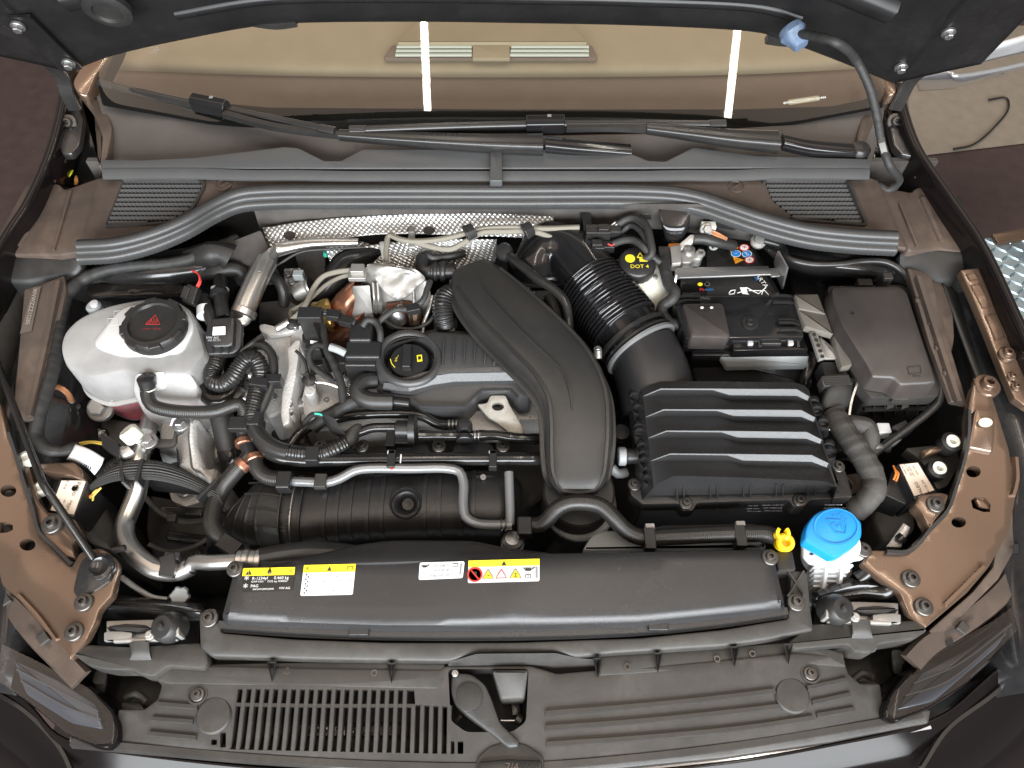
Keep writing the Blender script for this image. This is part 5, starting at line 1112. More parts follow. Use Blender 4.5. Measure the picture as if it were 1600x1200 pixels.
tag(tube('bonnet_release_wire',[P(424,420,.03),P(440,410,.04),P(470,394,.046),P(520,389,.046),P(570,386,.045)],.0022,'rubber',n=8),'thin black release wire crossing below the foil shield','wire')
# ---------------------------------------------------------------- corrugated loop hoses
lh=thing('corrugated_loop','black corrugated wiring conduit looping below the valve box','conduit',P(360,590,.02))
tube('conduit',[P(342,552,.02),P(337,570,.022),P(331,585,.022),P(334,597,.022),P(348,600,.024),P(363,590,.028),P(375,572,.032),P(388,560,.034),P(400,562,.032),P(407,576,.028),P(407,592,.022)],.0118,'semi_gloss',lh,n=18,step=.0011,rf=corr(.0042,.05))
bx('conduit_clip',404,595,.034,.026,.014,.022,'satin_black',lh,rot=-8)
tube('conduit',[P(404,598,.02),P(399,620,.018),P(393,645,.014),P(394,662,.01)],.0115,'semi_gloss',lh,n=18,step=.0011,rf=corr(.0042,.04))
tube('smooth_sleeve',[P(394,660,.01),P(402,678,.006),P(418,694,.002),P(438,704,.0),P(452,707,.0)],.0120,'hose_plain',lh,n=18)
tube('conduit',[P(450,706,.0),P(475,709,.0),P(505,708,.0),P(525,700,.0),P(540,692,-.004)],.0105,'semi_gloss',lh,n=18,step=.0011,rf=corr(.0042,.05))
bx('conduit_clip',393,652,.022,.022,.022,.02,'satin_black',lh);bx('conduit_clip',487,708,.012,.018,.022,.016,'satin_black',lh)
sh=thing('second_conduit','second black taped conduit beside the corrugated loop, on the aluminium casing','conduit',P(420,580,.02));tube('conduit',[P(398,540,.03),P(412,540,.034),P(424,552,.032),P(428,575,.026),P(425,600,.02),P(415,625,.012),P(404,650,.004),P(402,680,-.01)],.0068,'hose_plain',sh,rf=lumpy(.1,50,4));bx('conduit_clip',426,590,.032,.022,.014,.02,'satin_black',sh);loft('grey_boot',[(P(384,548,.03),Vector((.006,.010,0)),Vector((0,0,.010)),4),(P(404,534,.034),Vector((.006,.010,0)),Vector((0,0,.010)),4)],'dusty_black',sh)
tag(tube('bypass_pipe',[P(327,556,-.0),P(320,580,-.0),P(318,605,-.002),P(328,622,-.002),P(346,624,-.002),P(362,612,-.0),P(373,592,.0),P(378,570,.0),P(382,550,.0)],.0118,'pipe_gloss',n=16),'glossy black U-bend pipe under the corrugated loop','pipe')
for u,v in((385,582),(378,616),(392,572)):lathe('fitting',[(.012,-.03),(.012,.0),(.009,.003),(.009,.012),(.0001,.013)],P(u,v,-.005),(-.4,-.3,1),'steel',eb)
# ---------------------------------------------------------------- engine mount
em=thing('engine_mount','cast aluminium engine mount below the coolant tank','engine mount',P(290,720,-.12))
sheet('arm',Z([(230,360),(540,350),(520,420),(490,520),(520,850),(560,900),(700,950),(700,1040),(640,1050),(380,840),(330,640),(190,570),(200,450)],220,600,.15),[(255,655,-.03),(300,652,-.02),(298,730,-.04),(325,755,-.06),(250,685,-.04)],'cast_aluminium',em,bottom=-.16,r=5,edge=.004,res=12)
sheet('rib',Z([(500,370),(610,360),(580,420),(590,640),(680,880),(790,860),(800,960),(740,1050),(600,900),(530,880),(490,560)],220,600,.15),[(300,655,.0),(305,700,-.01),(330,750,-.03)],'cast_aluminium',em,bottom=-.16,r=5,edge=.006,res=12)
sheet('dark_bracket',Z([(350,470),(470,400),(480,440),(420,500),(370,520),(370,600),(330,640),(180,660),(60,600),(130,570),(330,570)],220,600,.15),-.005,'dusty_black',em,thick=.006,r=3);bolt(P(283,663,.0),.012,em,'bolt_grey',style='hex');bolt(P(233,690,.0),.012,em,'bolt_grey',style='hex')
flatpoly('label',[P(269,654,-.004),P(289,652,-.003),P(289,662,-.008),P(265,666,-.012)],'label_white',em)
sheet('lower_foot',[(262,762),(318,775),(312,785),(290,792),(268,782)],-.11,'cast_aluminium',em,thick=.02,r=4);bolt(P(288,765,-.1),.012,em,'bolt_grey',style='hex')
sheet('stamped_plate',[(248,702),(275,698),(278,722),(255,728)],[(248,702,-.01),(275,698,-.01),(265,728,-.03)],'satin_black',em,thick=.01,r=2);sheet('hose_shield',[(228,745),(285,748),(315,765),(270,762),(230,758)],[(228,745,-.03),(315,760,-.03),(270,765,-.05)],'satin_black',em,thick=.02,r=3)
pp=thing('gear_housing_detail','pale cast housing glimpsed inside the engine mount','housing',P(330,690,-.1));lathe('boss',[(.022,-.04),(.022,0),(.017,.008),(.0001,.010)],P(332,670,-.07),(0,-.3,1),'cast_aluminium',pp);lathe('boss',[(.018,-.04),(.018,0),(.013,.006),(.0001,.008)],P(334,706,-.09),(0,-.3,1),'zinc_white',pp);box('web',P(322,690,-.08),(.02,0,0),(0,.06,0),(0,0,.03),'cast_aluminium',pp)
# ---------------------------------------------------------------- A/C pipework
ac=thing('aircon_pipe','bent bare aluminium air-conditioning pipe descending beside the engine mount','pipe',P(220,780,-.05))
tube('upper_pipe',[P(236,650,-.05),P(232,668,-.035),P(226,685,-.02)],.013,'steel',ac)
tube('pipe',[P(228,680,-.02),P(222,700,-.012),P(217,722,-.012),P(218,748,-.02),P(212,775,-.03),P(202,800,-.035),P(195,820,-.035),P(196,842,-.03),P(206,860,-.025),P(222,876,-.02),P(242,889,-.018),P(262,893,-.018),P(282,892,-.016),P(298,884,-.012)],.0128,'aluminium',ac,n=18)
cyl('service_neck',P(222,694,-.008),P(214,684,.01),.008,'aluminium',ac);lathe('service_cap',[(.012,0),(.0125,.004),(.0125,.016),(.010,.019),(.0001,.019)],P(213,686,.008),(-.5,.35,.8),'cream_plastic',ac,lug=lambda k,h:1.08 if(k*8)%1<.5 else 1)
sweep('saddle_clamp',[P(262,868,-.0),P(264,884,.0),P(260,902,-.004)],rect(.020,.010),'satin_black',ac,bevel=.002);bx('clamp_tab',268,868,.004,.02,.01,.012,'satin_black',ac)
ah=thing('aircon_hose','aluminium hose end crimped to a thick black air-conditioning hose','hose',P(350,880,-.0));tube('metal_end',[P(297,885,-.008),P(303,879,-.004),P(330,879,.004),P(372,877,.012)],.0098,'aluminium',ah,n=16)
for i in range(4):collar('crimp_ring',P(371+i*10,876,.012),(1,0,0),.0115+.0012*(i%2),.0085,'aluminium',ah,.0018)
tube('hose',[P(408,874,.012),P(440,868,.01),P(480,864,.006),P(530,866,-.004),P(570,872,-.02)],.0145,'rubber',ah,n=18)
tag(tube('dipstick_rod',[P(190,902,-.03),P(215,920,-.03),P(238,933,-.03),P(262,937,-.03)],.0035,'zinc_white',n=8),'thin pale metal rod beside the bonnet latch','rod')
tag(lathe('grey_star_grip',[(.011,-.006),(.012,.0),(.010,.006),(.0001,.007)],P(281,932,-.025),(.3,-.3,1),'grey_rail',lug=lambda k,h:1.1 if(k*6)%1<.5 else .95),'small grey star grip on the thin rod','grip')
# ---------------------------------------------------------------- hoses around the tee
tag(cyl('braided_sleeve_hose',P(344,640,-.02),P(358,705,-.05),.0165,'rubber',n=20),'thick straight black hose with fabric sleeve behind the hose tee','hose')
tag(tube('sleeve_hose_end',[P(358,704,-.05),P(361,718,-.056),P(364,730,-.07)],.0170,'pipe_gloss',n=18),'smooth glossy black end of the fabric-sleeved hose','hose')
te=thing('hose_tee','black plastic hose tee with copper-toned clamps','hose tee',P(390,710,0))
tube('tee_run',[P(383,690,-.002),P(388,702,-.003),P(393,712,-.004),P(398,722,-.004)],.010,'satin_black',te);tube('tee_branch',[P(391,708,-.004),P(384,718,-.005),P(380,724,-.006)],.010,'satin_black',te)
for a,b in(((381,692,-.001),(.35,-1,0)),((397,716,-.004),(.5,-1,-.1)),((378,727,-.006),(-.6,-.8,0))):collar('clamp',P(*a)-Vector(b).normalized()*.005,Vector(b),.0108,.010,'copper',te,.0012)
bx('hose_guide',372,660,.022,.026,.020,.012,'satin_black',te)
tag(tube('left_hose',[P(380,722,-.006),P(372,732,-.008),P(360,746,-.014),P(348,762,-.02),P(339,780,-.022),P(333,800,-.02),P(332,820,-.018),P(342,838,-.02),P(360,852,-.026),P(385,864,-.034)],.0118,'hose_rubber',n=16),'black S-bend hose descending from the tee to the radiator','hose')
tag(tube('tee_hose',[P(398,720,-.004),P(402,732,-.006),P(412,742,-.008),P(424,747,-.008),P(438,748,-.006)],.0108,'hose_rubber',n=16),'short black hose from the tee to the grey coolant line','hose')
tag(bx('hose_strap',357,850,-.006,.03,.02,.014,'rubber',rot=-30),'black rubber strap around the foot of the S-bend hose','strap')
# braided harness and plug cluster
bh=thing('braided_harness','flat braided black harness arching over the aluminium pipe','wiring',P(220,740,.0))
loft('sleeve',[(P(u,v,z),Vector(s).normalized()*.014,Vector((0,0,.009)),2.2)for u,v,z,s in((135,775,-.03,(.7,.7,0)),(155,752,-.012,(.5,.9,0)),(182,738,-.0,(.2,1,0)),(215,734,.004,(0,1,0)),(250,736,.0,(-.1,1,0)),(285,746,-.008,(-.3,1,0)),(315,760,-.014,(-.5,1,0)),(345,776,-.02,(-.5,1,0)))],'braid_sleeve',bh,n=18,sub=8)
for u,v,z,rt in((217,734,.015,0),(190,737,.012,20),(322,764,-.002,-35)):bx('tie',u,v,z,.005,.034,.022,'satin_black',bh,rot=rt)
tubes('loose_wires',[([P(141,778,-.02),P(146,770,-.012),P(152,765,-.01)],.0014),([P(145,782,-.02),P(146,775,-.014),P(158,762,-.008)],.0014)],'wire_yellow',bh,n=6);tubes('loose_wires',[([P(137,777,-.02),P(144,773,-.014),P(155,764,-.009)],.0014)],'wire_orange',bh,n=6)
wt=thing('wrapped_tag','white printed paper tag wrapped on the harness end','tag',P(130,715,.0));grid('paper',[[P(118,694,.012),P(140,702,.016),P(163,716,.010)],[P(112,706,.012),P(136,714,.016),P(158,728,.010)],[P(104,718,.0),P(130,726,.006),P(148,742,.0)]],'label_white',wt,sub=(4,5),thick=.0006)
for i in range(11):sweep('bar_code_line',[P(108+i*3.4,716.5+i*1.3,.0075+.004*math.sin(i/3.5)),P(106.5+i*3.4,720.5+i*1.3,.0045+.004*math.sin(i/3.5))],rect(.0009+.0006*(i%3),.0008),'ink_black',wt,smooth=False)
sp=thing('wheel_sensor_plug','black rectangular plug on a metal sensor beside the white tag','connector',P(185,705,-.01));loft('plug',[(P(164,692,.0),Vector((-.004,.012,0)),Vector((0,0,.010)),6),(P(190,708,.004),Vector((-.004,.012,0)),Vector((0,0,.010)),6)],'satin_black',sp);tube('metal_neck',[P(190,708,.0),P(200,708,.002),P(206,704,.002)],.010,'zinc_white',sp);tube('corrugated_tail',[P(200,714,-.004),P(186,722,-.008),P(168,735,-.012),P(158,742,-.02)],.009,'semi_gloss',sp,n=14,step=.0012,rf=corr(.0045,.08));tubes('wires',[([P(162,692,.002),P(148,690,.002),P(130,691,-.01),P(122,693,-.01)],.0013),([P(162,695,.002),P(146,692,.004),P(126,695,-.01)],.0013)],'wire_yellow',sp,n=6)
gs=thing('ground_stud','black toothed ground stud with an orange-braid lead near the tank','ground stud',P(102,640,-.05));lathe('star_nut',[(.020,-.006),(.020,.002),(.012,.004),(.010,.008),(.0001,.009)],P(104,640,-.04),(0,-.3,1),'satin_black',gs,lug=lambda k,h:1.1 if(k*9)%1<.5 else .85);bolt(P(102,642,-.03),.009,gs,'bolt_dark',(0,-.3,1),'hex','stud');tube('lead',[P(68,608,.0),P(85,604,.002),P(98,608,.0),P(108,618,-.014),P(111,626,-.024)],.0042,'copper_braid',gs);lathe('lead_end',[(.006,0),(.007,.004),(.005,.010)],P(111,629,-.032),(-.2,.5,1),'zinc_white',gs)
wb=thing('tank_bolt','pale flanged bolt with washer in front of the coolant tank','bolt',P(157,638,-.05));bolt(P(157,638,-.045),.020,wb,'zinc_white',(0,-.4,1),'hex','hex_head')
tag(sheet('black_pit_panel',[(230,770),(330,790),(345,850),(320,880),(240,880),(225,830)],[(230,770,-.13),(330,790,-.13),(320,880,-.17)],'dusty_black',bottom=-.33,r=10,edge=.01),'black moulded panel deep in the pit below the engine mount','panel')
for i,(a,b,z)in enumerate((((250,798),(320,802),-.115),((262,838),(325,845),-.135))):tag(sweep('pit_ledge',[P(*a,z),P(*b,z)],rect(.014,.014),'bay_paint',smooth=False,bevel=.004),('upper' if not i else 'lower')+' glossy black ledge in the pit below the engine mount','ledge')
# ---------------------------------------------------------------- headlamp control unit, carrier panel, prop rod
cu=thing('lamp_control_unit','black headlamp control unit with a cream printed label, under the prop rod','control unit',P(108,780,-.03))
sheet('case',[(92,748),(136,748),(138,754),(114,810),(74,798)],[(92,748,.0),(138,752,.0),(95,808,-.008)],'satin_black',cu,bottom=-.09,r=3,edge=.002);LZ=tps([(92,748,.0015),(138,752,.0015),(95,808,-.0065)])
flatpoly('label',[P(u,v,LZ(u,v))for u,v in((96,751),(134,751),(115,804),(79,797))],'label_cream',cu,h=.001)
xd=P(90,800,LZ(90,800))-P(112,752,LZ(112,752))
for i,(u,v,t,s_)in enumerate(((119,764,'VALEO',.0065),(126,757,'90 126 374',.004),(104,757,'00 17 B',.0045),(97,792,'1E1 941 572',.004),(104,795,'12V 35W',.004),(109,790,'5H0 907',.0038),(90,788,'HW 004',.0038))):words('print',t,P(u,v,LZ(u,v)),s_,'ink_black',cu,x=xd,lift=.001)
lathe('emblem_ring',[(.0042,0),(.0042,.0006),(.0034,.0006),(.0034,0)],P(117,763,LZ(117,763)+.0004),(0,0,1),'ink_black',cu,n=20)
CZL=[(0,645,.045),(20,700,.03),(47,790,.012),(82,855,.004),(155,880,.006),(134,1002,.0),(109,1031,-.006),(58,972,-.006),(0,915,-.004),(0,780,.02),(90,930,.004),(40,880,.01)]
cl_=thing('lamp_carrier','glossy brown headlamp carrier panel with round holes, prop-rod side','carrier panel',P(60,900,0))
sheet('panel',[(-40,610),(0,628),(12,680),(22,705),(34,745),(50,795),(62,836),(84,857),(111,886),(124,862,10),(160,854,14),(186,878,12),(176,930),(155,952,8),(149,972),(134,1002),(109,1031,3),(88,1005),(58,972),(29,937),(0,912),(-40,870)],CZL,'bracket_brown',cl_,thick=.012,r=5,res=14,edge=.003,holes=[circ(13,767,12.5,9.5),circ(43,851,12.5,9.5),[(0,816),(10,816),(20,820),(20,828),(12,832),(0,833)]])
zl=tps(CZL)
sweep('seam_lip',[P(u,v,zl(u,v)+.004)for u,v in((14,676),(24,706),(36,746),(52,796),(63,833),(83,852),(110,880))],[(-.003,-.004),(.003,-.004),(.002,.003),(-.002,.003)],'satin_black',cl_)
for u,v,r_ in((131,941,.0115),(116,987,.0115)):
    bolt(P(u,v,zl(u,v)+.002),r_,cl_,'bolt_dark')
sheet('rod_cup',[(112,925,8),(122,880,10),(140,862,12),(168,862,12),(180,880,10),(172,905),(150,922),(122,935,8)],[(112,930,.008),(145,865,.016),(178,885,.016),(125,932,.008)],'bay_paint',cl_,thick=.008,r=8,edge=.004);lathe('rod_socket',[(.016,.0),(.016,.003),(.012,.005),(.008,.001),(.0001,.0)],P(157,887,.015),(0,0,1),'bay_paint',cl_)
sweep('raised_bead',[P(u,v,zl(u,v)+.001)for u,v in((30,930),(60,962),(88,1000))],[(-.003,-.003),(.003,-.003),(.0015,.003),(-.0015,.003)],'bracket_brown',cl_)
arm=thing('control_unit_bracket','brown bracket arm framing the headlamp control unit','bracket',P(60,800,0));AZ=[(25,722,.018),(62,740,.012),(82,820,.008),(118,880,.006)]
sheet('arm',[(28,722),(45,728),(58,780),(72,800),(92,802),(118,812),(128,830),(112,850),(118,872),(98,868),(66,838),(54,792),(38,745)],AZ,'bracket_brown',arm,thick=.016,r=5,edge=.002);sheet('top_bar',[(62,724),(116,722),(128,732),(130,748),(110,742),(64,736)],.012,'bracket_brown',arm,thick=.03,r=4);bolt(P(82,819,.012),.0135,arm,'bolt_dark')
sheet('inner_shelf',[(50,735),(105,738),(92,800),(72,798),(58,778)],-.03,'dusty_black',arm,thick=.01,r=3)
lathe('rubber_bush',[(.010,-.01),(.010,.001),(.006,.002),(.004,0),(.0001,0)],P(40,715,.022),(0,0,1),'cream_plastic',arm);lathe('rubber_bush',[(.009,-.01),(.009,.001),(.006,.002),(.004,0),(.0001,0)],P(62,762,.005),(0,0,1),'cream_plastic',arm)
e1=Vector((-.66,.12,.72));b0,b1=P(157,889,.006),P(68,757,.075);dr=ray(8,600);e1=CAM+dr*((b1-CAM).length*.95)
pr=thing('prop_rod','long black bonnet prop rod rising from its cup out of the picture','prop rod',b0);tube('rod',[b0,b0+(b1-b0)*.12,b0+(b1-b0)*.9,b1,b1+(e1-b1)*.12,e1,e1+(e1-b1)*1.4],.0048,'pipe_gloss',pr,n=14)
tag(cyl('rod_pin',P(176,860,.0),P(196,856,.0),.0045,'semi_gloss'),'short black pin sticking out beside the prop rod cup','pin')
tag(grid('arch_liner',[[P(-30,430,.04),P(-30,520,.03),P(-20,610,.02),P(0,690,.0),P(30,760,-.03)],[P(30,440,.02),P(24,540,.0),P(18,640,-.01),P(40,720,-.04),P(60,780,-.08)],[P(60,450,-.05),P(50,560,-.06),P(40,660,-.08),P(60,740,-.12),P(80,800,-.14)]],'dusty_black',sub=(3,4),thick=.003),'dusty black wheel-arch liner outside the wing rail','liner')

tag(sheet('lamp_housing_back',[(118,812),(138,758),(160,775),(180,830),(176,862),(140,850),(120,830)],[(118,812,-.05),(150,765,-.06),(176,860,-.07)],'dusty_black',bottom=-.25,r=8,edge=.006,res=14),'dusty black headlamp housing back beside the labelled control unit and prop rod','headlamp housing')
tag(sheet('splash_panel',[(112,655),(150,650),(235,662),(238,700),(205,740),(160,690),(110,690)],[(112,655,-.075),(235,662,-.09),(200,735,-.10)],'dusty_black',thick=.01,r=8,edge=.004,res=14,dz=lambda u,v:.006*noise.noise(Vector((u*.03,v*.04,9)))),'dusty black moulded splash panel in front of the coolant tank','panel')
pn=thing('pit_harness','thin dusty cables sagging through the pit below the engine mount','wiring',P(270,810,-.1));tubes('cable',[([P(225,775,-.06),P(250,800,-.08),P(285,815,-.09),P(325,812,-.08)],.004),([P(232,850,-.09),P(262,862,-.1),P(300,855,-.1),P(330,838,-.09)],.0035)],'tape_dusty',pn);bx('cable_clip',268,808,-.078,.012,.012,.01,'dusty_black',pn);bolt(P(305,868,-.155),.009,pn,'bolt_dark')
# ================================================================ BATTERY AND AIR BOX SIDE
st2=grid('strut_tower',[[P(1180,365,.02),P(1260,382,.04),P(1340,392,.045),P(1420,398,.03)],[P(1190,385,.03),P(1260,405,.05),P(1340,415,.055),P(1425,420,.035)],[P(1215,410,.02),P(1270,425,.03),P(1340,432,.035),P(1425,445,.01)],
 [P(1235,440,-.04),P(1280,450,-.03),P(1340,460,-.03),P(1430,480,-.05)],[P(1240,560,-.12),P(1300,560,-.12),P(1360,580,-.12),P(1460,600,-.12)],[P(1260,720,-.22),P(1320,720,-.2),P(1400,720,-.18),P(1480,720,-.16)]],'bay_paint',sub=(5,5),thick=.003)
tag(st2,'glossy black strut tower metal behind the fuse box','body panel')
# ---------------------------------------------------------------- air filter box
ab_=thing('air_filter_box','black plastic air filter box with four louvred steps on its lid','air filter box',P(1150,720,-.1))
def zz(pts):return[(940+a*.25,560+b*.25)for a,b in pts]
rows=[]  # (points, z list)
rows.append((zz([(248,196),(300,165),(370,143),(700,143),(800,145),(1210,150),(1268,170),(1296,196)]),[.036,.040,.042,.042,.042,.042,.040,.036]))
Ts=[[(258,236),(276,228),(370,188),(690,189),(780,190),(1220,192),(1298,238),(1304,242)],[(274,366),(292,358),(387,318),(715,319),(806,320),(1248,323),(1336,370),(1343,374)],[(290,498),(308,490),(405,451),(745,453),(830,454),(1282,460),(1376,508),(1385,513)],[(308,640),(326,632),(427,594),(780,597),(862,598),(1312,604),(1418,655),(1430,662)]]
for T in Ts:
    M=[(x,y+d)for(x,y),d in zip(T,(1,5,8,9,40,42,4,1))];M[3]=(T[3][0]+5,T[3][1]+9);M[4]=(T[4][0]+20,T[4][1]+40);M[6]=(T[6][0]-12,T[6][1]+26)
    B=[(x,y+d)for(x,y),d in zip(T,(3,12,44,42,74,76,30,3))];B[4]=(T[4][0]+34,T[4][1]+74)
    rows.append((zz(T),[.042,.045,.050,.050,.050,.050,.044,.041]));rows.append((zz(M),[.042,.044,.0485,.0485,.043,.043,.040,.0405]));rows.append((zz(B),[.041,.040,.037,.037,.032,.032,.036,.040]))
rows.append((zz([(326,805),(340,790),(450,735),(790,742),(870,744),(1380,766),(1462,795),(1472,803)]),[.036,.040,.048,.048,.048,.048,.040,.036]))
rows.append((zz([(322,858),(340,858),(450,857),(790,850),(870,848),(1380,838),(1462,828),(1474,826)]),[-.002,-.002,-.002,-.002,-.002,-.002,-.002,-.002]))
V,F=[],[]
for pts,zs in rows:
    V+=[P(u,v,z)for(u,v),z in zip(pts,zs)]
for i in range(len(rows)-1):
    for k in range(7):F.append((i*8+k,(i+1)*8+k,(i+1)*8+k+1,i*8+k+1))
n0=len(V)  # skirts down both flanks
for i in range(len(rows)):
    for k,s in((0,-1),(7,1)):V.append(V[i*8+k]+Vector((s*.012,0,-.055 if i<len(rows)-1 else-.01)))
for i in range(len(rows)-1):
    F.append((i*8,n0+i*2,n0+(i+1)*2,(i+1)*8));F.append((i*8+7,(i+1)*8+7,n0+(i+1)*2+1,n0+i*2+1))
b0_=len(V);V+=[V[k]+Vector((0,.004,-.06))for k in range(8)]
for k in range(7):F.append((k,k+1,b0_+k+1,b0_+k))
obj('louvred_lid',V,F,'cover_black',ab_,sharp=22,bevel=.0016)
FLZ=-.006
sheet('flange',zz([(175,800),(185,765),(215,758),(300,770),(330,820),(1480,780),(1440,660),(1460,640),(1500,645),(1522,690),(1560,815),(1572,868),(1310,885),(1275,920),(1265,930),(1200,930),(1170,885),(600,903),(572,950),(505,952),(482,908),(255,912),(180,850)]),FLZ,'cover_black',ab_,thick=.022,r=4,edge=.002)
sheet('lower_box',zz([(260,880),(330,700),(1400,640),(1500,760),(1540,870),(1200,890),(600,905)]),FLZ-.02,'satin_black',ab_,bottom=-.22,r=6,edge=.002)
for u,v in((205,788),(527,905),(1237,888),(1478,675)):bolt(P(940+u*.25,560+v*.25,FLZ+.002),.009,ab_,'bolt_dark')
for i,x in enumerate((472,515,680,725,888,932,1092,1134,1292,1338)):
    y0,y1=782+i*1.2,880-i*3;a,b=P(940+x*.25,560+y0*.25,.028),P(940+x*.25,560+y1*.25,-.002);c=P(940+x*.25,560+(y1-30)*.25,-.003)
    obj('fin',[a+Vector((sx,0,0))for sx in(-.001,.001)]+[b+Vector((sx,0,0))for sx in(-.001,.001)]+[c+Vector((sx,.012,0))for sx in(-.001,.001)],[(0,1,3,2),(0,2,4),(1,5,3),(2,3,5,4)],'cover_black',ab_)
for i,(x,y)in enumerate(((200,245),(222,320),(228,440),(232,470),(248,560),(258,610),(268,650),(285,710),(290,760))):loft('side_bulge',[(P(940+x*.25+3,560+y*.25+d,z),Vector((.009,0,0)),Vector((0,.006,.003)),2.2)for d,z in((-6,.020),(0,.024),(8,.012),(16,-.004))],'satin_black',ab_,n=12)
for i,(x,y)in enumerate(((1325,285),(1345,330),(1385,410),(1420,560),(1425,600))):loft('side_bulge',[(P(940+x*.25,560+y*.25+d,z),Vector((.008,0,0)),Vector((0,.006,.003)),2.2)for d,z in((-6,.020),(0,.024),(8,.012),(14,-.004))],'satin_black',ab_,n=12)
for x in range(420,1180,100):sweep('box_rib',[P(940+x*.25,560+925*.25,-.035),P(940+x*.25,560+945*.25,-.12)],rect(.003,.006),'satin_black',ab_,smooth=False,up=(0,-1,0))
FN=(0,-1,.06)
fy=P(1200,788,FLZ)
def on_front(u,v):return PY(u,v,P(u,560+np.interp((u-940)*4,[600,1170,1310,1570],[903,885,885,868])*.25,FLZ).y-.0012)
for u,v,t,s_ in((1176,789.5,'VW AG',.0042),(1176,794,'1688 155 A',.0038),(1178,798,'Filtereinsatz',.0038),(1207,788.5,'358 500 129 601 FC',.0036),(1207,793,'5H0 129 607 BM',.0036),(1208,797.5,'5WA 129 620 E',.0036),(1302,788,'Hungary W58',.0042),(1306,793,'A 5WA 129 BAB5637',.0036)):words('print',t,on_front(u,v),s_,'ink_white',ab_,n=FN,lift=.0008)
sp_=thing('air_box_spigot','short grey and black spigot on the flank of the air box','spigot',P(975,715,.0));cyl('grey_end',P(966,713,-.0),P(978,713,-.0),.013,'grey_rail',sp_);cyl('black_sleeve',P(978,713,0),P(1002,712,0),.011,'satin_black',sp_);lathe('side_tab',[(.012,-.01),(.012,.003),(.006,.004),(.0001,.004)],P(971,676,-.02),(0,0,1),'satin_black',sp_);tube('lower_hose',[P(955,730,-.02),P(965,740,-.026),P(978,738,-.03)],.007,'grey_rail',sp_)
# ---------------------------------------------------------------- battery
bt=thing('battery','black car battery with warning stickers under a metal hold-down strap','battery',P(1140,430,-.1))
BZ=.034
sheet('case',[(1096,379),(1176,379),(1224,466),(1064,466),(1062,412)],BZ-.004,'gloss_plastic',bt,bottom=-.13,r=3,edge=.003)
sheet('lid_panel',[(1104,382),(1172,382),(1216,464),(1104,464)],BZ,'semi_gloss',bt,thick=.004,r=2)
def disc(name,u,v,ru,z,m,parent):return flatpoly(name,[P(*p,z)for p in circ(u,v,ru,ru*.66,20)],m,parent)
d0=disc('sticker',1115,386,7,BZ+.0008,'ink_white',bt);sweep('minus_sign',[P(1113,388,BZ+.0014),P(1117,384,BZ+.0014)],rect(.0024,.0006),'ink_black',d0,smooth=False)
for u,v in((1145,387),(1153,406)):
    k=flatpoly('sticker',[P(u-8,v-5.5,BZ+.0008),P(u+9,v,BZ+.0008),P(u-4,v+6,BZ+.0008)],'ink_orange',bt);words('symbol','!',P(u-2,v,BZ+.0012),.009,'ink_black',k,x=(.2,-1,0))
for u,v in((1163,386.5),(1171,406)):
    k=disc('sticker',u,v,8,BZ+.0008,'ink_red',bt);disc('sticker_centre',u,v,6.2,BZ+.0013,'ink_white',k);words('symbol','X',P(u,v,BZ+.0016),.008,'ink_red',k,x=(.5,-1,0))
for u,v in((1150,396),(1167,396.5)):
    k=disc('sticker',u,v,8,BZ+.0008,'ink_white',bt);disc('sticker_centre',u,v,7,BZ+.0013,'ink_blue',k);words('symbol','oo' if u>1155 else 'i',P(u,v,BZ+.0016),.008,'ink_white',k,x=(.5,-1,0))
disc('dot',1094,444,4,BZ+.0006,'ink_yellow',bt);disc('dot',1105,444,4.2,BZ+.0006,'ink_grey',bt);disc('dot_centre',1105,444,3.4,BZ+.001,'gloss_plastic',bt)
words('recycling_mark','Pb',P(1097,453,BZ),.008,'ink_red',bt);words('recycling_mark','AGM',P(1108,453,BZ),.006,'ink_blue',bt)
wl_=lambda*p:[P(u,v,BZ+.001)for u,v in p]
outline_mark('printed_line',wl_((1139,458),(1142,454),(1149,453),(1147,459),(1139,460)),.0014,'ink_white',bt);outline_mark('printed_line',wl_((1152,458),(1158,456),(1170,460)),.0014,'ink_white',bt);flatpoly('printed_panel',wl_((1156,449),(1166,449),(1169,460),(1160,459)),'ink_white',bt);outline_mark('printed_line',wl_((1166,449),(1185,459),(1197,449)),.0014,'ink_white',bt);outline_mark('printed_line',wl_((1170,454),(1195,454),(1201,461)),.0010,'ink_white',bt);outline_mark('printed_line',wl_((1193,453),(1190,460)),.0012,'ink_white',bt)
words('brand_print','VARTA',P(1188,437,BZ),.011,'ink_white',bt,x=(.45,-1,0));words('brand_print','EFB',P(1181,436,BZ),.005,'ink_blue',bt,x=(.45,-1,0))
hd=thing('battery_strap','dull steel battery hold-down strap with an upturned end plate','bracket',P(1130,430,.05))
sheet('strap',[(1054,421,5),(1062,418,3),(1200,415),(1202,419),(1216,418),(1220,431),(1206,432),(1204,428.5),(1062,434),(1056,436)],.052,'steel',hd,thick=.003,r=1.5,edge=.0007)
pl=[(1209,409,.052),(1215,392,.080),(1229,418,.078),(1221,452,.030),(1212,430,.040)];obj('end_plate',[P(*p)for p in pl]+[P(*p)+Vector((.003,.0,0))for p in pl],[(0,1,2,3,4),(9,8,7,6,5)]+[(i,5+i,5+(i+1)%5,(i+1)%5)for i in range(5)],'steel',hd)
sweep('leg',[P(1056,430,.051),P(1054,438,.046),P(1053,470,.0),P(1054,490,-.05)],rect(.012,.003),'steel',hd,up=(-1,0,0))
bc=thing('battery_terminal','pale metal battery terminal clamp with an orange-trimmed fuse strip','terminal',P(1080,395,.04))
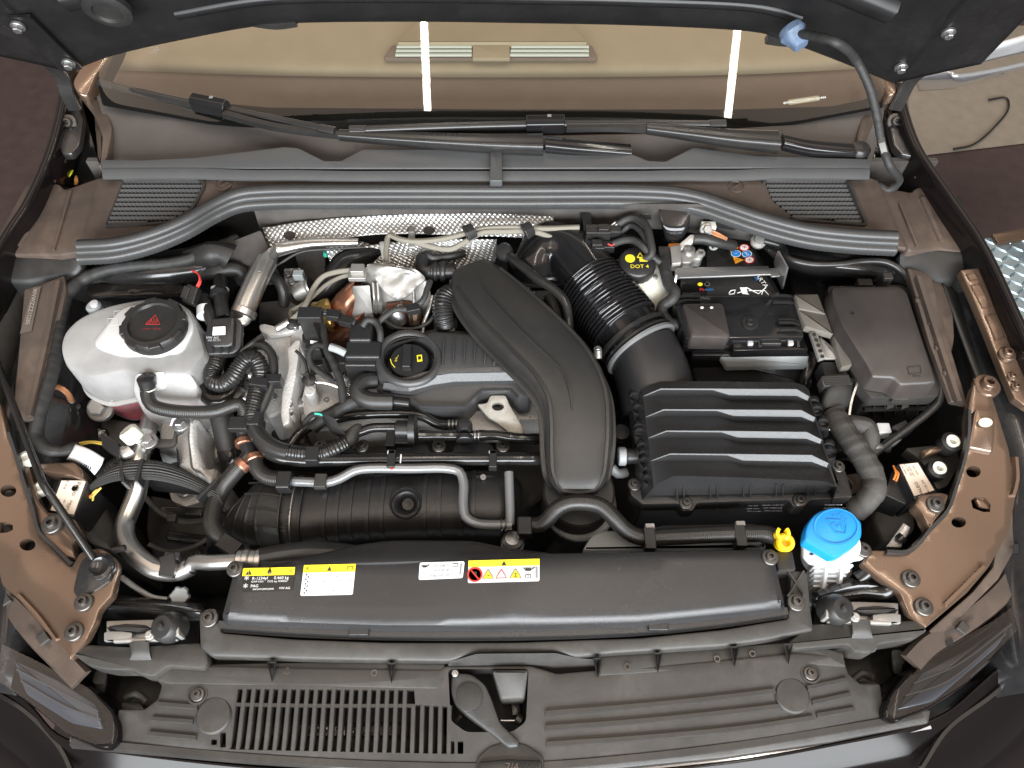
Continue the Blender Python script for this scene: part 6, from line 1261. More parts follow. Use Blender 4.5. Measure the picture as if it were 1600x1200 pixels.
sheet('sensor_block',[(1047,384),(1064,382),(1065,410),(1050,412)],.056,'zinc_white',bc,thick=.018,r=2);sheet('orange_trim',[(1044,380),(1062,379),(1064,412),(1050,413)],.048,'wire_orange',bc,thick=.008,r=2)
sheet('lug_strip',[(1060,382),(1079,366),(1085,366),(1084,377),(1076,387),(1062,392)],[(1060,384,.052),(1084,368,.066),(1070,390,.05)],'zinc_white',bc,thick=.008,r=2);sheet('clamp_body',[(1062,392),(1075,388),(1083,390),(1096,391),(1100,398),(1096,405),(1085,404),(1080,410),(1066,410)],.050,'zinc_white',bc,thick=.018,r=4,edge=.003)
lathe('post',[(.010,0),(.009,.006),(.007,.007),(.0001,.007)],P(1076,393,.050),(0,0,1),'steel',bc);lathe('clamp_nut',[(.007,0),(.007,.006),(.004,.006),(.004,.001),(.0001,.001)],P(1094,398,.050),(0,0,1),'zinc_white',bc,n=6);bx('black_plug',1038,396,.056,.016,.03,.03,'satin_black',bc)
tag(tube('ground_cable',[P(1084,373,.062),P(1098,373,.062),P(1115,377,.058),P(1135,381,.048),P(1146,384,.04)],.0088,'rubber',n=14),'fat black ground cable leaving the battery terminal','cable')
ge=thing('ground_point','metal earth bolt with a braided lead on the bulkhead above the battery','ground point',P(1105,355,.06));bx('nut_block',1108,350,.076,.022,.012,.014,'cream_plastic',ge);bolt(P(1104,359,.07),.011,ge,'bolt_grey',(0,-.6,.8),'hex');tube('lead',[P(1113,363,.068),P(1122,367,.066),P(1134,374,.058)],.004,'copper_braid',ge)
tag(lathe('bulkhead_nut',[(.012,-.003),(.012,.002),(.008,.003),(.008,.008),(.0001,.009)],P(1185,377,.045),(0,-.4,1),'zinc_white'),'silver flange nut beside the battery corner under the seal','nut')
# front fuse carrier on the battery
fc=thing('battery_fuse_carrier','glossy black fuse carrier box clipped over the battery front','fuse carrier',P(1150,520,-.05))
sheet('cover',[(1054,468),(1062,462),(1236,461),(1242,470),(1257,527),(1072,529),(1058,490)],[(1060,464,.038),(1238,463,.038),(1257,527,.034),(1074,528,.034)],'gloss_plastic',fc,bottom=-.0,r=4,edge=.002)
sheet('raised_lid',[(1066,473),(1126,472),(1131,476),(1142,524),(1138,527),(1080,526)],[(1068,474,.050),(1128,474,.050),(1140,524,.046),(1080,524,.046)],'dust_reflection_lid',fc,bottom=.015,r=5,edge=.004)  # ceiling's brown reflection on this lid put into its dusty colour
sheet('lid_slot',[(1095,481),(1102,478),(1108,478),(1114,481),(1108,483),(1102,483)],.0515,'dark_void',fc,thick=.001,r=1,edge=0);disc('slot_glint',1097,480.5,2.6,.052,'ink_white',fc);disc('slot_glint',1112,480.5,2.6,.052,'ink_white',fc)
lathe('dimple',[(.012,-.002),(.012,.001),(.010,.0015),(.006,.0005),(.005,.004),(.003,.004),(.0001,.002)],P(1172,504,.037),(0,0,1),'semi_gloss',fc)
sheet('front_step',[(1144,530),(1256,527),(1264,546),(1146,548)],.020,'gloss_plastic',fc,thick=.03,r=2,edge=.002);sheet('front_sill',[(1080,547),(1262,546),(1264,554),(1082,556)],.006,'gloss_plastic',fc,bottom=-.03,r=2,edge=.002)
for u in(1170,1186,1232,1246):sweep('latch_leg',[P(u,532,.024),P(u+1,543,.018)],rect(.004,.004),'semi_gloss',fc,smooth=False)
for u in(1173,1236):bx('latch_clip',u,534,.026,.008,.008,.006,'grey_tab',fc)
bx('latch_bridge',1205,531,.028,.03,.014,.008,'semi_gloss',fc,bevel=.002)
for y,d in((462,0),(472,2),(500,7),(504,8),(514,10)):
    sweep('side_rib',[P(1205+d*1.5,y,.040),P(1236+d,y+1,.039),P(1242+d,y+6,.030)],rect(.003,.004),'semi_gloss',fc)
for y in(463,470):sweep('side_rib',[P(1094,y,.041),P(1062,y+1,.040),P(1055,y+8,.03)],rect(.003,.004),'semi_gloss',fc)
tr=thing('battery_tray','black battery tray front wall with a painted highlight on its slanted edge','battery tray',P(1180,580,-.1));sheet('front_wall',[(1078,556),(1262,554),(1270,600),(1090,606)],[(1078,556,-.012),(1262,554,-.012),(1180,604,-.05)],'satin_black',tr,bottom=-.2,r=2,edge=.003);sheet('bevel_highlight',[(1126,557),(1264,556),(1262,571),(1136,573)],[(1126,557,.004),(1264,556,.004),(1190,573,-.012)],'grey_rail',tr,thick=.01,r=1);sheet('side_pillar',[(1266,545),(1284,556),(1262,602),(1248,600)],[(1266,545,.0),(1284,556,.0),(1255,602,-.03)],'pipe_gloss',tr,bottom=-.2,r=5,edge=.004)  # bright light on the bevel put in as a paler grey
# lead on the left flank of the battery
tag(tube('battery_loom',[P(1036,405,.05),P(1040,425,.05),P(1046,445,.046),P(1054,456,.046),P(1052,465,.042),P(1036,478,.03),P(1034,490,.024),P(1042,502,.02),P(1058,508,.018),P(1066,510,.016)],.0085,'tape_cloth',rf=lumpy(.25,40,7)),'black taped loom squeezed between brake reservoir and battery','wiring')
# ---------------------------------------------------------------- brake fluid reservoir
br_=thing('brake_fluid_reservoir','cream white brake fluid reservoir with a black cap marked DOT 4','reservoir',P(990,470,-.05))
loft('body',[(P(986,402,.05),Vector((.035,0,0)),Vector((0,.028,0)),2.6)]and[(P(996,470,-.06),Vector((.032,0,0)),Vector((0,.022,0)),3.4),(P(1006,470,-.01),Vector((.036,0,0)),Vector((0,.03,0)),3.4),(P(1004,450,.012),Vector((.043,0,0)),Vector((0,.036,0)),3.2),(P(999,432,.030),Vector((.043,0,0)),Vector((0,.034,0)),3.0),(P(992,420,.040),Vector((.030,0,0)),Vector((0,.028,0)),2.4)],'cream_plastic',br_,n=28,sub=6)
cpz=P(993,421,.040);lathe('cap',[(.028,0),(.0285,.016),(.027,.020),(.025,.0215),(.0001,.0215)],cpz,(0,-.06,1),'satin_black',br_,n=40,lug=lambda k,h:1.03 if int(k*40)%2 and h<.019 else 1)
ct2=cpz+Vector((0,-.001,.0215));lathe('warning_disc',[(.0075,0),(.0075,.0006),(.005,.0006),(.005,.0004),(.0001,.0004)],ct2+Vector((-.011,.004,0)),(0,-.06,1),'ink_yellow',br_);outline_mark('warning_triangle',[ct2+Vector((x*.001,y*.001,.0008))for x,y in((0,6),(5,15),(9,6),(0,6))],.0014,'ink_yellow',br_);flatpoly('manual_mark',[ct2+Vector((x*.001,y*.001,.0008))for x,y in((3,-2),(15,-2),(15,4),(3,4))],'ink_yellow',br_)
words('cap_text','DOT 4',ct2+Vector((.002,-.012,0)),.0095,'ink_yellow',br_,n=(0,-.06,1))
words('level_text','MAX',PY(1005,471,P(1000,470,-.002).y-.033),.011,'ink_black',br_,n=(0,-1,.25),lift=.001);outline_mark('level_mark',[PY(1000,465,P(1000,470,0).y-.034),PY(1010,465,P(1000,470,0).y-.034)],.0016,'ink_black',br_,up=(0,-1,0));outline_mark('level_mark',[PY(1002,468,P(1000,470,0).y-.034),PY(1005,466,P(1000,470,0).y-.034),PY(1008,468,P(1000,470,0).y-.034)],.0012,'ink_black',br_,up=(0,-1,0))
rbk=thing('reservoir_bracket','steel bracket tab with a stud beside the brake reservoir','bracket',P(1025,445,.02));sheet('tab',[(1014,438),(1036,436),(1040,450),(1018,452)],.028,'steel',rbk,thick=.003,r=1);lathe('stud',[(.006,0),(.006,.005),(.0035,.006),(.0035,.014),(.0001,.015)],P(1022,440,.029),(0,-.1,1),'steel',rbk,n=12);sheet('upright',[(1028,452),(1038,450),(1034,512),(1026,512)],[(1028,452,.026),(1038,450,.026),(1030,512,-.05)],'zinc_white',rbk,thick=.004,r=1)
sv=thing('brake_servo_cover','glossy dark round brake servo edge behind the brake reservoir','brake servo',P(960,405,0));lathe('shell',[(.075,-.03),(.075,.0),(.068,.012),(.05,.018),(.0001,.02)],P(962,425,-.03),(0,-.85,.5),'gloss_plastic',sv,n=40)
dr_=thing('drain_funnel','glossy black plastic funnel under the seal above the battery','drain funnel',P(1054,355,.05));loft('funnel',[(P(1054,330,.085),Vector((.024,0,0)),Vector((0,.012,.006)),3),(P(1055,345,.075),Vector((.022,0,0)),Vector((0,.014,.006)),3),(P(1054,362,.055),Vector((.017,0,0)),Vector((0,.014,.006)),3),(P(1053,372,.04),Vector((.014,0,0)),Vector((0,.012,.006)),3)],'gloss_plastic',dr_);collar('lip',P(1053,371,.040),(0,-.5,-.8),.016,.006,'gloss_plastic',dr_)
tag(sheet('cowl_drain_tray',[(1000,324),(1035,324),(1035,334),(1000,335)],.074,'semi_gloss',thick=.012,r=2),'small black tray under the seal beside the drain funnel','tray');tag(sheet('cowl_drain_tray',[(1072,326),(1120,333),(1160,345),(1150,352),(1076,338)],[(1072,326,.078),(1160,345,.075),(1076,338,.07)],'semi_gloss',thick=.012,r=2),'long black tray under the seal above the earth bolt','tray')
# ---------------------------------------------------------------- fuse box
fb=thing('fuse_box','brown-dusted black fuse box with sculpted lid and front clip','fuse box',P(1390,560,-.05))
fz=[(1300,448,.066),(1415,450,.066),(1462,600,.056),(1366,590,.054),(1314,506,.066),(1390,520,.068)]
lid_o=[(1299,447,9),(1407,446,10),(1418,456),(1464,598,4),(1408,601,4),(1396,590,4),(1364,589,5),(1353,567),(1332,535),(1314,506),(1301,470)]
sheet('lid',lid_o,fz,'dust_reflection_lid',fb,bottom=.024,r=6,res=12,edge=.004,flare=1.04,dz=lambda u,v:.0035*(1/(1+math.exp(-(u-(1346+(v-500)*.42))/3.5))))
zfb=tps(fz)
base=[(1294,446),(1412,444),(1424,456),(1470,606),(1466,620),(1362,622),(1344,600),(1330,566),(1308,512),(1294,474)]
sheet('lid_skirt',base,[(1300,448,.030),(1415,450,.030),(1462,600,.022),(1366,600,.022)],'grille_black',fb,bottom=.0,r=6,edge=.002,flare=1.0)
sheet('lower_case',[(1300,452),(1412,450),(1466,612),(1360,618),(1340,590),(1310,510)],.004,'grille_black',fb,bottom=-.1,r=5,edge=.002)
for u in(1395,1418):obj('clip_rib',[P(u-1.5,612,.024),P(u+1.5,612,.024),P(u+2,636,-.01),P(u-10,640,-.012),P(u-1.5,612,.004),P(u+1.5,612,.004)],[(0,1,2,3),(0,3,4),(1,5,2)],'grille_black',fb)
bx('front_clip',1406,617,.026,.022,.014,.012,'grille_black',fb);bx('clip_window',1407,623,.012,.02,.006,.006,'dark_void',fb);bx('rear_clip',1352,440,.05,.022,.012,.014,'grille_black',fb);bx('rear_post',1388,430,.066,.014,.012,.03,'grille_black',fb)
outline_mark('embossed_book',[P(u,v,zfb(u,v)+.0042)for u,v in((1418,574),(1438,572),(1440,583),(1421,585),(1418,574))],.0012,'dust_reflection_lid',fb);outline_mark('embossed_book',[P(u,v,zfb(u,v)+.0042)for u,v in((1426,585),(1428,588),(1438,588))],.0012,'dust_reflection_lid',fb);outline_mark('embossed_mark',[P(u,v,zfb(u,v)+.0022)for u,v in((1362,455),(1374,454),(1374,460),(1363,461),(1362,455))],.0009,'dust_reflection_lid',fb);outline_mark('embossed_mark',[P(u,v,zfb(u,v)+.0022)for u,v in((1346,457),(1353,456),(1350,462))],.0009,'dust_reflection_lid',fb)
for u,v in((1332,490),(1336,470),(1315,450)):lathe('moulded_ring',[(.0026,0),(.0026,.0008),(.0018,.0008),(.0018,0)],P(u,v,zfb(u,v)+.001),(0,0,1),'dust_reflection_lid',fb,n=12)
for i in range(6):sweep('case_rib',[P(1366+i*17,634,-.02),P(1364+i*17,652,-.06)],rect(.002,.004),'grille_black',fb,smooth=False,up=(0,-1,0))
sweep('case_ledge',[P(1350,640,-.03),P(1456,638,-.03)],rect(.006,.004),'grille_black',fb,smooth=False,up=(0,-1,0))
kb=thing('cable_guide','grey plastic stepped cable guide between battery and fuse box','bracket',P(1280,510,.03))
sheet('step',[(1242,460),(1278,459),(1290,490),(1248,482)],.045,'bolt_dusty',kb,thick=.012,r=1);sheet('step',[(1246,482),(1291,490),(1302,522),(1258,510)],.042,'bolt_dusty',kb,thick=.012,r=1);sheet('arm',[(1290,488),(1306,518),(1330,520),(1332,534),(1320,548),(1330,562),(1332,570),(1316,574),(1308,548),(1302,522)],.038,'bolt_dusty',kb,thick=.014,r=2)
sheet('metal_strip',[(1265,518),(1276,517),(1292,558),(1280,562)],.036,'zinc_white',kb,thick=.006,r=1)
for i in range(5):lathe('rivet',[(.003,0),(.003,.001),(.0015,.001),(.0015,-.001),(.0001,-.001)],P(1272+i*3.2,523+i*8.5,.037),(0,0,1),'bolt_dark',kb,n=10)
sheet('metal_web',[(1280,524),(1312,550),(1308,560),(1290,560)],.028,'zinc_white',kb,thick=.004,r=1)
bk=thing('unit_connector','large ribbed black connector with rubber boot beside the air box','connector',P(1305,610,.0));sheet('ribbed_head',[(1283,588),(1326,586),(1332,600),(1288,604)],[(1283,588,.03),(1326,586,.03),(1310,603,.02)],'grille_black',bk,thick=.02,r=2)
for i in range(6):sweep('head_rib',[P(1284+i,589+i*2.5,.0315-i*.0018),P(1326+i*.9,587+i*2.5,.0315-i*.0018)],rect(.0014,.002),'grille_black',bk,smooth=False)
loft('boot',[(P(1310,600,.008),Vector((.021,0,0)),Vector((0,.004,.012)),3.4),(P(1308,615,.008),Vector((.020,0,0)),Vector((0,.004,.014)),2.6),(P(1304,632,.002),Vector((.021,0,0)),Vector((0,.004,.013)),2.6),(P(1302,645,-.002),Vector((.016,0,0)),Vector((0,.004,.012)),2.2)],'rubber',bk);bx('socket_housing',1304,576,.022,.034,.024,.03,'satin_black',bk);bx('side_latch',1289,610,.01,.006,.026,.016,'rubber',bk)
tag(tube('main_loom',[P(1302,646,.0),P(1312,662,.004),P(1324,680,.006),P(1340,702,.006),P(1354,724,.004),P(1364,745,.0),P(1365,765,-.004),P(1354,782,-.012),P(1336,798,-.03)],.0155,'tape_dusty',n=18,rf=lumpy(.10,60,11)),'thick dusty taped main wiring loom curving down past the air box','wiring');tag(tube('side_loom',[P(1318,668,.0),P(1335,664,.002),P(1352,668,.0),P(1358,684,-.006),P(1350,700,-.02),P(1338,720,-.04)],.0135,'tape_dusty',n=16,rf=lumpy(.12,60,12)),'shorter dusty taped loom hooking behind the main loom','wiring')
tubes_w=thing('loose_unit_wires','few bare coloured wires beside the connector boot','wiring',P(1290,655,0));tubes('wire',[([P(1280,652,.0),P(1286,660,.004),P(1294,668,.0)],.0014)],'wire_yellow',tubes_w,n=6);tubes('wire',[([P(1282,651,.0),P(1289,658,.004),P(1293,664,.0)],.0014)],'wire_red',tubes_w,n=6);tubes('wire',[([P(1284,668,.0),P(1290,673,.0),P(1296,671,.0)],.0014)],'wire_white',tubes_w,n=6)
tag(sweep('grey_bracket_edge',[P(1330,545,.03),P(1340,570,.02),P(1340,592,.014),P(1328,630,.0),P(1324,658,-.01)],rect(.003,.012),'steel',up=(0,0,1)),'thin curved steel bracket edge beside the fuse box','bracket')
tag(tube('wing_cable',[P(1195,376,.05),P(1222,385,.05),P(1230,402,.05),P(1262,412,.052),P(1310,413,.054),P(1350,408,.056),P(1385,410,.056),P(1410,425,.05),P(1424,450,.046),P(1440,500,.04),P(1460,560,.03),P(1470,600,.02),P(1468,625,.008),P(1450,645,-.0),P(1420,668,-.01),P(1390,690,-.02),P(1350,722,-.03)],.0055,'hose_plain',rf=lumpy(.08,50,3)),'thin black cable running over the strut tower and round the fuse box','cable')
tag(bx('plug',1382,668,-.02,.018,.016,.02,'white_plastic'),'larger white plug under the front of the fuse box','connector');tag(bx('plug',1366,674,-.03,.012,.014,.02,'white_plastic',rot=20),'smaller tilted white plug below the fuse box corner','connector');tag(bx('plug',1412,668,-.012,.022,.018,.02,'satin_black',rot=25),'black square plug under the front of the fuse box','connector');tag(sheet('cable_strap',[(1384,686),(1400,680),(1412,684),(1400,694),(1386,694)],-.03,'grey_rail',thick=.01,r=3),'flat grey strap below the white plugs','strap');tag(tube('chrome_tail',[P(1356,700,-.02),P(1372,698,-.02),P(1388,702,-.03)],.005,'steel'),'short shiny metal tail beside the hooked loom','pipe')
tag(sheet('round_bracket',[(1320,742),(1342,738),(1352,752),(1340,770),(1322,775),(1334,760)],-.03,'brown_dusty',thick=.006,r=6),'brown metal tab beside the air box corner','bracket')
# ---------------------------------------------------------------- wing rail, flange, lamp carrier on this side
rr=thing('wing_rail','dusty brown metal wing rail beside the fuse box, with flap','body rail',P(1460,530,.03));sheet('plate',[(1418,418),(1440,424),(1456,432),(1478,520),(1512,632),(1486,627),(1450,530)],[(1418,418,.062),(1456,432,.06),(1512,632,.03),(1486,627,.03)],'brown_dusty',rr,thick=.008,r=3,res=16);sheet('flap',[(1440,436),(1472,440),(1490,490),(1492,530),(1486,556),(1466,500)],[(1440,436,.055),(1472,440,.05),(1488,550,.035)],'brown_dusty',rr,thick=.006,r=10,edge=.003);sweep('fold',[P(1434,432,.065),P(1462,520,.05),P(1498,628,.036)],[(-.004,-.004),(.004,-.004),(.003,.003),(-.003,.003)],'brown_dusty',rr)
for u,v in((1434,468),(1454,505),(1465,543),(1478,582)):lathe('rivet',[(.004,-.002),(.004,.001),(.0001,.002)],P(u,v,.058-(v-440)*.00013),(0,0,1),'brown_dusty',rr,n=10)
tag(grid('arch_liner',[[P(1472,442,.04),P(1500,520,.03),P(1530,600,.02),P(1550,640,.01)],[P(1490,436,.0),P(1520,520,-.01),P(1545,590,-.02),P(1560,630,-.03)],[P(1505,430,-.05),P(1535,510,-.06),P(1560,580,-.08),P(1580,640,-.1)]],'dusty_black',sub=(3,4),thick=.003),'dusty black wheel-arch liner outside the fuse box rail','liner')
wf=thing('wing_flange','brown bolted wing flange with two rectangular panels, fuse box side','wing flange',P(1560,520,.05));WZ=[(1503,422,.075),(1530,420,.078),(1600,600,.045),(1582,618,.042)];wz=tps(WZ)
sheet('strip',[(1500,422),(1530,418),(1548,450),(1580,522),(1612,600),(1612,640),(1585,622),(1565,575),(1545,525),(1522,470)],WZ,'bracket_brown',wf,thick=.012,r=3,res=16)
for q in([(1517,446),(1532,443),(1550,478),(1536,482)],[(1540,494),(1556,491),(1572,527),(1556,532)],[(1510,428),(1524,425),(1530,436),(1516,438)]):outline_mark('panel_bead',[P(u,v,wz(u,v)+.0008)for u,v in q+q[:1]],.0022,'bracket_brown',wf)
for u,v in((1573,553),(1582,588),(1588,604)):bolt(P(u,v,wz(u,v)+.002),.012 if v<560 else .007,wf,'bracket_brown')
CZR=[(1540,640,.045),(1575,700,.03),(1588,770,.018),(1545,885,.006),(1447,981,-.004),(1406,926,.0),(1350,878,.004),(1437,775,.014),(1500,735,.02),(1500,840,.012),(1440,900,.004)]
cr_=thing('lamp_carrier','glossy copper-brown headlamp carrier panel with holes, washer cap side','carrier panel',P(1500,850,0));zr=tps(CZR)
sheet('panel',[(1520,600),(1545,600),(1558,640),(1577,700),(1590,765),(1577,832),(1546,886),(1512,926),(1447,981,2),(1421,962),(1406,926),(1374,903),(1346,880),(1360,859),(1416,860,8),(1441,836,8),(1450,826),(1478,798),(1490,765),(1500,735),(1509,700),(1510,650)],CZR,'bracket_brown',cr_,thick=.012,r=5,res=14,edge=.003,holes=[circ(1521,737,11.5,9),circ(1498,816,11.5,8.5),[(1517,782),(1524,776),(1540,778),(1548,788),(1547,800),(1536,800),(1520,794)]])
sheet('tower_tab',[(1524,638),(1556,640),(1556,680),(1552,708),(1514,700)],[(1524,638,.055),(1556,640,.055),(1535,705,.034)],'bracket_brown',cr_,thick=.02,r=5,edge=.004);disc('round_mark',1540,660,11,.0525,'label_cream',cr_)
sheet('cup_plate',[(1524,780),(1532,776),(1546,784),(1548,796),(1530,792)],.012,'bracket_brown',cr_,thick=.004,r=3)
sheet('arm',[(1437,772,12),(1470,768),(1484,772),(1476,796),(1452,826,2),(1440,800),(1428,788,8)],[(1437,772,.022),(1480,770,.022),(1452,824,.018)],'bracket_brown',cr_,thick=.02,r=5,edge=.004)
sweep('seam_lip',[P(u,v,zr(u,v)+.004)for u,v in((1514,640),(1512,690),(1502,735),(1492,766),(1480,798),(1452,828),(1442,842),(1418,862),(1385,862))],[(-.003,-.004),(.003,-.004),(.002,.003),(-.002,.003)],'satin_black',cr_)
sweep('raised_bead',[P(u,v,zr(u,v)+.001)for u,v in((1536,886),(1512,910),(1476,945))],[(-.004,-.003),(.004,-.003),(.002,.004),(-.002,.004)],'bracket_brown',cr_);sweep('raised_bead',[P(u,v,zr(u,v)+.001)for u,v in((1586,715),(1588,750),(1582,775))],[(-.004,-.003),(.004,-.003),(.002,.004),(-.002,.004)],'bracket_brown',cr_)
for u,v in((1423,904),(1443,948),(1461,788)):
    zq=zr(u,v)+(.006 if v<800 else 0);bolt(P(u,v,zq+.002),.0115,cr_,'bolt_dark')
bolt(P(1541,603,.05),.018,cr_,'bracket_brown')
sheet('edge_strip',[(1560,832),(1592,770),(1602,800),(1600,845),(1585,860),(1560,905),(1480,985),(1460,1000),(1452,985),(1520,925),(1552,886)],[(1560,832,.0),(1600,790,.005),(1460,1000,-.016),(1560,900,-.006)],'brown_dusty',cr_,thick=.01,r=3,res=14)
sheet('edge_window',[(1584,850),(1592,850),(1591,864),(1583,864)],.004,'dark_void',cr_,thick=.001,r=1,edge=0);sheet('edge_window',[(1478,1000),(1488,996),(1490,1006),(1480,1010)],-.0125,'dark_void',cr_,thick=.001,r=1,edge=0)
cu2=thing('lamp_control_unit','black headlamp control unit with a tilted cream label, washer cap side','control unit',P(1430,750,-.03));sheet('case',[(1403,724),(1436,721),(1466,770),(1430,782)],[(1403,724,.0),(1436,721,.0),(1440,778,-.004)],'satin_black',cu2,bottom=-.09,r=3,edge=.002);L2=tps([(1403,724,.0015),(1436,721,.0015),(1440,778,-.0025)]);flatpoly('label',[P(u,v,L2(u,v))for u,v in((1406,726),(1434,723),(1460,766),(1429,775))],'label_cream',cu2,h=.001)
xd=P(1424,728,L2(1424,728))-P(1446,766,L2(1446,766))
for u,v,t,s_ in((1436,764,'VALEO',.0065),(1446,760,'90 126 374',.004),(1418,734,'1E1 941 572',.004),(1424,737,'12V 35W',.004),(1412,734,'5H0 907',.0038),(1430,735,'HW 004',.0038)):words('print',t,P(u,v,L2(u,v)),s_,'ink_black',cu2,x=xd,lift=.001)
tubes('wires',[([P(1396,728,-.01),P(1400,740,-.006),P(1396,750,-.01)],.0014),([P(1398,733,-.01),P(1404,740,-.006),P(1400,752,-.012)],.0014)],'wire_orange',cu2,n=6);bx('unit_plug',1405,762,-.02,.03,.04,.05,'satin_black',cu2,rot=-30)
la=thing('lamp_mount','dark brown lamp mount with two pale rubber bushes behind the control unit','bracket',P(1460,710,0));sheet('plate',[(1415,700),(1475,694),(1495,700),(1500,725),(1480,760),(1465,765),(1440,720)],-.012,'dusty_black',la,thick=.02,r=5);sheet('bar',[(1442,702),(1474,694),(1476,702),(1446,712)],.006,'bracket_brown',la,thick=.012,r=2)
for u,v,z in((1488,690,.018),(1467,732,.006)):lathe('rubber_bush',[(.014,-.02),(.014,.0),(.010,.002),(.006,0),(.0001,0)],P(u,v,z),(0,-.1,1),'satin_black',la);lathe('bush_ring',[(.0085,0),(.009,.003),(.005,.003),(.004,0),(.0001,0)],P(u,v,z+.002),(0,-.1,1),'cream_plastic',la)
la.name='lamp_mount'
sheet('chrome_insert',[(1384,855),(1412,816),(1424,824),(1408,856)],[(1384,855,-.02),(1412,816,-.01),(1424,824,-.01)],'steel',la,thick=.006,r=2);cyl('insert_pin',P(1404,845,-.012),P(1412,838,-.008),.007,'pipe_gloss',la)
# ---------------------------------------------------------------- washer bottle
wsb=thing('washer_bottle','white washer bottle neck under a bright blue cap with a spray symbol','washer bottle',P(1300,880,-.05))
sheet('neck_flange',[(1254,845),(1290,850),(1340,846),(1358,858,8),(1352,872,6),(1300,880),(1268,880),(1256,868)],.008,'white_plastic',wsb,thick=.008,r=5,edge=.002,holes=[circ(1268,865,4,3,10)])
lathe('neck',[(.026,-.05),(.027,-.01),(.028,.002),(.030,.012)],P(1302,852,.006),(0,0,1),'white_plastic',wsb,n=32)
sheet('bottle_top',[(1270,880),(1330,876),(1336,896),(1316,915),(1276,932),(1264,905)],[(1270,880,-.022),(1335,878,-.022),(1276,932,-.06)],'white_plastic',wsb,bottom=-.2,r=10,edge=.006)
for i,v in enumerate((883,891,899,907,915)):bx('moulded_rib',1303-i*3,v,-.002-.008*i,.050-.004*i,.0035,.022,'white_plastic',wsb,bevel=.001)
for u in(1290,1314):sweep('moulded_web',[P(u,880,-.002),P(u-6,918,-.034)],rect(.004,.012),'white_plastic',wsb,smooth=False)
bolt(P(1349,859,.010),.010,wsb,'bolt_dark');lathe('hinge_tip',[(.006,0),(.006,.01),(.0001,.012)],P(1290,922,-.05),(0,0,1),'white_plastic',wsb)
cap_o=[(1257,845,5),(1260,820,14),(1275,800,14),(1302,791,14),(1326,795,10),(1347,815,6),(1348,836,8),(1340,850,10),(1312,869,6),(1302,871,4)]
bcap=sheet('cap',cap_o,[(1257,846,.034),(1300,792,.042),(1348,825,.040),(1302,870,.034)],'blue_cap',wsb,thick=.018,r=8,edge=.004);bz=tps([(1257,846,.034),(1300,792,.042),(1348,825,.040),(1302,870,.034)])
outline_mark('raised_ring',[P(u,v,bz(u,v)+.001)for u,v in circ(1307,823,34,27,36)+[circ(1307,823,34,27,36)[0]]],.0022,'blue_cap',bcap)
outline_mark('spray_symbol',[P(u,v,bz(u,v)+.001)for u,v in((1291,812),(1306,832),(1321,834),(1323,820),(1312,813),(1291,812))],.0014,'blue_cap',bcap);outline_mark('spray_symbol',[P(u,v,bz(u,v)+.001)for u,v in((1299,822),(1304,816),(1308,824),(1313,818),(1318,827))],.0014,'blue_cap',bcap)
for u,v in((1303,806),(1310,805),(1317,808),(1322,812),(1314,802)):disc('spray_drop',u,v,1.8,bz(u,v)+.0012,'blue_cap',bcap)
sheet('cap_hinge',[(1260,848),(1264,845),(1304,866),(1300,871)],.030,'blue_cap',wsb,thick=.014,r=2)
tag(tube('washer_hose',[P(1340,905,-.02),P(1365,890,-.01),P(1380,900,-.008),P(1390,918,-.012),P(1380,926,-.016),P(1345,925,-.02),P(1300,935,-.025)],.009,'pipe_gloss',n=14),'glossy black hose looping from the washer bottle past the latch','hose')

tag(sheet('lamp_housing_back',[(1372,770),(1400,756),(1428,790),(1432,826),(1410,848),(1378,850),(1362,810)],[(1372,770,-.06),(1428,790,-.05),(1380,850,-.08)],'dusty_black',bottom=-.25,r=8,edge=.006,res=14),'dusty black headlamp housing back between main loom and brown carrier panel','headlamp housing')
# ================================================================ FRONT: radiator cover, slam panel, grille cover, lamps, bumper
rc_=thing('radiator_cover','long black plastic radiator cover carrying four stickers','radiator cover',P(790,930,0))
RCZ=[(370,882,.034),(640,856,.034),(1205,855,.034),(340,968,.026),(600,975,.030),(800,976,.030),(1000,970,.030),(1228,945,.026),(350,930,.034),(800,920,.038),(1215,900,.034),(800,950,.037)]
rz=tps(RCZ)
sheet('shell',[(362,884,6),(400,880),(480,866),(520,862),(640,860),(820,860),(1200,853,4),(1212,858,6),(1232,944,8),(1226,952,8),(1000,974),(800,980),(600,980),(350,972,10),(341,962,8)],RCZ,'cover_black',rc_,bottom=-.035,r=5,res=22,edge=.013,flare=1.003)
sweep('front_lip',[P(u,v,.008)for u,v in((342,976),(460,984),(600,990),(800,990),(1000,983),(1130,970),(1230,955))],[(-.004,-.006),(.004,-.006),(.004,.002),(-.004,.003)],'cover_black',rc_)
sweep('lower_edge',[P(u,v,-.008)for u,v in((344,984),(460,992),(600,997),(800,997),(1000,990),(1130,977),(1232,962))],rect(.008,.012),'satin_black',rc_)
for u,v in((561,983),(1028,975)):bx('lip_clip',u,v-4,.0165,.024,.020,.014,'cover_black',rc_)
for u,v in((367,889),(1203,871)):bolt(P(u,v,rz(u,v)+.002),.010,rc_,'bolt_dark')
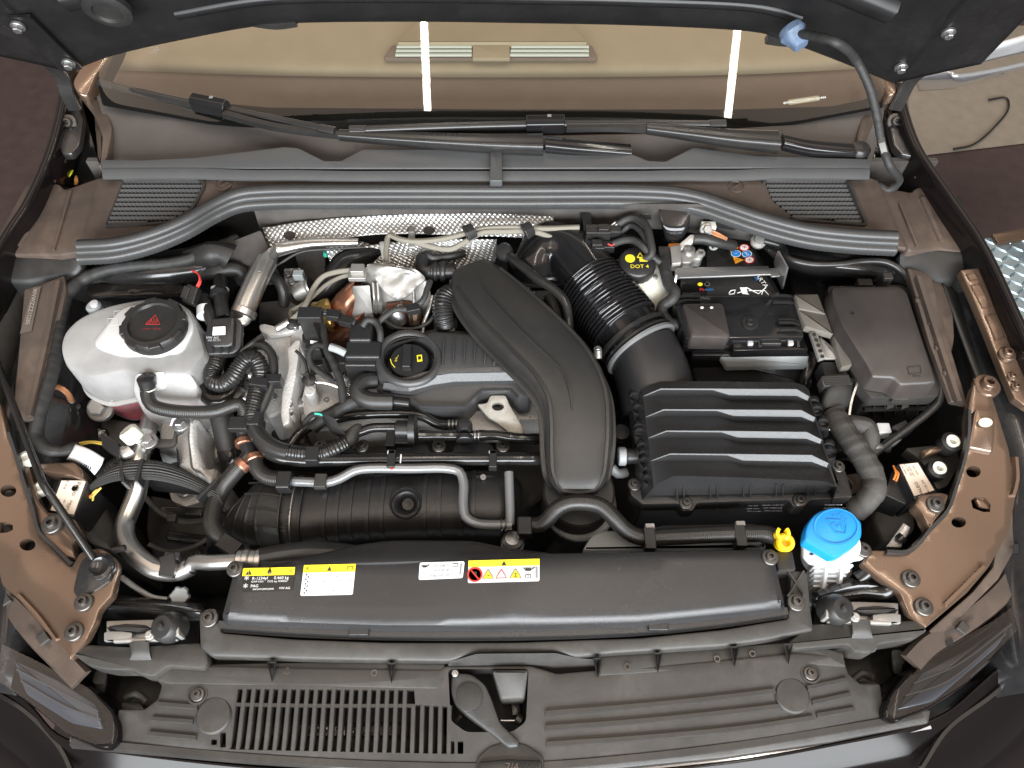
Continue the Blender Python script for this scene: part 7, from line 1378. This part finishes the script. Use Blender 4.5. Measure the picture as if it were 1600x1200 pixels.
# raised hose hump behind the cover
tag(sheet('fan_shroud_hump',[(400,884,10),(440,872,20),(500,862,30),(556,848,20),(610,841,20),(740,842,20),(790,853,20),(860,861),(860,872),(420,886)],[(400,884,.030),(600,842,.022),(760,845,.022),(860,866,.031),(600,868,.034)],'cover_black',bottom=-.06,r=6,edge=.007,res=16),'smooth black raised hump of the fan shroud behind the stickers','fan shroud')
tag(sheet('radiator_top_tank',[(915,850),(925,836),(945,828),(1000,828),(1130,832),(1180,838),(1200,855),(910,860)],-.012,'grey_rail',thick=.04,r=5,edge=.004),'pale grey radiator top tank behind the radiator cover','radiator')
tag(sheet('air_guide',[(1010,826),(1040,820),(1180,818),(1200,845),(1020,852)],-.022,'satin_black',thick=.05,r=3),'black air guide strip between the air box and radiator tank','air guide')
yc=thing('yellow_clip','bright yellow hose clip on a black bracket beside the blue washer cap','clip',P(1222,850,.0));lathe('clip_ring',[(.0075,-.006),(.0115,-.004),(.0118,.008),(.0095,.011),(.006,.011),(.0055,.002),(.0001,.002)],P(1224,848,.018),(0,-.3,1),'yellow',yc,n=20)
for du in(-6,6):sweep('clip_jaw',[P(1222+du,842,.026),P(1222+du*1.5,834,.030),P(1222+du,828,.030)],rect(.004,.010),'yellow',yc)
bx('clip_tab',1232,840,.026,.006,.005,.006,'yellow',yc,bevel=.001);sheet('bracket',[(1210,862),(1238,860),(1244,890),(1216,892)],[(1210,862,.012),(1238,860,.012),(1230,892,.02)],'dusty_black',yc,thick=.03,r=3)
for u,z in((1016,.030),(1158,.030)):tag(bx('hose_saddle',u,840 if u<1100 else 836,.024,.014,.028,.022,'satin_black'),'black clip holding the coolant hose %s'%('near the air duct end' if u<1100 else 'near the yellow clip'),'clip');tag(bx('grey_tab',u,823 if u<1100 else 819,.012,.012,.010,.008,'grey_tab'),'small pale grey tab behind the coolant hose %s'%('near the air duct end' if u<1100 else 'near the yellow clip'),'tab')
# ---------------------------------------------------------------- stickers
def sticker(name,label,q,base):
    pts=rc(q,3,3);o=flatpoly(name,[P(u,v,rz(u,v)+.0012)for u,v in pts],base);return tag(o,label,'sticker')
def onq(q):
    def f(x,y,h=.0):
        a=np.array(q[0])*(1-x)+np.array(q[1])*x;b=np.array(q[3])*(1-x)+np.array(q[2])*x;c=a*(1-y)+b*y
        return P(c[0],c[1],rz(*c)+.0018+h)
    return f
def patch(name,f,x0,y0,x1,y1,m,parent,h=0):return flatpoly(name,[f(x0,y0,h),f(x1,y0,h),f(x1,y1,h),f(x0,y1,h)],m,parent,h=.0003)
def txt(f,s,x,y,x1,m,parent):xd=f(1,y)-f(0,y);return words('print',s,f(x,y),.01,m,parent,x=xd,n=Vector(xd).cross(f(x,y-.2)-f(x,y)),align='LEFT',lift=.0004,fit=xd.length*(x1-x))
def tri(f,x,y,w_,h_,m,parent):return flatpoly('triangle',[f(x-w_/2,y+h_/2,.0003),f(x+w_/2,y+h_/2,.0003),f(x,y-h_/2,.0003)],m,parent,h=.0003)
q=[(380,888),(461,886),(457,922),(375,924)];f=onq(q);s=sticker('refrigerant_sticker','black and yellow refrigerant sticker, nearest the crimped aluminium hose',q,'label_black')
patch('yellow_header',f,.0,.0,1,.33,'label_yellow',s);tri(f,.12,.17,.13,.24,'ink_black',s);words('symbol','!',f(.12,.19),.007,'ink_yellow',s,lift=.0012);loft_=lathe('flame_symbol',[(.0016,0),(.0030,.002),(.0016,.005),(.0001,.009)],f(.52,.28),f(.52,0)-f(.52,.3),'ink_black',s,n=8);txt(f,'i=',.86,.18,.96,'ink_black',s)
txt(f,'*',.05,.52,.13,'ink_white',s);txt(f,'R-1234yf',.20,.46,.50,'ink_white',s);txt(f,'0.460 kg',.62,.46,.90,'ink_white',s);txt(f,'GWP 0.501',.19,.60,.42,'ink_white',s);txt(f,'CO2 eq. 0.00023',.50,.60,.88,'ink_white',s);txt(f,'*',.05,.86,.13,'ink_white',s);txt(f,'PAG',.19,.79,.33,'ink_white',s);txt(f,'SAE J639 J2842 J2845',.24,.93,.64,'ink_white',s);txt(f,'VW AG',.74,.91,.95,'ink_white',s)
q=[(475,883),(556,881),(551,929),(469,931)];f=onq(q);s=sticker('gas_warning_sticker','white sticker with yellow header and many text lines on the radiator cover',q,'label_white')
patch('yellow_header',f,0,0,1,.25,'label_yellow',s);tri(f,.5,.13,.09,.15,'ink_black',s);txt(f,'*',.04,.18,.11,'ink_black',s);patch('manual_symbol',f,.84,.07,.95,.18,'ink_black',s,.0003);patch('manual_symbol',f,.855,.09,.935,.165,'label_yellow',s,.0006)
for i,t in enumerate(('Contains fluorinated greenhouse gases.','Enthalt fluorierte Treibhausgase.','Contiene gas fluorado de efecto invernadero.','Contient des gaz a effet de serre fluores.','Contiene gas fluorurati a effetto serra.','Gas naopha fluorerade vaxthus.','Ple gazy fluorowane o cieplarn. az saru.','Bevat gefluoreerd broeikasgas.','Contem gas fluorado com efeito de estufa.')):txt(f,t,.17,.32+i*.074,.17+len(t)*.0168,'ink_black',s);lathe('country_ring',[(.0010,0),(.0010,.0003),(.0008,.0003),(.0008,0)],f(.07+.04*(i%2),.32+i*.074),(0,0,1),'ink_black',s,n=12)
patch('part_number_box',f,.90,.55,.95,.95,'ink_grey',s,.0002);patch('part_number_box',f,.908,.56,.942,.94,'label_white',s,.0005)
q=[(656,879),(726,877),(723,903),(654,906)];f=onq(q);s=sticker('oil_grade_sticker','small white oil grade sticker in the middle of the radiator cover',q,'label_white')
txt(f,'VW 508 00',.28,.24,.68,'ink_black',s);txt(f,'VW 509 00',.28,.52,.68,'ink_black',s);txt(f,'SAE 0W-20',.27,.82,.68,'ink_black',s);patch('manual_symbol',f,.74,.10,.86,.32,'ink_black',s);patch('manual_symbol',f,.755,.14,.795,.28,'label_white',s,.0003);patch('manual_symbol',f,.805,.14,.845,.28,'label_white',s,.0003);patch('part_number_box',f,.91,.12,.95,.8,'ink_grey',s)
def oil_can(f,x,y,k,s,m='ink_black'):patch('oil_can_symbol',f,x,y,x+.09*k,y+.13,m,s);sweep('oil_can_spout',[f(x-.03*k,y-.02,.0003),f(x,y+.06,.0003)],rect(.0012,.0004),m,s,smooth=False);sweep('oil_can_spout',[f(x+.09*k,y+.08,.0003),f(x+.15*k,y-.03,.0003)],rect(.0012,.0004),m,s,smooth=False)
oil_can(f,.07,.17,1,s)
q=[(732,876),(843,873),(843,908),(731,911)];f=onq(q);s=sticker('hazard_sticker','wide white sticker with yellow header and four hazard symbols',q,'label_grey')
patch('yellow_header',f,0,0,1,.29,'label_yellow',s);tri(f,.5,.16,.075,.2,'ink_black',s)
lathe('prohibition_ring',[(.0092,0),(.0092,.0004),(.0074,.0004),(.0074,0)],f(.095,.63),(0,0,1),'ink_red',s,n=28);patch('hand_symbol',f,.070,.50,.120,.75,'ink_black',s);sweep('prohibition_bar',[f(.045,.45,.0006),f(.145,.82,.0006)],rect(.0016,.0004),'ink_red',s,smooth=False)
for x,red in((.28,0),(.465,1),(.665,0)):
    if red:tri(f,x,.62,.165,.42,'ink_red',s);t2_=flatpoly('triangle_centre',[f(x-.062,.785,.0009),f(x+.062,.785,.0009),f(x,.475,.0009)],'label_grey',s,h=.0003);txt(f,'*',x-.035,.76,x+.035,'ink_black',s)
    else:tri(f,x,.62,.165,.42,'ink_black',s);flatpoly('triangle_centre',[f(x-.068,.805,.0009),f(x+.068,.805,.0009),f(x,.45,.0009)],'label_yellow',s,h=.0003);words('symbol','~' if x<.5 else 'z',f(x,.69),.010,'ink_black',s,lift=.0014)
oil_can(f,.80,.40,.9,s);patch('manual_symbol',f,.80,.70,.88,.84,'ink_black',s);patch('manual_symbol',f,.81,.72,.835,.82,'label_grey',s,.0003);patch('manual_symbol',f,.845,.72,.87,.82,'label_grey',s,.0003);patch('part_number_box',f,.945,.36,.975,.86,'ink_grey',s)
# ---------------------------------------------------------------- slam panel
sp0=thing('slam_panel','dusty black plastic slam panel across the front under the radiator cover','slam panel',P(800,1015,-.03))
sheet('centre_beam',[(310,960),(322,950),(338,950),(346,988),(460,998),(600,1003),(800,1003),(1000,996),(1130,983),(1232,966),(1236,890),(1262,893),(1268,955),(1272,985),(1200,1000),(1130,1010),(960,1021),(900,1027),(868,1020),(750,1021),(700,1034),(500,1031),(330,1026),(312,1012)],[(310,960,.006),(1260,900,.01),(600,1003,.002),(800,1030,-.006),(330,1026,-.004),(1270,985,-.002),(1100,1000,.0)],'dusty_black',sp0,thick=.022,r=5,res=22,edge=.004)
sheet('front_drop',[(700,1034),(745,1021),(868,1020),(905,1028),(935,1030),(930,1055),(880,1052),(700,1050)],[(700,1034,-.008),(900,1028,-.008),(800,1052,-.03)],'grille_black',sp0,thick=.01,r=4)
for q_,nm in(([(110,1020),(134,1006),(205,1010),(312,1003),(322,1015),(326,1035),(318,1046),(262,1042),(240,1058),(222,1056),(206,1048),(170,1048),(140,1042)],0),([(1268,974),(1330,972),(1432,968),(1452,984),(1428,1000),(1372,1008),(1362,1022),(1335,1020),(1326,1008),(1240,1016),(1230,1004)],1)):sheet('side_arm',q_,-.006,'dusty_black',sp0,thick=.03,r=6,edge=.005)
for u,v in((218,1022),(1345,988)):loft('arm_saddle',[(P(u,v-14,.0),Vector((.012,0,0)),Vector((0,.004,.004)),3),(P(u+2,v+6,-.004),Vector((.012,0,0)),Vector((0,.004,.004)),3),(P(u+2,v+26,-.02),Vector((.018,0,0)),Vector((0,.004,.008)),3)],'dusty_black',sp0,n=16)
for u,v in((327,966),(1244,941)):bolt(P(u,v,.010),.011,sp0,'bolt_dark');sheet('slot',[(u-6,v-12),(u+6,v-12),(u+6,v-8),(u-6,v-8)],.0115,'dark_void',sp0,thick=.001,r=1,edge=0)
for a,b in(((1230,892),(1256,930)),((1256,892),(1232,930))):sweep('cross_rib',[P(*a,.014),P((a[0]+b[0])/2,(a[1]+b[1])/2,.010),P(*b,.014)],rect(.0022,.006),'dusty_black',sp0)
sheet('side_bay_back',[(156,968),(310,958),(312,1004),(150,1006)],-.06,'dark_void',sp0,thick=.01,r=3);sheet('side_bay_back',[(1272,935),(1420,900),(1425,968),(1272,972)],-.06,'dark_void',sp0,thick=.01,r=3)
tag(grid('radiator_support',[[P(180,930,-.04),P(240,938,-.02),P(320,945,-.03)],[P(165,945,-.02),P(240,952,-.008),P(320,958,-.012)],[P(150,968,-.05),P(240,968,-.03),P(320,970,-.03)]],'bay_paint',sub=(4,4),thick=.004),'glossy black metal crossmember behind the bonnet latch, prop-rod side','crossmember')
tag(grid('radiator_support',[[P(1270,925,-.04),P(1330,905,-.03),P(1375,905,-.03)],[P(1270,935,-.02),P(1340,915,-.01),P(1390,920,-.016)],[P(1270,950,-.04),P(1345,935,-.03),P(1410,940,-.04)]],'bay_paint',sub=(4,4),thick=.004),'glossy black metal crossmember behind the bonnet latch, washer cap side','crossmember')
def latch(u0,v0,s,label):
    """bonnet latch: bright plates and a black rubber buffer; s mirrors it"""
    t=thing('bonnet_latch',label,'bonnet latch',P(u0,v0,-.02));X=lambda d,e:(u0+s*d,v0+e-(.05*d if s<0 else 0)*0)
    sheet('back_plate',[X(-70,-14),X(-10,-16),X(38,-16),X(42,14),X(-70,16)],-.012,'zinc_white',t,thick=.006,r=2)
    sheet('front_plate',[X(-74,4),X(-66,2),X(-46,2),X(-30,4),X(-30,12),X(40,11),X(40,16),X(-60,20),X(-60,17),X(-74,18)],.0,'zinc_white',t,thick=.006,r=2)
    sheet('catch_lever',[X(-68,-6),X(-40,-10),X(-8,-8),X(0,-2),X(-20,2),X(-56,0)],.003,'semi_gloss',t,thick=.006,r=4)
    sheet('slot',[X(-70,-4),X(-8,-6),X(6,2),X(-28,6),X(-64,3)],-.005,'dark_void',t,thick=.004,r=2,edge=0)
    sheet('end_plate',[X(36,-18),X(42,-19),X(44,8),X(38,10)],.010,'zinc_white',t,thick=.02,r=1)
    lathe('rubber_buffer',[(.018,-.02),(.019,-.004),(.017,.006),(.013,.010),(.005,.0105),(.004,.014),(.0001,.015)],P(*X(24,-4),.004),(-s*.25,-.2,1),'rubber',t);sheet('spring_arm',[X(-10,4),X(10,-6),X(14,4),X(4,12),X(-8,12)],.004,'zinc_white',t,thick=.004,r=2);bolt(P(*X(-2,8),.006),.006,t,'zinc_white',style='hex',name='rivet')
latch(236,984,1,'silver bonnet latch with black buffer on the prop-rod side');latch(1334,956,-1,'silver bonnet latch with black buffer below the washer bottle')
# ---------------------------------------------------------------- front grille cover
gc=thing('grille_cover','dusty dark plastic grille cover with slotted vent and raised ribs along the front','grille cover',P(700,1120,-.04))
GZ=[(250,1070,-.02),(690,1075,-.018),(940,1060,-.018),(1320,1045,-.02),(110,1160,-.036),(400,1185,-.032),(800,1200,-.032),(1130,1175,-.034),(1450,1115,-.04),(200,1115,-.03),(1378,1075,-.03)];gz=tps(GZ)
open_=[(369,1076),(647,1078),(649,1101),(700,1104),(701,1178),(357,1171)]
hndl=rc([(700,1045),(826,1045),(822,1128),(800,1144),(728,1144),(704,1126)],8)
small=[rc([(a-5,b),(a+4,b),(a+4,c),(a-5,c)],2)for a,b,c in((335,1155,1164),(349,1144,1168),(694+12,1158,1178),(708+12,1158,1178))]
sheet('panel',[(240,1036),(330,1040),(500,1044),(690,1046),(696,1040),(830,1040),(870,1052),(940,1046),(1100,1034),(1240,1020),(1318,1024),(1326,1052),(1345,1068),(1376,1068),(1382,1112),(1455,1108),(1452,1130),(1300,1160),(1130,1185),(960,1202),(800,1212),(600,1208),(400,1190),(250,1176),(106,1160),(108,1148),(180,1152),(184,1108),(225,1108),(246,1092),(252,1070),(238,1058)],GZ,'grille_black',gc,thick=.012,r=4,res=20,edge=.003,holes=[open_,hndl]+small)
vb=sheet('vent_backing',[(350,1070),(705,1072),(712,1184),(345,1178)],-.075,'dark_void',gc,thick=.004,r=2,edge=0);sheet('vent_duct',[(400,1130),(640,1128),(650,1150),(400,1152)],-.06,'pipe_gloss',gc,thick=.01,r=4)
for k in range(25):
    ut,ub=369+13.9*k,357+14.33*k
    top_v=1076 if k<20 else 1103;t_=(top_v-1076)/96;a=P(ut+(ub-ut)*t_,top_v-1,gz(ut,top_v)-.0012);b=P(ub,1173+k*.25,gz(ub,1174)-.0012)
    sweep('slat',[a,b],[(-.0028,-.010),(.0028,-.010),(.0028,.0),(.002,.001),(-.002,.001),(-.0028,.0)],'grille_black',gc,smooth=False)
sweep('slat_tie',[P(366,1101,gz(366,1101)-.0035),P(500,1103,gz(500,1102)-.0035),P(650,1103,gz(650,1102)-.0035)],rect(.0035,.006),'grille_black',gc)
for a,b,c in(((246,1100),(310,1105),0),((238,1123),(303,1128),0),((234,1146),(308,1153),0),((1260,1075),(1322,1062),0),((1268,1098),(1328,1085),0),((1275,1118),(1334,1108),0)):sweep('raised_rib',[P(*a,gz(*a)),P(*b,gz(*b))],[(-.0032,-.002),(.0032,-.002),(.002,.004),(-.002,.004)],'grille_black',gc,smooth=False)
for pts in([(852,1115),(1000,1103),(1120,1091),(1210,1080)],[(852,1138),(1000,1127),(1120,1115),(1217,1104)],[(854,1163),(1000,1153),(1150,1139),(1270,1122)]):sweep('raised_rib',[P(u,v,gz(u,v))for u,v in pts],[(-.0034,-.002),(.0034,-.002),(.0024,.0045),(-.0024,.0045)],'grille_black',gc)
sweep('front_roll',[P(u,v,gz(u,v)-.001)for u,v in((112,1160),(250,1172),(400,1185),(600,1196),(745,1199),(860,1196),(1000,1184),(1150,1166),(1300,1142),(1440,1118))],[(-.012,-.006),(.006,-.006),(.003,.003),(-.004,.003)],'grille_black',gc)
for u,v,rr_ in((335,1118,.021),(1237,1087,.0205)):lathe('rubber_plug',[(rr_,-.004),(rr_,.002),(rr_*.9,.0045),(.0001,.0052)],P(u,v,gz(u,v)),(0,0,1),'dusty_black',gc,n=32)
for u,v in((309,1085),(1266,1052)):lathe('bolt_recess',[(.012,-.001),(.012,.0018),(.010,.002),(.009,.0005),(.0001,.0005)],P(u,v,gz(u,v)),(0,0,1),'grille_black',gc);bolt(P(u,v,gz(u,v)+.0015),.008,gc,'bolt_dark')
us=thing('grille_upper_shelf','dusty recessed shelf with triangular webs between slam panel and grille cover','shelf',P(700,1050,-.03))
for i,q_ in enumerate(([(246,1040),(500,1034),(695,1036),(696,1062),(684,1076),(260,1068),(246,1062)],[(935,1026),(1100,1014),(1250,1002),(1318,1020),(1322,1042),(1240,1036),(1100,1046),(936,1056)])):
    sheet('shelf',q_,(-.016 if i==0 else-.016),'dusty_black',us,thick=.006,r=4,edge=.002)
for u,v in((425,1034),(612,1036),(934,1028),(1028,1020),(1148,1010),(1232,1006)):obj('web',[P(u-8,v,.0),P(u+7,v,.0),P(u,v+32,-.014),P(u,v+4,-.02)],[(0,1,3),(0,3,2),(1,2,3)],'dusty_black',us)
for u,v in((449,1049),(585,1052),(980,1042),(1120,1030),(1175,1022)):lathe('peg_hole',[(.004,-.001),(.004,.002),(.0025,.002),(.0025,-.001),(.0001,-.001)],P(u,v,-.0155),(0,0,1),'bolt_dark',us,n=12)
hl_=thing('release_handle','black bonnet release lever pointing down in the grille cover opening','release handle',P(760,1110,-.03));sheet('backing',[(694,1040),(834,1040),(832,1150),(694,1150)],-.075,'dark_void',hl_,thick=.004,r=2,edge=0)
sheet('lever',[(706,1050),(736,1052),(758,1068),(768,1090),(782,1130),(812,1158,5),(810,1168,5),(794,1170,5),(768,1148),(728,1118),(710,1100),(704,1080)],[(706,1050,-.012),(760,1070,-.012),(760,1110,-.018),(800,1165,-.022)],'rubber',hl_,thick=.012,r=8,edge=.004,res=12)
lathe('pivot_disc',[(.016,0),(.016,.002),(.0145,.0025),(.0001,.0025)],P(733,1088,-.014),(0,0,1),'rubber',hl_,n=32);sheet('guide_box',[(768,1046),(826,1046),(820,1092,6),(782,1094,6)],[(768,1046,-.008),(826,1046,-.008),(800,1094,-.02)],'dusty_black',hl_,thick=.03,r=5,edge=.004);cyl('latch_spring',P(806,1122,-.05),P(816,1128,-.05),.008,'satin_black',hl_);cyl('latch_rod',P(782,1126,-.045),P(806,1126,-.045),.0015,'steel',hl_);sheet('latch_rail',[(798,1094),(812,1094),(814,1118),(800,1118)],-.05,'semi_gloss',hl_,thick=.01,r=2);bolt(P(711,1052,-.008),.004,hl_,'bolt_grey');sweep('brace',[P(706,1134,-.05),P(722,1118,-.045)],rect(.004,.006),'semi_gloss',hl_,smooth=False)
lg=thing('badge_mount','rounded brown-black badge mount at the very front edge','badge',P(795,1190,-.03));sheet('surround',[(745,1184),(765,1166),(790,1158),(820,1162),(850,1182),(850,1220),(742,1220)],-.026,'dusty_black',lg,thick=.01,r=8,edge=.002);sheet('plate',[(748,1190,4),(795,1186),(846,1188,4),(850,1225),(742,1225)],-.022,'semi_gloss',lg,thick=.006,r=4,edge=.002);words('badge_lettering','7/4',P(800,1199,-.021),.012,'brown_dusty',lg)
# ---------------------------------------------------------------- gaps, headlamps, bumper skin
for nm,q_ in(('prop-rod',[(120,1030),(200,1045),(250,1050),(255,1090),(225,1110),(190,1110),(150,1080)]),('washer cap',[(1310,1015),(1380,1000),(1440,985),(1420,1030),(1380,1070),(1330,1070)])):tag(sheet('lamp_gap_tray',q_,-.09,'undertray',thick=.02,r=6),'dark cavity tray beside the headlamp, %s side'%nm,'tray')
for nm,s,u0,v0 in(('prop-rod',1,158,1062),('washer cap',-1,1402,1030)):
    t=thing('lamp_bracket','small dusty bracket lug in the dark gap beside the headlamp, %s side'%nm,'bracket',P(u0,v0,-.05));loft('lug',[(P(u0,v0+16,-.06),Vector((.006,0,0)),Vector((0,.006,0)),3),(P(u0,v0+4,-.05),Vector((.007,0,0)),Vector((0,.006,0)),3),(P(u0-s*2,v0-4,-.045),Vector((.008,0,0)),Vector((0,.008,0)),3)],'dusty_black',t);sheet('foot',[(u0+s*30,v0+36),(u0+s*60,v0+34),(u0+s*70,v0+50),(u0+s*34,v0+52)],-.06,'dusty_black',t,thick=.02,r=5);tube('spring',[P(u0+s*40,v0+28,-.05),P(u0+s*55,v0+22,-.045),P(u0+s*70,v0+34,-.05)],.005,'dusty_black',t)
def lamp(nm,s,edge,lens,glass,strip):
    t=thing('headlamp','glossy dark headlamp corner at the bumper, %s side'%nm,'headlamp',P(*lens[0],-.05))
    sheet('housing',edge,[(p[0],p[1],-.022-.00009*abs(p[0]-(165 if s>0 else 1400)))for p in edge[::2]],'bumper_paint',t,bottom=-.16,r=8,edge=.008,res=14)
    sheet('reflector',lens,-.0205,'lens',t,thick=.006,r=8,edge=.003)
    for k in(.3,.62):sweep('light_guide',[P(*(np.array(lens[a])*(1-k)+np.array(lens[b])*k),-.0195)for a,b in((0,5),(1,4),(2,3))],rect(.0016,.001),'lens',t)
    g_=rc(glass,10);obj('clear_cover',[P(a,b,-.016)for a,b in g_],[tuple(range(len(g_)))],'lens_clear',t,flat=True)
    return t
lamp('prop-rod',1,[(-30,985),(0,1000),(60,1030),(100,1050),(140,1072),(175,1104),(186,1130),(184,1158),(172,1170),(150,1170),(104,1150),(50,1105),(-30,1050)],[(20,1030),(90,1062),(150,1100),(162,1140),(110,1130),(40,1085)],[(-30,990),(60,1034),(140,1076),(178,1118),(178,1160),(150,1164),(104,1146),(50,1100),(-30,1045)],None)
lamp('washer cap',-1,[(1630,905),(1560,960),(1500,1000),(1455,1022),(1415,1050),(1390,1082),(1378,1106),(1382,1122),(1400,1130),(1450,1110),(1510,1072),(1570,1015),(1630,950)],[(1590,960),(1510,1015),(1440,1050),(1400,1110),(1460,1096),(1560,1010)],[(1630,910),(1560,965),(1455,1026),(1394,1084),(1384,1114),(1400,1122),(1450,1104),(1510,1066),(1630,944)],None)
for nm,C,lb in(('l',[(-60,925),(0,935),(30,960),(60,995),(95,1030),(125,1062)],'brown trim strip with clips between lamp carrier and headlamp, prop-rod side'),('r',[(1640,840),(1600,880),(1560,930),(1500,978),(1450,1010),(1425,1036)],'brown trim strip with clips between lamp carrier and headlamp, washer cap side')):
    t=thing('lamp_trim',lb,'trim',P(*C[2],-.02));sweep('strip',[P(u,v,-.018)for u,v in C],[(-.014,-.004),(.014,-.006),(.010,.003),(-.010,.004)],'brown_dusty',t)
    for k in(1,3):u,v=C[k];bx('trim_clip',u+6,v+2,-.008,.014,.012,.008,'dusty_black',t,rot=45 if nm=='r' else-45)
    words('moulded_text','>PP+EPDM<',P(C[3][0],C[3][1],-.013),.009,'dusty_black',t,x=P(*C[4],0)-P(*C[3],0)if nm=='l' else P(*C[3],0)-P(*C[4],0))
bp_=thing('front_bumper','glossy black front bumper skin curving under the grille cover and lamps','bumper',P(800,1250,-.1))
grid('skin',[[P(-60,1020,-.05),P(40,1095,-.05),P(104,1155,-.045),P(250,1182,-.045),P(500,1205,-.042),P(800,1216,-.042),P(1100,1194,-.044),P(1300,1162,-.045),P(1455,1124,-.046),P(1540,1060,-.05),P(1680,930,-.05)],
 [P(-60,1050,-.06),P(40,1130,-.06),P(110,1190,-.06),P(250,1215,-.06),P(500,1240,-.06),P(800,1250,-.06),P(1100,1230,-.06),P(1300,1198,-.06),P(1470,1160,-.06),P(1560,1090,-.06),P(1680,965,-.06)],
 [P(-60,1130,-.10),P(20,1200,-.10),P(100,1270,-.10),P(250,1300,-.1),P(500,1320,-.1),P(800,1330,-.1),P(1100,1310,-.1),P(1300,1290,-.1),P(1480,1250,-.1),P(1590,1170,-.1),P(1680,1050,-.1)],
 [P(-60,1260,-.22),P(20,1300,-.25),P(100,1340,-.3),P(250,1360,-.3),P(500,1380,-.3),P(800,1390,-.3),P(1100,1370,-.3),P(1300,1350,-.3),P(1500,1330,-.3),P(1620,1280,-.25),P(1700,1200,-.22)]],'bumper_paint',bp_,sub=(5,6),thick=.003)
for C in([(-20,1075),(40,1112),(95,1170),(112,1205)],[(1640,990),(1560,1078),(1480,1140),(1440,1200)]):sweep('chrome_line',[P(u,v,-.052)for u,v in C],[(-.003,-.003),(.003,-.003),(.002,.002),(-.002,.002)],'pipe_gloss',bp_)
sweep('lower_trim',[P(u,v,-.050)for u,v in((960,1206),(1130,1190),(1300,1166),(1452,1134))],[(-.006,-.004),(.006,-.004),(.003,.003),(-.003,.003)],'mirror_shell',bp_)

# ---------------------------------------------------------------- repeats share a group phrase
GROUPS=dict(lamp_housing_back='headlamp housing backs',ignition_coil='ignition coils on the engine',wing_rail='wing rails along both sides',wiper='wipers below the windscreen',hinge='bonnet hinges at the cowl corners',bonnet_latch='bonnet latches on the slam panel',headlamp='headlamp corners at the bumper',lamp_control_unit='headlamp control units',lamp_carrier='headlamp carrier panels',runner_flange='intake runner flanges',body_clip='white clips under the seal',front_wing='front wing edges',corner_cover='corner covers of the cowl',edge_block='seal end blocks',cowl_strip='flap strips of the cowl',strut_tower='strut towers',inner_wing='inner wings',hose_saddle='clips on the coolant hose',grey_tab='grey tabs behind the coolant hose',lamp_trim='trim strips beside the lamps',lamp_gap_tray='lamp gap trays',lamp_bracket='lamp bracket lugs',radiator_support='crossmember ends',arch_liner='wheel-arch liners',hinge_well='hinge wells',pillar_trim='pillar trims',scuttle_end='scuttle ends',plug='plugs below the fuse box',vent_hose='vent hoses at the valve box',heat_shield='foil heat shields',leaf='leaves in the hinge well',tar_pad='sealing strips',pit_ledge='ledges in the pit',cowl_drain_tray='trays under the seal')
for o in list(bpy.data.objects):
    if o.parent is None and 'label' in o:
        g=GROUPS.get(o.name.split('.')[0])
        if g:o['group']=g
